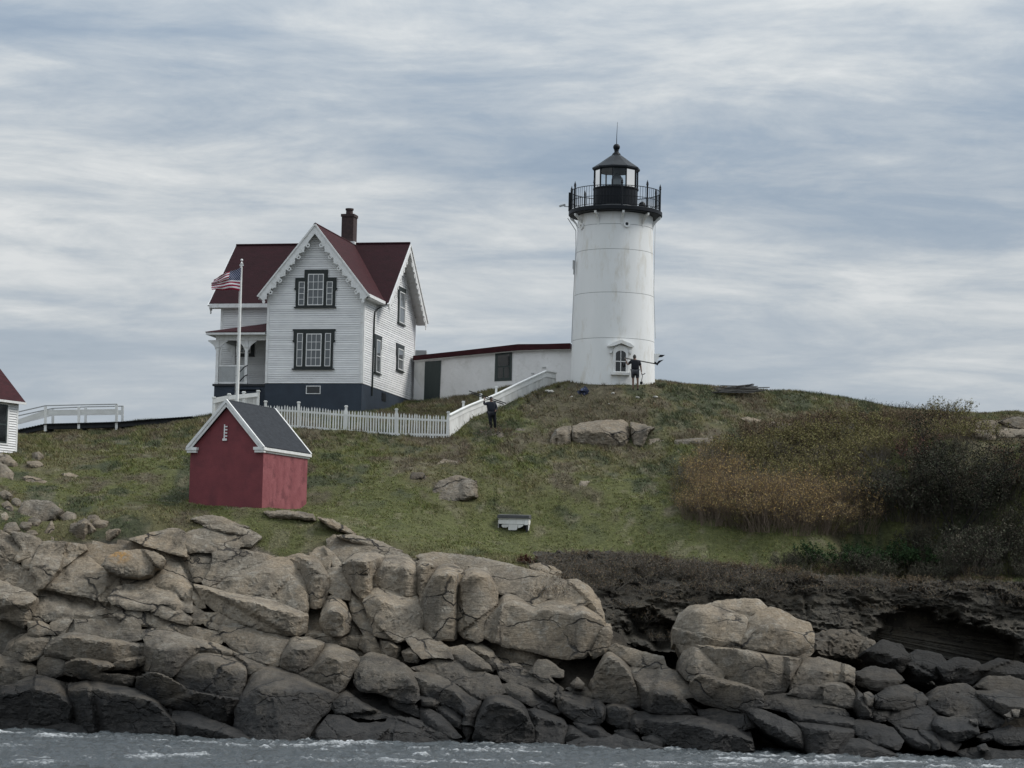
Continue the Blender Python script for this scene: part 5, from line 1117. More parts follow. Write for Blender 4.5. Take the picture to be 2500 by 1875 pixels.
# gabled hood
w.prism([(-0.68, wz+1.36), (-0.66, wz+1.30), (-0.42, wz+1.34), (0, wz+1.50), (0.42, wz+1.34), (0.66, wz+1.30), (0.68, wz+1.36), (0.45, wz+1.52), (0, wz+1.68), (-0.45, wz+1.52)], -0.30, 0.05)
for s in (-1, 1): w.box(s*0.52-0.06, s*0.52+0.06, -0.15, 0.05, wz+0.98, wz+1.10)
two = w.build('window', white_tower, tower)
MB(tw).prism(arch(0.275, wz+0.02, wz+1.12, 0.20), -0.168, -0.158).build('pane', pane_dark, two)
s_ = MB(tw); s_.box(-0.275, 0.275, -0.185, -0.16, wz+0.53, wz+0.575); s_.box(-0.018, 0.018, -0.184, -0.161, wz+0.02, wz+1.11)
s_.box(-0.30, -0.27, -0.184, -0.15, wz, wz+0.94); s_.box(0.27, 0.30, -0.184, -0.15, wz, wz+0.94); s_.box(-0.30, 0.30, -0.186, -0.15, wz-0.02, wz+0.03); s_.build('sash', white_trim, two)
# portholes on the top course
for ang in (math.atan2(-1.98, 0.52), math.atan2(-0.95, -1.78)):
    c = Vector((math.cos(ang), math.sin(ang), 0)); t = Vector((-c.y, c.x, 0)); r0 = rad(8.35)
    tp = lambda x, y, z, c=c, t=t: tuple(c*(r0 - y) + t*x + Vector((0, 0, 8.36+z)))
    b = MB(tp); b.ring((0, 0), 0.135, 0.045, -0.09, 0.03, 20); po = b.build('porthole', white_tower, tower)
    MB(tp).prism([(0.115*math.cos(q), 0.115*math.sin(q)) for q in np.linspace(0, 2*math.pi, 16, endpoint=False)], -0.02, 0.02).build('pane', pane_dark, po)
# cables and conduit on the left flank, thin stay on the right
MB().tube([(-2.55, -0.3, ZD-0.15), (-2.10, -0.2, ZD-0.8), (-2.08, -0.25, 7.3), (-2.16, -0.3, 4.7), (-2.22, -0.3, 2.2)], 0.022, 6).build('cable', grey_paint, tower, 60)
MB().tube([(2.12, -0.2, ZD-0.3), (2.10, -0.3, 5.0), (2.22, -0.3, 2.5)], 0.012, 5).build('cable', grey_paint, tower, 60)
b = MB(); b.box(-2.24, -2.12, -0.40, -0.25, 6.15, 6.6); b.box(-2.20, -2.12, -0.38, -0.28, 5.85, 6.15); b.build('junction_box', grey_paint, tower)
b = MB(); b.bar((-2.45, -0.2, ZT+0.20), (-2.75, -0.2, ZT+0.22), 0.04, 0.04); b.bar((-2.70, -0.2, ZT+0.30), (-2.95, -0.28, ZT+0.22), 0.12, 0.10); b.tube([(-2.95, -0.28, ZT+0.22), (-3.0, -0.3, ZT+0.2)], 0.05, 8); b.build('security_camera', grey_paint, tower)
b = MB(); b.box(-2.52, -2.40, -0.35, -0.05, ZT-0.02, ZT+0.95); b.build('equipment_cabinet', black_iron, tower)
b = MB(); b.lathe([(0.05, 0.0), (0.16, 0.05), (0.20, 0.22), (0.16, 0.42), (0.04, 0.50)], 14, (1.40, -0.55, ZT)); b.build('fog_signal', black_iron, tower, 50)
# ------------------------------------------------------------------ covered passage from house to tower
def Lw(p, dz=0): return Vector((p[0], p[1], p[2]+dz))
psg = tag(empty('covered_passage', (-5.4, 136.6, 16.5)), 'low white passage with a dark red eave joining the house to the lighthouse', 'passage')
ploc = Vector((-5.4, 136.6, 16.5))
def pl_Y(px): return float(np.interp(px, [1000, 1014, 1392], [136.9, 136.6, 130.9]))
def PP(px, py, off=0.0):
    v = P(px, py, pl_Y(px) + off); return Vector(v) - ploc
top = [(1012, 880), (1130, 869), (1249, 856), (1320, 853.5), (1396, 852)]; bot_z = -1.0
wl_pts = [PP(*q) for q in top]
b = MB(); n = len(wl_pts); dv = Vector((0.35, 2.2, 0))
vs = []; 
for q in wl_pts: vs += [q, Vector((q.x, q.y, bot_z)), q + dv, Vector((q.x+dv.x, q.y+dv.y, bot_z))]
fs = []
for i in range(n-1):
    a, c = 4*i, 4*(i+1); fs += [(a, a+1, c+1, c), (a+2, c+2, c+3, a+3), (a, c, c+2, a+2)]
fs += [(0, 2, 3, 1), (4*(n-1), 4*(n-1)+1, 4*(n-1)+3, 4*(n-1)+2)]
b.add(vs, fs); b.build('wall', white_stucco, psg)
# roof: low slope slab with a deep fascia
rt = [(1008, 868.5), (1130, 855.5), (1264, 840), (1330, 839.5), (1392, 837.6)]; rb = [(1008, 880), (1130, 868), (1264, 855.3), (1330, 853), (1392, 852)]
b = MB(); vs = []
for (x, y), (x2, y2) in zip(rt, rb):
    p = PP(x, y, -0.3); q = PP(x2, y2, -0.3); vs += [p, q, p + Vector((0.35, 2.9, 0.10)), q + Vector((0.35, 2.9, 0.0))]
fs = []
for i in range(len(rt)-1):
    a, c = 4*i, 4*i+4; fs += [(a, a+1, c+1, c), (a, c, c+2, a+2), (a+1, a+3, c+3, c+1), (a+2, c+2, c+3, a+3)]
fs += [(0, 2, 3, 1), (4*len(rt)-4, 4*len(rt)-3, 4*len(rt)-1, 4*len(rt)-2)]
b.add(vs, fs); b.build('roof', red_roof, psg)
b = MB()
for i in range(len(rb)-1):
    b.bar(PP(rb[i][0], rb[i][1]+1.2, -0.2), PP(rb[i+1][0], rb[i+1][1]+1.2, -0.2), 0.05, 0.05)
b.build('gutter', white_worn, psg)
def quad_box(cs, deep, name, m_, par):
    c = [PP(*q, -deep) for q in cs]; d2 = [PP(*q, 0.05) for q in cs]; b = MB(); b.add(c + d2, [(0,1,2,3), (7,6,5,4), (0,4,5,1), (1,5,6,2), (2,6,7,3), (3,7,4,0)]); return b.build(name, m_, par)
quad_box([(1037.5, 883), (1077, 880), (1073.5, 977), (1034.5, 977)], 0.05, 'door', green_door, psg)
pw = quad_box([(1209, 863), (1250, 858), (1249.5, 929), (1207, 931)], 0.05, 'window', green_door, psg)
for cs in ([(1216, 868), (1244, 865), (1243.5, 892), (1215.5, 894)], [(1216, 897), (1228.5, 896), (1228, 923), (1215, 924)], [(1231.5, 896), (1243.5, 895), (1243, 922), (1231, 923)]):
    quad_box(cs, 0.065, 'pane', pane_dark, pw)
quad_box([(1012, 884), (1037, 882), (1034, 979), (1010, 979)], 0.02, 'corner_panel', white_worn, psg)
for cs in ([(1324, 896), (1333, 895.5), (1333, 898), (1324, 898.5)], [(1297, 910.5), (1304, 910), (1304, 912.5), (1297, 913)]): quad_box(cs, 0.06, 'vent', grey_paint, psg)
# a sliver of lean-to roof behind the house corner
b = MB(); q = P(1030, 868, 139) ; b.box(-1.6, 0.35, -0.6, 0.6, -0.9, -0.02); b.build('entry_roof', grey_paint, psg).location = Vector(P(1027, 857, 139.5)) - ploc
# ------------------------------------------------------------------ red oil house
shed = tag(empty('oil_house', (-10.864, 108.0, 9.10), -R_(21.35)), 'small red masonry shed with a grey shingled gable roof and white trim', 'shed')
SW, SD = 3.62, 4.43; shw = 1.909; sez = 2.98; srz = 5.07; sov = 0.16; sc = -SW/2
b = MB(); b.prism([(-SW, -1.2), (0, -1.2), (0, 2.80), (sc, 2.80+SW/2*(srz-sez)/shw-0.05), (-SW, 2.80)], 0, SD); b.build('wall', red_wall, shed)
b = MB(); b.box(0.0, 0.006, 0.012, SD-0.005, -1.2, 2.78); b.build('side_wall_lit_skin', red_wall_worn_lit, shed)['label'] = 'faded blotchy pinkish red side wall, also painted lighter as the sunlit side'
def sroof(s):
    p0 = Vector((sc, -sov, srz)); p1 = Vector((sc, SD+sov, srz)); q1 = Vector((sc+s*shw, SD+sov, sez)); q0 = Vector((sc+s*shw, -sov, sez)); n = Vector((s*(srz-sez), 0, shw)).normalized()
    b = MB(); vs = [p0, p1, q1, q0] + [v - n*0.07 for v in (p0, p1, q1, q0)]; b.add(vs, [(0,1,2,3),(7,6,5,4),(0,4,5,1),(1,5,6,2),(2,6,7,3),(3,7,4,0)]); return b.build('roof', grey_shingle, shed)
sroof(-1); sroof(1)
sl_ = (srz-sez)/shw
for s in (-1, 1):
    L_ = math.hypot(shw, srz-sez); nx, nz = -s*(srz-sez)/L_, -shw/L_; ux, uz = s*shw/L_, -(srz-sez)/L_
    pt = lambda a, dd: (sc + ux*a + nx*dd, srz + uz*a + nz*dd)
    for y0, y1, yb in ((-sov-0.03, -sov+0.03, -sov), (SD+sov-0.03, SD+sov+0.03, SD+sov)):
        b = MB(); b.prism([pt(0, 0.075), pt(L_, 0.075), pt(L_, 0.22), (sc, srz-0.22*L_/shw)], y0+0.012, y1-0.012); b.prism([pt(0, -0.012), pt(L_+0.02, -0.012), pt(L_+0.02, 0.10), (sc, srz-0.10*L_/shw)], y0-0.03, y1+0.03)
        b.build('rake_board', white_trim, shed)
    x = sc + s*shw
    b = MB(); b.box(min(x-s*0.05, x+s*0.03), max(x-s*0.05, x+s*0.03), -sov, SD+sov, sez-0.17, sez-0.045); b.box(min(x-s*0.16, x-s*0.05), max(x-s*0.16, x-s*0.05), -sov+0.02, SD+sov-0.02, sez-0.26, sez-0.10); b.build('eave_fascia', white_trim, shed)
    # boxed eave return on the front gable
    b = MB(); x0 = min(x+s*0.04, x-s*0.50); x1 = max(x+s*0.04, x-s*0.50); b.box(x0, x1, -sov-0.04, 0.03, sez-0.16, sez-0.03); b.box(x0+0.04, x1-0.04, -sov+0.0, 0.03, sez-0.27, sez-0.162); b.build('eave_return', white_trim, shed)
# slit vent with white quoins in the gable
v = MB(lambda x, y, z: (sc-0.09+x, y, 3.62+z)); v.box(-0.10, 0.12, -0.03, -0.002, -0.36, 0.34); vo = v.build('vent_slit', red_wall, shed)
v = MB(lambda x, y, z: (sc-0.09+x, y, 3.62+z)); v.box(-0.06, -0.01, -0.05, -0.028, -0.30, 0.34); v.box(-0.11, 0.10, -0.06, -0.028, -0.38, -0.28)
for zz in (-0.20, -0.06, 0.08, 0.22): v.box(-0.008, 0.11, -0.045, -0.029, zz, zz+0.05)
v.build('vent_quoin', white_trim, vo)
# ------------------------------------------------------------------ white building cut by the left edge
C0 = P(45, 979, 118.0); bz = float(gz(C0[0], C0[1])) ; wa = R_(30)
bld = tag(empty('outbuilding', (C0[0], C0[1], C0[2]), 0), 'white clapboard building with a red roof and dark window at the left edge', 'building')
dirw = Vector((-math.sin(wa), -math.cos(wa), 0)); dirn = Vector((math.cos(wa), -math.sin(wa), 0))      # along the wall towards us, outward
bt = lambda x, y, z: tuple(dirw*x - dirn*y + Vector((0, 0, z)))
BH = 2.9; BL = 7.0; BW = 5.0
b = MB(bt); b.box(0.02, BL, 0.02, BW, -BH, 0.0); 
b2 = MB(); b2.prism([(0.02, 0.0), (BW, 0.0), (BW/2, 2.55)], 0.02, BL); b.add([(y, x, z) for x, y, z in b2.v], b2.f); b.build('wall', white_clap, bld)
z = -BH
while z < -0.1:
    c = MB(bt); h = EXP-0.009; c.add([(0.10, -0.042, z), (BL, -0.042, z), (BL, -0.006, z+h), (0.10, -0.006, z+h), (0.10, 0.03, z), (BL, 0.03, z), (BL, 0.03, z+h), (0.10, 0.03, z+h)], [(0,1,2,3), (5,4,7,6), (0,4,5,1), (1,5,6,2), (3,2,6,7), (0,3,7,4)]); c.build('clapboard', white_clap, bld); z += EXP
c = MB(bt); c.box(0.0, 0.11, -0.034, 0.02, -BH, -0.02); c.build('corner_board', white_trim, bld)
for s in (0, 1):
    b = MB(bt)
    if s == 0: vs = [(-0.25, -0.25, -0.05), (BL, -0.25, -0.05), (BL, BW/2, 2.66), (-0.25, BW/2, 2.66)]
    else: vs = [(-0.25, BW/2, 2.66), (BL, BW/2, 2.66), (BL, BW+0.25, -0.05), (-0.25, BW+0.25, -0.05)]
    b.add(vs + [(x, y, z-0.12) for x, y, z in vs], [(0,1,2,3),(7,6,5,4),(0,4,5,1),(1,5,6,2),(2,6,7,3),(3,7,4,0)]); b.build('roof', red_roof, bld)
b = MB(bt); b.box(-0.25, BL, -0.30, -0.24, -0.17, -0.06); b.build('gutter', white_trim, bld)
b = MB(bt); b.box(0.66, 1.95, -0.05, -0.001, -2.18, -0.14); bw = b.build('window', white_trim, bld)
for x0 in (0.80,):
    MB(bt).box(0.78, 1.83, -0.058, -0.048, -2.10, -0.26).build('sash', green_door, bw)
    for z0, z1 in ((-2.02, -1.24), (-1.16, -0.34)): MB(bt).box(0.88, 1.73, -0.064, -0.057, z0, z1).build('pane', pane_dark, bw)
# ------------------------------------------------------------------ picket fence along the front of the yard
def lerp1(x, xs, ys): return float(np.interp(x, xs, ys))
fa = P(640, 1040, 122.3); pf = tag(empty('picket_fence', (fa[0], fa[1], float(gz(fa[0], fa[1])))), 'white picket fence with capped posts running behind the red shed', 'fence')
fo = Vector(pf.location)
_fx = [630, 693, 733, 843, 961, 1098]; _ft = [987, 987.5, 990, 999, 1006, 1014]; _fb = [1043, 1047, 1050, 1059, 1068, 1070]
def fpt(px, row): return Vector(P(px, row, 122.3 - 0.0003*(px-640))) - fo
pick = None
npick = 70
for i in range(npick):
    px = 634 + (1090-634)*i/(npick-1)
    t, b_ = fpt(px, lerp1(px, _fx, _ft)), fpt(px, lerp1(px, _fx, _fb)+2)
    if pick is None:
        m_ = MB(); m_.prism([(-0.034, 0), (0.034, 0), (0.034, 1.0), (0, 1.085), (-0.034, 1.0)], -0.022, 0.0); pick = m_.mesh('picket')
    o = link('picket', pick, fence_white, pf); o.location = (b_.x, b_.y, b_.z-0.03); h = (t.z-b_.z)/1.085; o.scale = (1, 1, h*random.uniform(0.97, 1.02)); o.rotation_euler = (random.uniform(-0.02, 0.02), random.uniform(-0.025, 0.025), 0)
for frac in (0.24, 0.86):
    m_ = MB()
    xs = np.linspace(632, 1094, 12)
    pts = [fpt(x, lerp1(x, _fx, _ft)*(1-frac) + lerp1(x, _fx, _fb)*frac) + Vector((0, 0.03, 0)) for x in xs]
    for a, c in zip(pts, pts[1:]): m_.bar(a, c + (c-a)*0.01, 0.045, 0.10)
    m_.build('rail', fence_white, pf)
def post(par, base, top, w=0.12, name='post', m_=fence_white):
    b = MB(); b.box(base.x-w/2, base.x+w/2, base.y-w/2, base.y+w/2, base.z, top); b.box(base.x-w*0.75, base.x+w*0.75, base.y-w*0.75, base.y+w*0.75, top, top+0.035); b.box(base.x-w*0.55, base.x+w*0.55, base.y-w*0.55, base.y+w*0.55, top+0.0352, top+0.075); return b.build(name, m_, par)
for px in (646, 727, 843, 966, 1093):
    q = fpt(px, lerp1(px, _fx, _fb)+3); q.y += 0.08; post(pf, q, fpt(px, lerp1(px, _fx, _ft)-6).z)
# ------------------------------------------------------------------ board fence climbing to the tower
_bx = [1096, 1140, 1190, 1217, 1270, 1333, 1358]; _bt = [1014, 992, 972, 960, 934, 905.5, 911]; _bb = [1069, 1043, 1010, 997, 972, 950, 940]; _bY = [122.3, 124.0, 125.9, 126.8, 128.3, 129.8, 130.4]
bo = P(1096, 1069, 122.3); bf = tag(empty('board_fence', tuple(bo)), 'solid white board fence climbing the slope to the lighthouse passage', 'fence'); bo = Vector(bo)
def bpt(px, row): return Vector(P(px, row, lerp1(px, _bx, _bY))) - bo
edges = np.linspace(1097, 1357, 61)
for a, c in zip(edges, edges[1:]):
    m_ = MB(); g = (c-a)*0.05
    ta, tc, ba, bc = bpt(a+g, lerp1(a, _bx, _bt)+4), bpt(c-g, lerp1(c, _bx, _bt)+4), bpt(a+g, lerp1(a, _bx, _bb)+7), bpt(c-g, lerp1(c, _bx, _bb)+7)
    k = Vector((0.02, 0.03, 0)) ; j = random.uniform(-0.006, 0.006); jv = Vector((0, j, 0))
    m_.add([ba+jv, bc+jv, tc+jv, ta+jv, ba+k, bc+k, tc+k, ta+k], [(0,1,2,3), (7,6,5,4), (0,4,5,1), (1,5,6,2), (2,6,7,3), (3,7,4,0)]); m_.build('board', white_worn, bf)
m_ = MB(); m2 = MB(); pr = None
for a, c in zip(np.linspace(1096, 1357, 22), np.linspace(1096, 1357, 22)[1:]):
    pa, pc = bpt(a, lerp1(a, _bx, _bt)+8.0), bpt(c, lerp1(c, _bx, _bt)+8.0); f_ = Vector((0.0, -0.035, 0))
    m_.bar(pa+f_, pc+f_ + (pc-pa)*0.02, 0.03, 0.27)
    pa, pc = bpt(a, lerp1(a, _bx, _bt)), bpt(c, lerp1(c, _bx, _bt)); m2.bar(pa, pc + (pc-pa)*0.02, 0.20, 0.05)
m_.build('top_band', fence_white, bf); m2.build('cap_rail', fence_white, bf)
for px, pt_ in ((1134.5, 982), (1177, 964), (1215, 945.5)):
    q = bpt(px, lerp1(px, _bx, _bb)); q += Vector((-0.10, 0.16, -0.1)); post(bf, q, bpt(px, pt_).z)
# ------------------------------------------------------------------ stepped fence by the flagpole
lo = Vector(P(515, 1014, 121.2)); lf = tag(empty('low_fence', tuple(lo)), 'white board fence with a deep top board and capped posts below the porch', 'fence')
lp = lambda px, row, off=0.0: Vector(P(px, row, 121.2 + (px-515)*0.006 + off)) - lo
for px, t_, b_ in ((521, 969, 1016), (558, 961, 1010), (594, 956, 1002), (629, 953, 999)): q = lp(px, b_); post(lf, q, lp(px, t_+3).z, 0.13)
def slab(cs, th, name, m_, par, fn):
    c = [fn(*q) for q in cs]; d_ = [v + Vector((0, th, 0)) for v in c]; b = MB(); b.add(c+d_, [(0,1,2,3), (7,6,5,4), (0,4,5,1), (1,5,6,2), (2,6,7,3), (3,7,4,0)]); return b.build(name, m_, par)
slab([(520, 972), (558, 965), (558, 976), (520, 985)], 0.04, 'top_board', fence_white, lf, lambda a, b: lp(a, b, -0.09))
slab([(557.5, 965.5), (629, 958.5), (629, 968), (557.5, 976)], 0.04, 'top_board', fence_white, lf, lambda a, b: lp(a, b, -0.10))
for i in range(9):
    a = 520 + i*12.1; c = a + 11.7
    if a > 625: break
    slab([(a, np.interp(a, [520, 558, 629], [984, 976, 968])), (c, np.interp(c, [520, 558, 629], [984, 976, 968])), (c, np.interp(c, [520, 629], [1018, 1000])), (a, np.interp(a, [520, 629], [1018, 1000]))], 0.03, 'board', white_worn, lf, lp)
# ------------------------------------------------------------------ flagpole and flag
fb = Vector(P(578.5, 985, 119.6)); fb.z = min(fb.z, float(gz(fb.x, fb.y))+0.1); ft = Vector(P(590, 645, 119.6)); fpo = tag(empty('flagpole', tuple(fb)), 'tall white flagpole in front of the porch corner', 'flagpole')
tt = ft - fb; MB().tube([(0, 0, -0.3), tuple(tt*0.5), tuple(tt)], [0.085, 0.072, 0.042], 12).build('pole', fence_white, fpo, 60)
b = MB(); q = tt + Vector((0, 0, 0.02)); b.lathe([(0.03, -0.02), (0.07, 0.0), (0.075, 0.03), (0.03, 0.06), (0.02, 0.12)] + [(max(0.005, 0.062*math.sin(t)), 0.18-0.062*math.cos(t)) for t in np.linspace(0.4, math.pi, 8)], 12, tuple(q)); b.build('finial', white_trim, fpo, 50)
b = MB(); b.box(q.x-0.10, q.x+0.10, q.y-0.03, q.y+0.03, q.z-0.10, q.z-0.04); b.build('truck', white_trim, fpo)
MB().tube([tuple(tt + Vector((-0.06, -0.06, -0.1))), tuple(tt*0.5 + Vector((-0.10, -0.08, 0))), (-0.10, -0.09, 0.9)], 0.008, 5).build('halyard', fence_white, fpo)
MB().bar((-0.09, -0.1, 0.85), (-0.09, -0.1, 1.02), 0.03, 0.03).build('cleat', black_iron, fpo)
# flag: a rippling sheet, hoist on the pole
def flag_material():
    mt = bpy.data.materials.new('flag_cloth'); mt.use_nodes = True; nt = mt.node_tree; L = nt.links.new; b = nt.nodes['Principled BSDF']; b.inputs['Roughness'].default_value = 0.85; b.inputs['Specular IOR Level'].default_value = 0.1
    uv = nt.nodes.new('ShaderNodeUVMap'); sp = nt.nodes.new('ShaderNodeSeparateXYZ'); L(uv.outputs[0], sp.inputs[0])
    def M(op, a, b_=None, c=None):
        n = nt.nodes.new('ShaderNodeMath'); n.operation = op
        for i, v in enumerate((a, b_, c)):
            if v is None: continue
            if isinstance(v, (int, float)): n.inputs[i].default_value = v
            else: L(v, n.inputs[i])
        return n.outputs[0]
    u, v = sp.outputs[0], sp.outputs[1]
    stripe = M('LESS_THAN', M('FRACT', M('MULTIPLY', M('MULTIPLY', v, 13), 0.5)), 0.5)
    def star(du, dv, nu, nv):
        a = M('SUBTRACT', M('FRACT', M('ADD', M('MULTIPLY', u, nu/0.4), du)), 0.5); c = M('SUBTRACT', M('FRACT', M('ADD', M('MULTIPLY', M('SUBTRACT', v, 6/13), nv*13/7), dv)), 0.5)
        return M('LESS_THAN', M('ADD', M('MULTIPLY', a, a), M('MULTIPLY', M('MULTIPLY', c, c), 1.0)), 0.034)
    stars = M('MAXIMUM', star(0, 0, 6, 5), star(0.5, 0.5, 6, 5))
    canton = M('MULTIPLY', M('LESS_THAN', u, 0.4), M('GREATER_THAN', v, 6/13))
    def mix(f, a, c):
        m_ = nt.nodes.new('ShaderNodeMixRGB'); L(f, m_.inputs[0])
        for i, x in ((1, a), (2, c)):
            if isinstance(x, tuple): m_.inputs[i].default_value = (*x, 1)
            else: L(x, m_.inputs[i])
        return m_.outputs[0]
    col = mix(canton, mix(stripe, (0.72,0.70,0.72), (0.30,0.018,0.045)), mix(stars, (0.018,0.027,0.085), (0.62,0.62,0.66)))
    L(col, b.inputs['Base Color']); return mt
def build_flag():
    nu, nv = 60, 32; hz = [P(588.5, 653, 119.5), P(584.8, 709.5, 119.5)]
    V = []; UV = []
    for j in range(nv+1):
        v = j/nv
        h = hz[0]*(1-v) + hz[1]*v                      # v=0 top
        for i in range(nu+1):
            u = i/nu
            # the fly sags and gathers towards the lee end
            x = h[0] - 1.40*u*(0.95 + 0.06*math.sin(3*v)); droop = 0.62*u**1.1*(1-v)**1.25 + 0.02*math.sin(u*9+v*3) + (0.10*math.sin(u*3.1)-0.04*u)*(-v*0.55)
            z = h[2] - droop + 0.03*u*math.sin(11*v+2*u)
            y = h[1] + 0.16*u**0.7*math.sin(7.0*u + 2.6*v + 0.5) + 0.05*u*math.sin(15*u - 9*v) + 0.06*u*math.sin(13*v)
            V.append((x, y, z)); UV.append((u, 1-v))
    F_ = [(j*(nu+1)+i, j*(nu+1)+i+1, (j+1)*(nu+1)+i+1, (j+1)*(nu+1)+i) for j in range(nv) for i in range(nu)]
    org = np.array(hz[0]); me = bpy.data.meshes.new('flag'); me.from_pydata([tuple(np.array(v)-org) for v in V], [], F_); uvl = me.uv_layers.new(name='UVMap')
    for l in me.loops: uvl.data[l.index].uv = UV[l.vertex_index]
    o = link('flag', me, flag_material(), None, 180); o.location = org
    md = o.modifiers.new('cloth_thickness', 'SOLIDIFY'); md.thickness = 0.006
    return tag(o, 'striped red and white flag with a starred blue canton drooping from the flagpole', 'flag')
build_flag()
# ------------------------------------------------------------------ raised walkway at the left crest
wo = Vector(P(111, 1036, 127)); wk = tag(empty('walkway', tuple(wo)), 'raised dark plank walkway with white railings along the left crest', 'walkway')
WKY = 127.0
nP = lambda px, row: Vector(P(px, row, WKY)) - wo
def fP(px, row): return Vector(P(px, row, WKY+1.35)) - wo
near = [(111, 992, 1047), (192.5, 993, 1041), (284.5, 987, 1044)]; far = [(129, 999, 1050), (209, 996, 1046), (299, 992, 1041)]
for (px, t_, b_), fn in [(n_, nP) for n_ in near] + [(f_, fP) for f_ in far]:
    t, c = fn(px, t_), fn(px, b_); b = MB(); b.bar(c - Vector((0, 0, 0.12)), t, 0.13, 0.09, (0, 1, 0)); b.build('post', fence_white, wk)
def runs(fn, rows, w, h, name, m_, off=Vector((0, 0, 0))):
    b = MB()
    for (a, ra), (c, rc) in zip(rows, rows[1:]): b.bar(fn(a, ra)+off, fn(c, rc)+off, w, h)
    return b.build(name, m_, wk)
runs(nP, [(18, 1012.5), (45, 1005.5), (111, 990.5), (192, 988.5), (286, 986.8)], 0.10, 0.045, 'hand_rail', grey_paint)
runs(fP, [(45, 1015), (129, 997), (209, 993.5), (301, 991.5)], 0.10, 0.045, 'hand_rail', grey_paint)
runs(nP, [(18, 1036), (45, 1029), (111, 1006.5), (192, 1005.5), (284, 1004)], 0.035, 0.24, 'rail_board', fence_white, Vector((0, 0.06, 0)))
runs(fP, [(45, 1030), (129, 1009), (209, 1008), (301, 1007)], 0.035, 0.24, 'rail_board', fence_white, Vector((0, 0.06, 0)))
# deck planks laid crosswise on two beams
dk = [(20, 1057), (48, 1049), (111, 1035.5), (192, 1033.5), (286, 1031), (380, 1023.5), (470, 1017.5)]
runs(nP, [(a, r+1.5) for a, r in dk], 0.10, 0.20, 'beam', dark_wood, Vector((0, 0.1, -0.12))); runs(fP, [(a, r+3.5) for a, r in dk], 0.10, 0.20, 'beam', dark_wood, Vector((0, 0, -0.12)))
npl = 64; pls = None
for i in range(npl):
    px = 22 + (470-22)*(i+0.5)/npl; r = lerp1(px, [a for a, _ in dk], [r_ for _, r_ in dk]); q = nP(px, r)
    b = MB(); b.box(q.x-0.068, q.x+0.068, -0.12, 1.50, q.z-0.02, q.z+0.02); b.build('deck_plank', dark_wood, wk)
for px, r in ((119, 1039), (203, 1036), (292, 1033), (372, 1027)):
    q = nP(px, r); b = MB(); b.box(q.x-0.09, q.x+0.09, 0.3, 0.5, q.z-1.2, q.z-0.05); b.bar((q.x-0.35, 0.4, q.z-0.08), (q.x, 0.4, q.z-0.45), 0.08, 0.10); b.build('support', dark_wood, wk)
# ------------------------------------------------------------------ derelict white box on the lawn
bx = Vector(P(1244, 1302, 111.6)); bx.z = float(gz(bx.x, bx.y)) + 0.02; box = tag(empty('storage_box', tuple(bx), R_(-6)), 'derelict white plank box with a grey lid and broken lower boards on the lawn', 'box')
bw, bd, bh = 1.34, 0.95, 0.56
def bplank(poly, tr, nm='plank'): b = MB(tr); b.prism(poly, -0.025, 0.0); return b.build(nm, white_worn, box)
fT2 = lambda x, y, z: (x-bw/2+0.16, y, z); 
for poly in ([(0, .50), (.42, .50), (.42, .555), (0, .555)], [(.43, .495), (bw, .495), (bw, .55), (.43, .555)], [(0.02, .30), (1.16, .29), (1.16, .485), (0, .49), (0.0, .38)], [(1.17, .26), (bw, .26), (bw, .485), (1.17, .485)],
             [(.15, .27), (.44, .28), (.44, .17), (.36, .13), (.20, .13), (.14, .20)], [(.45, .02), (.82, .02), (.86, .09), (.88, .28), (.45, .285)], [(.89, .28), (1.15, .27), (1.10, .20), (.98, .13), (.89, .12)]): bplank(poly, fT2)
lT = lambda x, y, z: (-bw/2+0.16 + y, bd - x, z)
for z0, z1 in ((.50, .555), (.29, .49), (.02, .27)): bplank([(0.02, z0), (bd-0.02, z0), (bd-0.02, z1), (0.02, z1)], lT)
rT2 = lambda x, y, z: (bw/2+0.16 - y, x, z)
for z0, z1 in ((.50, .555), (.29, .49), (.02, .27)): bplank([(0.02, z0), (bd-0.02, z0), (bd-0.02, z1), (0.02, z1)], rT2)
b = MB(); b.box(-bw/2+0.19, bw/2+0.13, 0.30, bd-0.03, -0.1, bh-0.02); b.box(-bw/2+0.19, -bw/2+0.25, 0.01, 0.30, -0.1, bh-0.02); b.box(bw/2+0.07, bw/2+0.13, 0.01, 0.30, -0.1, bh-0.02); b.build('inner_frame', dark_wood, box)
b = MB(); b.add([(-bw/2+0.10, -0.10, .56), (bw/2+0.22, -0.10, .56), (bw/2+0.22, bd+0.05, .56), (-bw/2+0.10, bd+0.05, .56), (-bw/2+0.12, -0.08, .70), (bw/2+0.20, -0.08, .69), (bw/2+0.20, bd+0.03, .76), (-bw/2+0.12, bd+0.03, .77)], [(0,3,2,1),(4,5,6,7),(0,1,5,4),(1,2,6,5),(2,3,7,6),(3,0,4,7)]); b.build('lid', grey_lid, box)
# ------------------------------------------------------------------ people
def skin_body(name, joints, edges_, radii, mat_, parent, sub=2):
    me = bpy.data.meshes.new(name); keys = list(joints); me.from_pydata([joints[k] for k in keys], [(keys.index(a), keys.index(b)) for a, b in edges_], []); me.update()
    o = bpy.data.objects.new(name, me); COL.objects.link(o)
    o.modifiers.new('skin', 'SKIN'); sv = me.skin_vertices[0].data
    for i, k in enumerate(keys):
        r = radii[k]; sv[i].radius = r if hasattr(r, '__len__') else (r, r); sv[i].use_root = (i == 0)
    o.modifiers.new('sub', 'SUBSURF').levels = sub; o.modifiers['sub'].render_levels = sub
    dg = bpy.context.evaluated_depsgraph_get(); dg.update(); nm = bpy.data.meshes.new_from_object(o.evaluated_get(dg)); bpy.data.objects.remove(o); bpy.data.meshes.remove(me)
    nm.name = name; nm.materials.clear(); return link(name, nm, mat_, parent, 180)
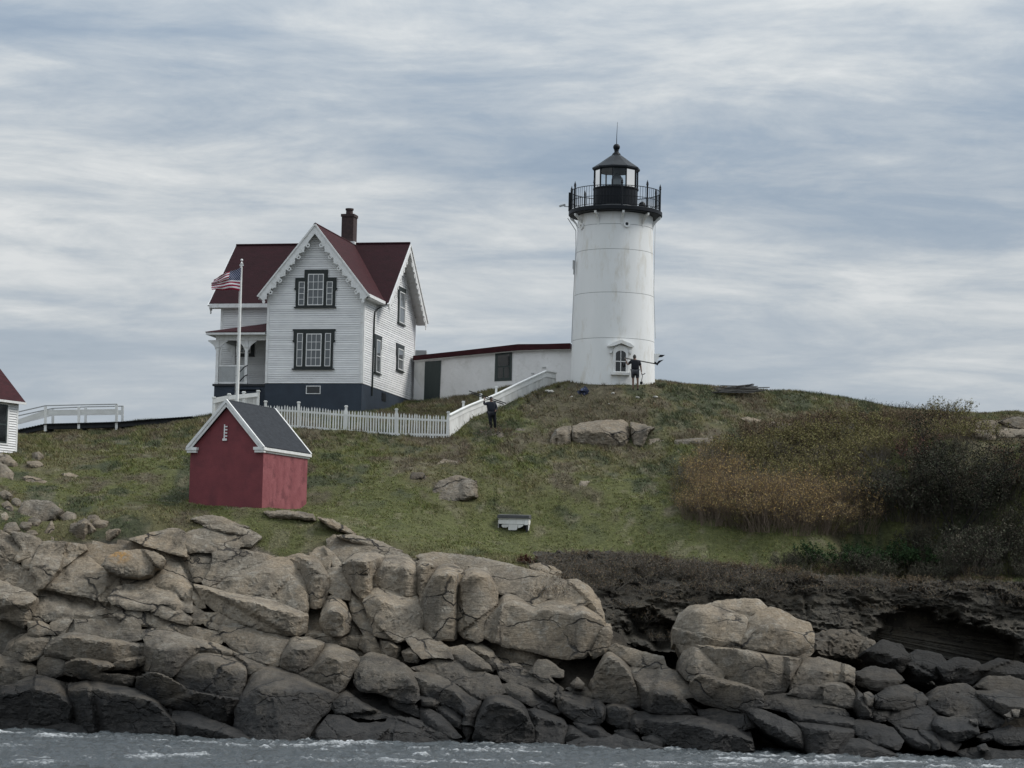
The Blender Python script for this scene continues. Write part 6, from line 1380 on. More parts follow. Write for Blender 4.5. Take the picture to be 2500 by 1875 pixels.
def hand_chain(w, d, side, curl):
    """five fingers from a palm at wrist w along direction d"""
    d = Vector(d).normalized(); s = Vector(side).normalized(); n = d.cross(s)
    J = {}; E = []; Rr = {}
    J['p'] = tuple(Vector(w) + d*0.045); J['w'] = tuple(w); E.append(('w', 'p')); Rr['w'] = 0.026; Rr['p'] = (0.036, 0.018)
    for i, ln in enumerate((0.072, 0.080, 0.075, 0.060)):
        o = s*(0.026 - 0.0175*i); a = Vector(w) + d*0.088 + o; b = a + (d*0.9 + n*curl*0.5).normalized()*ln*0.5; c = b + (d*(1-curl) + n*curl).normalized()*ln*0.5
        for k, v in (('a', a), ('b', b), ('c', c)): J[f'{k}{i}'] = tuple(v); Rr[f'{k}{i}'] = 0.0095
        E += [('p', f'a{i}'), (f'a{i}', f'b{i}'), (f'b{i}', f'c{i}')]
    a = Vector(w) + d*0.035 + s*0.036; b = a + (d*0.6 + s*0.6 + n*0.3).normalized()*0.035; c = b + (d*0.8 + n*0.5).normalized()*0.03
    for k, v in (('ta', a), ('tb', b), ('tc', c)): J[k] = tuple(v); Rr[k] = 0.011
    E += [('p', 'ta'), ('ta', 'tb'), ('tb', 'tc')]
    return J, E, Rr
def person(loc, rz, label, J, shorts, m_shirt, m_legs, H=1.75, hat=False, bulk=1.0):
    root = tag(empty('person', loc, rz), label, 'person')
    body = [('pelvis','spine'),('spine','chest'),('chest','neck'),('neck','skull'),('chest','shL'),('shL','elL'),('elL','wrL'),('chest','shR'),('shR','elR'),('elR','wrR'),('pelvis','hipL'),('hipL','knL'),('knL','anL'),('anL','toL'),('pelvis','hipR'),('hipR','knR'),('knR','anR'),('anR','toR')]
    rr = dict(pelvis=(0.155*bulk, 0.115*bulk), spine=(0.145*bulk, 0.105*bulk), chest=(0.165*bulk, 0.115*bulk), neck=0.062, skull=0.060, shL=0.075, shR=0.075, elL=0.048, elR=0.048, wrL=0.030, wrR=0.030, hipL=0.092, hipR=0.092, knL=0.060, knR=0.060, anL=0.042, anR=0.042, toL=0.036, toR=0.036)
    skin_body('body', {k: J[k] for k in rr}, body, rr, skin_m, root)
    # clothes follow the body as slightly larger shells
    E = [('pelvis','spine'),('spine','chest'),('chest','nk'),('chest','shL'),('shL','slL'),('chest','shR'),('shR','slR')]
    mid = lambda a, b, t: tuple(Vector(J[a])*(1-t) + Vector(J[b])*t)
    JJ = dict(pelvis=J['pelvis'], spine=J['spine'], chest=J['chest'], nk=mid('chest', 'neck', 0.75), shL=J['shL'], shR=J['shR'], slL=mid('shL', 'elL', 0.75), slR=mid('shR', 'elR', 0.75))
    if not shorts: JJ['slL'] = mid('elL', 'wrL', 0.9); JJ['slR'] = mid('elR', 'wrR', 0.9); JJ['eL'] = J['elL']; JJ['eR'] = J['elR']; E = [e for e in E if 'sl' not in e[1]] + [('shL','eL'),('eL','slL'),('shR','eR'),('eR','slR')]
    q = dict(pelvis=(0.178*bulk, 0.138*bulk), spine=(0.172*bulk, 0.135*bulk), chest=(0.182*bulk, 0.135*bulk), nk=0.075, shL=0.092, shR=0.092, slL=0.062, slR=0.062, eL=0.062, eR=0.062)
    if not shorts: q['slL'] = q['slR'] = 0.042
    skin_body('shirt', JJ, E, {k: q[k] for k in JJ}, m_shirt, root)
    t = 0.85 if shorts else 1.0
    JJ = dict(pelvis=J['pelvis'], hipL=J['hipL'], hipR=J['hipR'], kL=mid('hipL', 'knL', t), kR=mid('hipR', 'knR', t)); E = [('pelvis','hipL'),('hipL','kL'),('pelvis','hipR'),('hipR','kR')]; q = dict(pelvis=(0.172*bulk, 0.134*bulk), hipL=0.112*bulk, hipR=0.112*bulk, kL=0.088, kR=0.088)
    if not shorts: JJ.update(aL=mid('knL', 'anL', 0.92), aR=mid('knR', 'anR', 0.92)); E += [('kL','aL'),('kR','aR')]; q.update(aL=0.064, aR=0.064)
    skin_body('shorts' if shorts else 'trousers', JJ, E, q, m_legs, root)
    for s in 'LR':
        a, to = Vector(J['an'+s]), Vector(J['to'+s]); skin_body('shoe', dict(h=tuple(a + (a-to).normalized()*0.04 - Vector((0, 0, 0.045))), m=tuple(a*0.5+to*0.5 - Vector((0, 0, 0.012))), t=tuple(to)), [('h','m'),('m','t')], dict(h=0.05, m=0.052, t=0.042), cloth_dark, root, 1)
        d = Vector(J['wr'+s]) - Vector(J['el'+s]); hj, he, hr = hand_chain(Vector(J['wr'+s]), d, J.get('side'+s, (1, 0, 0)), 0.7); skin_body('hand', hj, [(a_, b_) for a_, b_ in he], hr, skin_m, root, 1)
    # head: an egg with brow, nose, ears and chin
    hc = Vector(J['head']); fd = Vector(J.get('face', (0, -1, 0))).normalized(); sd = fd.cross(Vector((0, 0, 1))).normalized(); up = sd.cross(fd)
    b = MB(lambda x, y, z: tuple(hc + sd*x + fd*y + up*z)); nlat, nlon = 14, 18; vs = []; fs = []
    for i in range(nlat+1):
        th = math.pi*i/nlat
        for j in range(nlon):
            ph = 2*math.pi*j/nlon; z = math.cos(th)*0.118; w = math.sin(th); f = math.sin(ph)
            x = 0.074*w*math.cos(ph)*(1-0.22*max(0, -math.cos(th))); y = 0.094*w*f
            if f > 0.9 and 0.45 < i/nlat < 0.60: y += 0.020
            if f > 0.7 and 0.38 < i/nlat < 0.44: y += 0.006
            if f > 0.8 and i/nlat > 0.78: y += 0.012
            vs.append((x, y, z))
    for i in range(nlat):
        for j in range(nlon): fs.append((i*nlon+j, i*nlon+(j+1)%nlon, (i+1)*nlon+(j+1)%nlon, (i+1)*nlon+j))
    b.add(vs, fs)
    for s in (-1, 1): b.lathe([(0.005, -0.03), (0.014, -0.02), (0.018, 0.0), (0.014, 0.02), (0.005, 0.03)], 8, (s*0.076, -0.005, 0.0))
    h = b.build('head', skin_m, root, 180)
    e_ = MB(b.tr)
    for s in (-1, 1): e_.lathe([(0.002, -0.008), (0.012, -0.004), (0.012, 0.004), (0.002, 0.008)], 8, (s*0.032, 0.083, 0.012))
    e_.build('eyes', cloth_dark, h); MB(b.tr).box(-0.025, 0.025, 0.080, 0.093, -0.056, -0.050).build('mouth', hair_m, h)
    hb = MB(b.tr); vs = []; fs = []; n2 = 8
    for i in range(n2+1):
        th = math.pi*0.62*i/n2
        for j in range(nlon):
            ph = 2*math.pi*j/nlon; f = math.sin(ph); t2 = th*(1 - 0.36*max(0, f)); w = math.sin(t2); vs.append((0.082*w*math.cos(ph), 0.102*w*f - 0.004, math.cos(t2)*0.127))
    for i in range(n2):
        for j in range(nlon): fs.append((i*nlon+j, i*nlon+(j+1)%nlon, (i+1)*nlon+(j+1)%nlon, (i+1)*nlon+j))
    hb.add(vs, fs); hb.build('cap' if hat else 'hair', cloth_grey if hat else hair_m, root, 180)
    return root
# man by the tower, his back to us, one arm up to a long pole on his shoulders
fl_ = P(1550, 944, 127.1); gl = float(gz(fl_[0], fl_[1]))
J1 = dict(pelvis=(0,0,0.93), spine=(0,0.0,1.10), chest=(-0.01,-0.01,1.34), neck=(-0.03,0.01,1.50), skull=(-0.035,0.02,1.58), head=(-0.04,0.03,1.64),
          shL=(-0.20,0,1.42), elL=(-0.38,0.04,1.24), wrL=(-0.46,0.07,1.47), shR=(0.20,0,1.41), elR=(0.28,-0.02,1.12), wrR=(0.31,-0.08,0.87),
          hipL=(-0.10,0,0.90), knL=(-0.10,-0.04,0.50), anL=(-0.08,0.02,0.09), toL=(-0.10,0.14,0.04), hipR=(0.10,0,0.90), knR=(0.13,-0.05,0.50), anR=(0.14,0.0,0.09), toR=(0.17,0.13,0.04),
          face=(-0.25,1,-0.05), sideL=(0,1,0), sideR=(0,-1,0))
man = person((fl_[0], fl_[1], gl-0.02), 0.0, 'man in a dark shirt and grey shorts carrying a long pole beside the tower window', J1, True, cloth_dark, cloth_grey, bulk=1.22)
man.scale = (1.05, 1.05, 1.06); mo = Vector(man.location)
# pole with a white plate and two dark fins, resting on his shoulders
pa, pb = Vector(P(1524, 874, 127.12)), Vector(P(1604, 889, 127.05)); pol = tag(empty('pole', tuple(pa)), 'long grey pole with a white plate and two pointed fins carried across a man’s shoulders', 'pole')
b = MB(); b.bar((0, 0, 0), tuple(pb-pa), 0.055, 0.055); b.build('shaft', weathered_wood, pol)
LP = lambda px, py, Y=127.0: Vector(P(px, py, Y)) - pa
def plate(cs, th, name, m_, par, off=0.0):
    b = MB(); c = [LP(*q, 127.0+off) for q in cs]; d_ = [v + Vector((0, th, 0)) for v in c]; n = len(c); b.add(c+d_, [tuple(range(n)), tuple(range(2*n-1, n-1, -1))] + [(i, n+i, n+(i+1)%n, (i+1)%n) for i in range(n)]); return b.build(name, m_, par)
plate([(1596.5, 863.5), (1610, 863.5), (1613, 868), (1607, 876), (1601, 887), (1597, 884)], 0.03, 'plate', fence_white, pol)
plate([(1608, 871), (1612, 866), (1623.5, 866.5), (1617, 871.5), (1611, 872)], 0.06, 'fin', black_iron, pol, -0.03)
plate([(1602, 888), (1608, 880.5), (1620.5, 878), (1613, 883.5), (1606, 889.5)], 0.06, 'fin', black_iron, pol, -0.03)
b = MB(); b.bar(tuple(LP(1598, 884, 127)), tuple(LP(1606, 891, 127)), 0.08, 0.08); b.build('clamp', black_iron, pol)
# gear dangling from his right hand
ga = mo + Vector((0.38, -0.14, 0.84)); gear = tag(empty('camera_gear', tuple(ga)), 'dark gear hanging on a strap from the right hand of the man', 'camera gear')
b = MB(); b.tube([(0, 0, 0.02), (0.0, 0, -0.10), (-0.03, -0.01, -0.26), (-0.06, -0.01, -0.40)], 0.016, 6); b.build('strap', cloth_dark, gear)
b = MB(); b.box(-0.13, 0.01, -0.06, 0.05, -0.53, -0.40); b.tube([(-0.06, -0.06, -0.46), (-0.06, -0.16, -0.47)], 0.04, 10); b.build('case', black_iron, gear)
b = MB(); b.tube([(0.0, 0, -0.02), (0.09, -0.02, 0.0), (0.13, -0.02, 0.05)], 0.022, 6); b.build('grip', black_iron, gear)
# worker below the board fence with long timbers on the shoulder
g2 = hit(1204, 1050); gl2 = float(gz(g2[0], g2[1]))
J2 = dict(pelvis=(0,0,0.90), spine=(0.0,-0.01,1.07), chest=(0.0,-0.01,1.30), neck=(0.02,0,1.45), skull=(0.025,0,1.53), head=(0.03,0.0,1.59),
          shL=(-0.19,0,1.38), elL=(-0.36,-0.08,1.36), wrL=(-0.34,-0.12,1.56), shR=(0.20,0,1.36), elR=(0.27,-0.06,1.10), wrR=(0.18,-0.22,1.00),
          hipL=(-0.10,0,0.87), knL=(-0.11,-0.09,0.48), anL=(-0.10,0.03,0.09), toL=(-0.12,-0.10,0.04), hipR=(0.10,0,0.87), knR=(0.12,-0.03,0.47), anR=(0.13,0.10,0.09), toR=(0.13,-0.03,0.04), face=(0.35,-1,-0.1), sideL=(1,0,0), sideR=(1,0,0))
wk2 = person((g2[0], g2[1], gl2-0.03), 0.15, 'worker in dark clothes with timbers on one shoulder below the board fence', J2, False, cloth_navy, cloth_dark, hat=True, bulk=1.25)
wk2.rotation_euler = (0.10, -0.12, 0.15)
for (a, ra), (c, rc), lab in (((1145, 954.5), (1236, 985), 'upper dark timber on the shoulder of the worker by the fence'), ((1150, 960), (1229, 987), 'lower dark timber on the shoulder of the worker by the fence')):
    A_, C_ = Vector(P(a, ra, 123.35)), Vector(P(c, rc, 123.55)); b = MB(); b.bar((0, 0, 0), tuple(C_-A_), 0.06, 0.045); o = b.build('timber', dark_wood); o.location = A_; tag(o, lab, 'timber')
# ------------------------------------------------------------------ plank pile on the crest
pq = lambda x, y: (1700 + x*240/2212.0, 900 + y*240/2212.0)
prs = random.Random(4)
runs_ = [(340,540,1100,520),(380,525,1180,545),(470,505,1400,520),(420,480,1330,510),(560,495,1560,488),(390,450,1200,470),(600,470,1400,452),(450,420,1250,455),(640,440,1650,422),(700,430,1340,415),(550,383,1090,392),(860,395,1300,350),(900,410,1370,400),(690,415,1290,375),(1000,455,1540,485),(760,500,1480,505),(520,520,1300,535),(840,470,1390,440),(980,425,1270,345),(1180,420,1380,395),(700,545,1120,530),(480,460,1000,475)]
for i, (x0, y0, x1, y1) in enumerate(runs_):
    Yp = 129.0 + prs.uniform(-0.35, 0.45) + (0.3 if y0 < 430 else 0); a, c = Vector(P(*pq(x0, y0), Yp)), Vector(P(*pq(x1, y1), Yp + prs.uniform(-0.5, 0.5)))
    b = MB(); b.bar((0, 0, 0), tuple(c-a), prs.uniform(0.10, 0.18), 0.035); o = b.build('plank', weathered_wood); o.location = a
    tag(o, 'weathered grey plank in the loose pile on the hill crest', 'plank', 'planks in the pile on the crest')
# ------------------------------------------------------------------ small odds and ends round the tower
def lump(name, px, py, Y, w, h, m_, label, cat, seed, d=None, amp=0.3):
    q = P(px, py, Y); q[2] = float(gz(q[0], q[1])); n = 14; b = MB(); vs = []; fs = []; rs = random.Random(seed)
    for i in range(n//2+1):
        th = math.pi*i/(n//2)
        for j in range(n):
            ph = 2*math.pi*j/n; k = 1 + amp*float(vnoise(math.cos(ph)*(1.3+amp)+seed, math.sin(ph)*(1.3+amp), math.cos(th)*(1.6+amp)))
            vs.append((w/2*math.sin(th)*math.cos(ph)*k, (d or w)/2*math.sin(th)*math.sin(ph)*k, h/2 + h/2*math.cos(th)*k))
    for i in range(n//2):
        for j in range(n): fs.append((i*n+j, i*n+(j+1)%n, (i+1)*n+(j+1)%n, (i+1)*n+j))
    b.add(vs, fs); o = b.build(name, m_, None, 35); o.location = (q[0], q[1], q[2]-0.04); return tag(o, label, cat)
lump('tarp_bundle', 1426, 938, 126.6, 0.42, 0.36, blue_tarp, 'crumpled blue bundle on the ground left of the tower window', 'bundle', 1, amp=1.1)
for i, (px, py, Y, w, h, lab) in enumerate(((1345, 954, 127.6, 0.30, 0.18, 'pale broken slab at the top end of the board fence'), (1337, 951, 127.9, 0.28, 0.16, 'grey stone beside the pale slab at the fence top'), (1396, 953, 126.6, 0.14, 0.08, 'tiny white stone left of the blue bundle on the bare ground'),
        (1497, 949, 126.3, 0.20, 0.10, 'white stone on the bare ground under the tower window'), (1556, 953, 126.0, 0.24, 0.12, 'round grey stone at the feet of the man'), (1600, 949, 126.4, 0.30, 0.12, 'white stone on the crest right of the man'), (1487, 966, 125.2, 0.10, 0.06, 'tiny white stone farther down the slope below the window'))):
    lump('stone', px, py, Y, w, h, pale_stone, lab, 'stone', 20+i)
# ------------------------------------------------------------------ grass: one mass of tufts
def in_house(x, y, pad=0.15):
    dx, dy = x-HX, y-HY; c, s = math.cos(YAW), math.sin(YAW); lx = dx*c - dy*s; ly = dx*s + dy*c
    a = (lx > -WD-pad) & (lx < pad) & (ly > -pad) & (ly < DP+pad); b = (lx > XL-pad) & (lx < pad) & (ly > YM-pad) & (ly < DP+pad); c_ = (lx > -8.4) & (lx < -5) & (ly > -0.2) & (ly < YM)
    return a | b | c_
def in_shed(x, y, pad=0.08):
    dx, dy = x+10.864, y-108.0; t = R_(21.35); lx = dx*math.cos(t) - dy*math.sin(t); ly = dx*math.sin(t) + dy*math.cos(t)
    return (lx > -SW-pad) & (lx < pad) & (ly > -pad) & (ly < SD+pad)
def blocked(x, y):
    r = in_house(x, y) | in_shed(x, y) | (np.hypot(x-TX, y-TY) < 2.28)
    yw = np.interp(x, [-5.6, 3.6], [136.8, 130.6]); r |= (x > -5.7) & (x < 3.8) & (y > yw) & (y < yw+2.6)
    return r
def build_grass():
    rs = np.random.default_rng(11); n = 200000
    x = rs.uniform(-27.5, 27.5, n); y = 103 + (139-103)*rs.uniform(0, 1, n)**1.12; z = gz(x, y)
    px, py, rock, bank = zone(x, y, z)
    clump = fbm(x*1.1, y*1.1, 41, 3)
    keep = (~blocked(x, y)) & (px > -60) & (px < 2560) & (rs.uniform(0, 1, n) > rock*1.3) & (rs.uniform(0, 1, n) > bank*0.82) & (rs.uniform(0, 1, n) < 0.62 + 0.9*clump)
    bare = np.exp(-(((x-5.0)/4.2)**2 + ((y-127.0)/1.3)**2)*0.8); keep &= rs.uniform(0, 1, n) > bare*0.85
    x, y, z, bank = x[keep], y[keep], z[keep], bank[keep]; n = len(x)
    col = meadow_color(x, y)*rs.uniform(0.86, 1.18, (n, 1))*(1 + 0.06*rs.normal(size=(n, 3)))
    col = lerp(col, (0.075,0.062,0.047), np.clip(bank*1.2, 0, 1)*rs.uniform(0.5, 1, n))
    tall = np.clip(0.5*smooth(112, 122, y) + 0.75*np.clip(fbm(x*0.5, y*0.5, 61, 3), 0, 1) + 0.3*bank, 0, 1.2)
    straw = rs.uniform(0, 1, n) < 0.03; col[straw] = np.array((0.27,0.235,0.15))*rs.uniform(0.7, 1.2, (straw.sum(), 1))
    K = 5; N_ = n*K
    bx = np.repeat(x, K) + rs.normal(0, 0.055, N_); by = np.repeat(y, K) + rs.normal(0, 0.055, N_); bz = np.repeat(z, K) - 0.02
    h = np.repeat(0.055 + 0.14*tall, K)*rs.uniform(0.6, 1.5, N_); w = rs.uniform(0.010, 0.026, N_); a = rs.uniform(0, np.pi, N_)
    lx = rs.normal(-0.25, 0.5, N_)*h; ly = rs.normal(0, 0.5, N_)*h
    V = np.empty((N_, 3, 3)); V[:, 0] = np.stack([bx - w*np.cos(a), by - w*np.sin(a), bz], 1); V[:, 1] = np.stack([bx + w*np.cos(a), by + w*np.sin(a), bz], 1); V[:, 2] = np.stack([bx+lx, by+ly, bz+h], 1)
    c = np.repeat(col, K, 0)*rs.uniform(0.9, 1.12, (N_, 1)); C_ = np.ones((N_, 3, 4)); C_[:, :, :3] = np.clip(c, 0.004, 0.6)[:, None, :]
    me = np_mesh('grass', V.reshape(-1, 3), np.arange(N_*3).reshape(-1, 3), leaf_m, C_.reshape(-1, 4))
    return tag(link('grass', me, None), 'short mixed green and brown grass covering the island slopes', 'grass', None, 'stuff')
build_grass()
# ------------------------------------------------------------------ bushes
def tube3(A, B_, ra, rb):                # three-sided twigs between arrays of points
    d = B_-A; d = d/np.maximum(np.linalg.norm(d, axis=1, keepdims=True), 1e-6)
    ref = np.where(np.abs(d[:, 2:3]) < 0.9, np.array([[0, 0, 1.0]]), np.array([[1.0, 0, 0]])); s = np.cross(d, ref); s /= np.linalg.norm(s, axis=1, keepdims=True); t = np.cross(s, d)
    V = np.empty((len(A), 6, 3))
    for k in range(3):
        a = 2*np.pi*k/3; o = s*math.cos(a) + t*math.sin(a); V[:, k] = A + o*ra[:, None]; V[:, 3+k] = B_ + o*rb[:, None]
    F_ = np.array([(k, (k+1) % 3, 3+(k+1) % 3) for k in range(3)] + [(k, 3+(k+1) % 3, 3+k) for k in range(3)])
    return V, F_
def bush_meshes(seed, H, Rad, nst, ntw, nlf, stem_c, leaf_cs, leaf=0.045, lean=0.45, r0=0.010, base_r=0.5, topbias=0.35, curl=0.2):
    rs = np.random.default_rng(seed); segs = 4
    a = rs.uniform(0, 2*np.pi, nst); b = np.sqrt(rs.uniform(0, 1, nst))*base_r*Rad; p0 = np.stack([b*np.cos(a), b*np.sin(a), np.full(nst, -0.08)], 1)
    out = np.stack([np.cos(a), np.sin(a), np.zeros(nst)], 1); hh = H*rs.uniform(0.6, 1.05, nst); ln = rs.uniform(0.1, 1, nst)*lean
    pts = [p0]; d = np.stack([out[:, 0]*ln, out[:, 1]*ln, np.ones(nst)], 1) + rs.normal(0, 0.10, (nst, 3))
    for k in range(segs):
        d = d + rs.normal(0, curl, (nst, 3))*np.array([1, 1, 0.5]) + out*0.06; d /= np.linalg.norm(d, axis=1, keepdims=True); pts.append(pts[-1] + d*(hh/segs)[:, None])
    A = []; B_ = []; ra = []; rb = []
    for k in range(segs):
        A.append(pts[k]); B_.append(pts[k+1]); ra.append(np.full(nst, r0*(1-0.75*k/segs))); rb.append(np.full(nst, r0*(1-0.75*(k+1)/segs)))
    pt = np.stack(pts, 1)
    i = rs.integers(0, nst, ntw); f = rs.uniform(topbias, 1, ntw)*segs; k = np.minimum(f.astype(int), segs-1); t = (f-k)[:, None]
    q = pt[i, k]*(1-t) + pt[i, k+1]*t; L_ = H*rs.uniform(0.10, 0.26, ntw); dd = (pt[i, k+1]-pt[i, k]); dd /= np.linalg.norm(dd, axis=1, keepdims=True); dd = dd + rs.normal(0, 0.55, (ntw, 3)); dd[:, 2] = np.abs(dd[:, 2]); dd /= np.linalg.norm(dd, axis=1, keepdims=True)
    e = q + dd*L_[:, None]; A.append(q); B_.append(e); ra.append(np.full(ntw, r0*0.42)); rb.append(np.full(ntw, r0*0.2))
    A, B_, ra, rb = map(np.concatenate, (A, B_, ra, rb)); V, F3 = tube3(A, B_, ra, rb); n = len(A)
    Fc = (F3[None] + (np.arange(n)*6)[:, None, None]).reshape(-1, 3); sc = np.array(stem_c)[None]*rs.uniform(0.6, 1.35, (n, 1)); C_ = np.ones((n, 6, 4)); C_[:, :, :3] = sc[:, None]
    stems = np_mesh('stems', V.reshape(-1, 3), Fc, leaf_m, C_.reshape(-1, 4))
    if nlf == 0: return stems, None
    j = rs.integers(0, ntw, nlf); t = rs.uniform(0.15, 1.08, nlf)[:, None]; c = q[j]*(1-t) + e[j]*t + rs.normal(0, 0.03, (nlf, 3))
    u = rs.normal(size=(nlf, 3)); u /= np.linalg.norm(u, axis=1, keepdims=True); v = np.cross(u, rs.normal(size=(nlf, 3))); v /= np.linalg.norm(v, axis=1, keepdims=True); s = leaf*rs.uniform(0.6, 1.4, nlf)[:, None]
    V = np.stack([c - u*s, c + v*s*0.5 , c + u*s, c - v*s*0.5], 1); ci = rs.integers(0, len(leaf_cs), nlf); cl = np.array(leaf_cs)[ci]*rs.uniform(0.75, 1.25, (nlf, 1))
    C_ = np.ones((nlf, 4, 4)); C_[:, :, :3] = cl[:, None]
    fol = np_mesh('foliage', V.reshape(-1, 3), np.arange(nlf*4).reshape(-1, 4), leaf_m, C_.reshape(-1, 4))
    return stems, fol
def make_bush(name, label, group, *a, **k):
    s, f = bush_meshes(*a, **k); o = tag(empty(name), label, 'bush', group); link('stems', s, None, o)['kind'] = 'stuff'
    if f: link('foliage', f, None, o)['kind'] = 'stuff'
    return o
RUS = [(0.42,0.300,0.120), (0.44,0.335,0.14), (0.34,0.255,0.12), (0.40,0.255,0.105)]; OLI = [(0.180,0.168,0.068), (0.200,0.178,0.072), (0.155,0.148,0.068), (0.185,0.152,0.078)]
DRK = [(0.062,0.068,0.046), (0.072,0.068,0.050), (0.076,0.064,0.050), (0.055,0.062,0.042)]; HEA = [(0.155,0.115,0.078), (0.128,0.111,0.068), (0.176,0.124,0.081)]; GRN = [(0.033,0.063,0.027), (0.045,0.075,0.030), (0.027,0.051,0.024)]
PNK = [(0.19,0.095,0.080), (0.15,0.095,0.070), (0.11,0.075,0.055)]
kinds = dict(
 russet=[make_bush('russet_bush', 'golden russet twiggy bush in the front rows of the thicket on the right slope', 'russet bushes at the front of the thicket', 200+i, 1.72, 0.8, 95, 520, 1050, (0.17,0.135,0.105), RUS, leaf=0.028, lean=0.30, r0=0.010, base_r=0.9, topbias=0.55, curl=0.10) for i in range(3)],
 olive=[make_bush('olive_bush', 'olive green bush in the middle of the thicket behind the russet rows', 'olive bushes in the middle of the thicket', 210+i, 1.25, 0.9, 50, 360, 1500, (0.12,0.10,0.08), OLI, leaf=0.036, lean=0.5, base_r=0.8, curl=0.16) for i in range(3)],
 bare=[make_bush('bare_bush', 'pale leafless bush standing among the olive bushes of the thicket', 'bare pale bushes in the thicket', 220+i, 1.45, 0.7, 46, 420, 120, (0.17,0.155,0.135), OLI, leaf=0.03, lean=0.55, r0=0.011, base_r=0.5) for i in range(2)],
 dark=[make_bush('dark_bush', 'dark leafy bush in the shaded mass at the right edge of the thicket', 'dark bushes at the right of the thicket', 230+i, 1.75, 1.0, 46, 420, 1900, (0.075,0.066,0.058), DRK, leaf=0.045, lean=0.55, base_r=0.7, r0=0.013) for i in range(3)],
 heath=[make_bush('heath_bush', 'low brown heath bush on the upper slope below the crest', 'low brown heath bushes on the upper right slope', 240+i, 0.62, 0.75, 50, 300, 1100, (0.060,0.048,0.038), HEA, leaf=0.030, lean=0.7, base_r=0.9, r0=0.007) for i in range(2)],
 rose=[make_bush('reddish_bush', 'reddish brown bush below the rock outcrop at the right edge', 'reddish bushes at the right edge', 250+i, 1.35, 0.9, 46, 380, 1300, (0.075,0.055,0.047), PNK, leaf=0.034, lean=0.5, base_r=0.8) for i in range(2)],
 bramble=[make_bush('dead_bramble', 'tangled dead bramble on the dark earth bank', 'dead brambles on the earth bank', 260+i, 0.6, 0.8, 60, 420, 260, (0.16,0.145,0.125), HEA, leaf=0.028, lean=1.3, base_r=0.9, r0=0.008, curl=0.5) for i in range(3)],
 crest=[make_bush('bare_twigs', 'spray of bare twigs standing up on the skyline at right', 'bare twigs on the right skyline', 270+i, 0.85, 0.35, 7, 60, 70, (0.040,0.036,0.033), DRK, leaf=0.035, lean=0.4, r0=0.010) for i in range(3)],
)
used = set()
brs = np.random.default_rng(5)
def plant(kind, x, y, sc=1.0, label=None):
    i = int(brs.integers(0, len(kinds[kind]))); p = kinds[kind][i]
    if (kind, i) in used: o = dup(p)
    else: o = p; used.add((kind, i))
    o.location = (x, y, float(gz(x, y)) - 0.05); o.rotation_euler = (0, 0, float(brs.uniform(0, 6.28))); s = sc*float(brs.uniform(0.68, 1.22)); o.scale = (s, s, s*float(brs.uniform(0.85, 1.15)))
    if label: o['label'] = label
    return o
def scatter(kinds_w, poly, n, sc=1.0, mind=0.55):
    pl = np.array(poly, float)*S2; lo = pl.min(0); hi = pl.max(0); done = []; tries = 0
    ks = [k for k, w in kinds_w]; ws = np.array([w for k, w in kinds_w], float); ws /= ws.sum()
    while len(done) < n and tries < n*30:
        tries += 1; c = brs.uniform(lo, hi)
        if not inside(c[None], pl)[0]: continue
        q = hit(c[0], c[1], 96)
        if any((q[0]-a)**2 + (q[1]-b)**2 < mind*mind for a, b in done): continue
        done.append((q[0], q[1])); plant(ks[int(brs.choice(len(ks), p=ws))], q[0], q[1], sc)
scatter([('russet', 8), ('olive', 1)], [(1490,1120),(1560,1138),(1640,1146),(1760,1158),(1885,1160),(1890,1110),(1800,1092),(1640,1085),(1560,1085)], 62, 1.0, 0.5)
scatter([('russet', 3), ('olive', 2), ('bare', 1)], [(1470,1100),(1475,1030),(1540,985),(1600,1000),(1580,1080),(1520,1110)], 30, 0.92, 0.6)
scatter([('olive', 6), ('bare', 1.3), ('heath', 1)], [(1590,985),(1700,955),(1880,950),(1965,1000),(1920,1085),(1700,1080),(1600,1070)], 70, 1.0, 0.7)
scatter([('heath', 5), ('olive', 1)], [(1560,950),(1700,915),(1850,897),(2000,905),(2100,912),(2120,950),(1960,960),(1700,945)], 80, 1.0, 0.7)
scatter([('dark', 1)], [(1915,1085),(2212,1060),(2240,1100),(2240,1235),(2180,1245),(2010,1232),(1925,1165)], 95, 1.0, 0.55)
scatter([('dark', 3), ('rose', 2), ('olive', 1)], [(1960,990),(2080,985),(2150,1020),(2300,1030),(2300,1075),(1960,1080)], 40, 0.9, 0.75)
scatter([('rose', 1)], [(2150,985),(2230,985),(2300,990),(2300,1030),(2190,1030)], 16, 0.7, 0.7)
scatter([('dark', 2), ('heath', 1), ('bramble', 1)], [(1690,1224),(1900,1232),(2240,1240),(2240,1266),(1900,1256),(1690,1240)], 46, 0.62, 0.4)
def bank_plant(kind, px, py, sc):
    Y = float(bank_extra(np.array([px]), np.array([py]))[0]) + 100.0; q = P(px, py, Y - 0.1); o = plant(kind, q[0], q[1], sc); o.location = (q[0], q[1], q[2] - 0.12); return o
for i in range(105):                                                     # dead growth hanging on the upper bank
    px = float(brs.choice([brs.uniform(1330, 1900), brs.uniform(1330, 2480)])); top_ = float(np.interp(px, _btx, _bty)); py = top_ + abs(float(brs.normal(0, 1)))*(62 if px < 1650 else 40) + 4
    if 1640 < px < 2400 and py > 1440 and brs.uniform() < 0.7: continue
    bank_plant('bramble', px, py, 1.1)
for i in range(34):                                                     # the lip of the turf
    px = 1325 + i*35 + float(brs.uniform(-10, 10)); bank_plant('bramble' if brs.uniform() < 0.6 else 'heath', px, float(np.interp(px, _btx, _bty)) + float(brs.uniform(-6, 8)), 0.8)
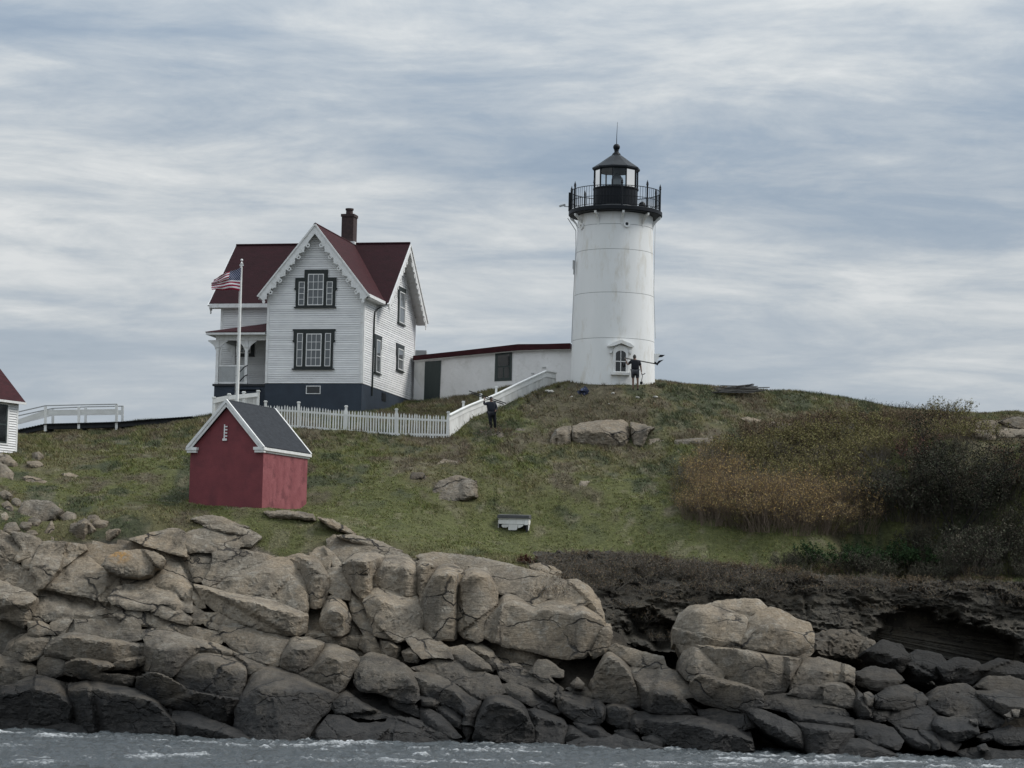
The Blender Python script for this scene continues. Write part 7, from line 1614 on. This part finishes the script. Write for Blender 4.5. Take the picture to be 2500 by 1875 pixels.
for px, row in ((1877,884),(1896,887),(1935,891),(1950,891),(1962,892),(1975,894),(1990,893),(2000,894),(2012,893),(2020,893),(2032,895),(2042,894),(2052,896),(2063,896),(2074,897),(1916,889)):
    Yk = 130.6; q = P(px*S2, row*S2, Yk); plant('crest', q[0], Yk, 0.9 if px > 1940 else 0.6)
for k in kinds:                                                        # spare prototypes that were never placed
    for i, p in enumerate(kinds[k]):
        if (k, i) not in used:
            for ch in list(p.children): bpy.data.objects.remove(ch)
            bpy.data.objects.remove(p)
# the tall dark shrub that stands above the thicket
def tall_shrub():
    q = hit(2065*S2, 1150*S2, 100); x, y = q[0], q[1]; g = float(gz(x, y)); root = tag(empty('tall_shrub', (x, y, g)), 'tall dark many-stemmed shrub rising above the thicket at right', 'shrub')
    rs = np.random.default_rng(77); tr = MB(); br = MB(); tips = []
    for i in range(7):
        a = 2*math.pi*i/7 + rs.uniform(-.3, .3); p = np.array([0.25*math.cos(a), 0.25*math.sin(a), -0.1]); sl = rs.uniform(0.65, 1.1); d = np.array([0.6*math.cos(a), 0.6*math.sin(a), 1.0]); pts = [p]; rr = [0.055]
        for k in range(5):
            d = d + rs.normal(0, 0.16, 3); d /= np.linalg.norm(d); p = p + d*0.98*sl; pts.append(p); rr.append(0.055*(1-0.16*(k+1)))
        tr.tube([tuple(v) for v in pts], rr, 6)
        for k in (2, 3, 4, 5):
            for _ in range(4):
                e = d*0.5 + rs.normal(0, 0.6, 3); e[2] = abs(e[2])*0.7 + 0.12; e /= np.linalg.norm(e); p1 = pts[k] + e*0.55; p2 = p1 + (e + rs.normal(0, 0.3, 3))*0.45; br.tube([tuple(pts[k]), tuple(p1), tuple(p2)], [0.022, 0.013, 0.006], 4); tips += [p1, p2, (p1+p2)/2]
    tr.build('trunk', mat('dark_bark', (0.040,0.036,0.033), (0.024,0.022,0.021), 10, 0.9), root); br.build('branch', MATS['dark_bark'], root)
    tips = np.array(tips); n = 13000; c = tips[rs.integers(0, len(tips), n)] + rs.normal(0, 0.23, (n, 3)); u = rs.normal(size=(n, 3)); u /= np.linalg.norm(u, axis=1, keepdims=True); v = np.cross(u, rs.normal(size=(n, 3))); v /= np.linalg.norm(v, axis=1, keepdims=True); s = rs.uniform(0.03, 0.065, n)[:, None]
    V = np.stack([c-u*s, c+v*s*0.55, c+u*s, c-v*s*0.55], 1); cl = np.array(DRK)[rs.integers(0, 4, n)]*rs.uniform(0.4, 1.0, (n, 1)); C_ = np.ones((n, 4, 4)); C_[:, :, :3] = cl[:, None]
    link('crown', np_mesh('crown', V.reshape(-1, 3), np.arange(n*4).reshape(-1, 4), leaf_m, C_.reshape(-1, 4)), None, root)
tall_shrub()
def single(name, label, cat, px, row, *a, **k):
    s, f = bush_meshes(*a, **k); q = hit(px*S2, row*S2, 96); o = tag(empty(name, (q[0], q[1], float(gz(q[0], q[1]))-0.03)), label, cat); link('stems', s, None, o)['kind'] = 'stuff'
    if f: link('foliage', f, None, o)['kind'] = 'stuff'
    return o
for i, (px, row, H, Rr, lab) in enumerate(((1800, 1222, 1.15, 1.5, 'left end of the low dark green mound below the lawn edge at right'), (1890, 1226, 1.45, 1.7, 'middle and highest of the dark green mounds at the lawn edge'), (1985, 1228, 1.25, 1.6, 'right dark green mound tucked against the shaded bushes'))):
    single('green_shrub', lab, 'shrub', px, row, 300+i, H, Rr, 70, 700, 5200, (0.03,0.035,0.022), GRN, leaf=0.042, lean=1.0, base_r=0.8)
plant('bramble', wk2.location.x + 0.1, wk2.location.y - 0.7, 1.0, 'dead bramble in front of the legs of the worker'); plant('heath', wk2.location.x + 0.5, wk2.location.y - 0.6, 0.8, 'low heath bush right beside the worker')
single('red_bush', 'small dark red bush at the lip of the whaleback rock', 'bush', 1136, 1219, 310, 0.55, 0.3, 26, 160, 700, (0.10,0.05,0.04), [(0.075,0.028,0.024), (0.06,0.03,0.022)], leaf=0.032)
single('pale_bush', 'small pale green bush against the right foot of the lighthouse', 'bush', 1428, 836, 311, 0.42, 0.3, 26, 160, 700, (0.12,0.11,0.09), [(0.20,0.21,0.14), (0.14,0.16,0.09)], leaf=0.03)
for i, (px, row, h) in enumerate(((1142, 872, .5), (1165, 862, .6), (1181, 853, .35), (1206, 838, .4), (1128, 884, .35), (1085, 888, .3))):
    single('weed', 'tall weed stalk against the board fence, ' + ('second from the bottom', 'third and tallest', 'just above the tallest', 'at the top end', 'nearest the worker', 'lowest of the row')[i], 'weed', px, row, 320+i, h, 0.12, 7, 60, 160, (0.06,0.06,0.04), OLI+DRK, leaf=0.03, lean=0.3)
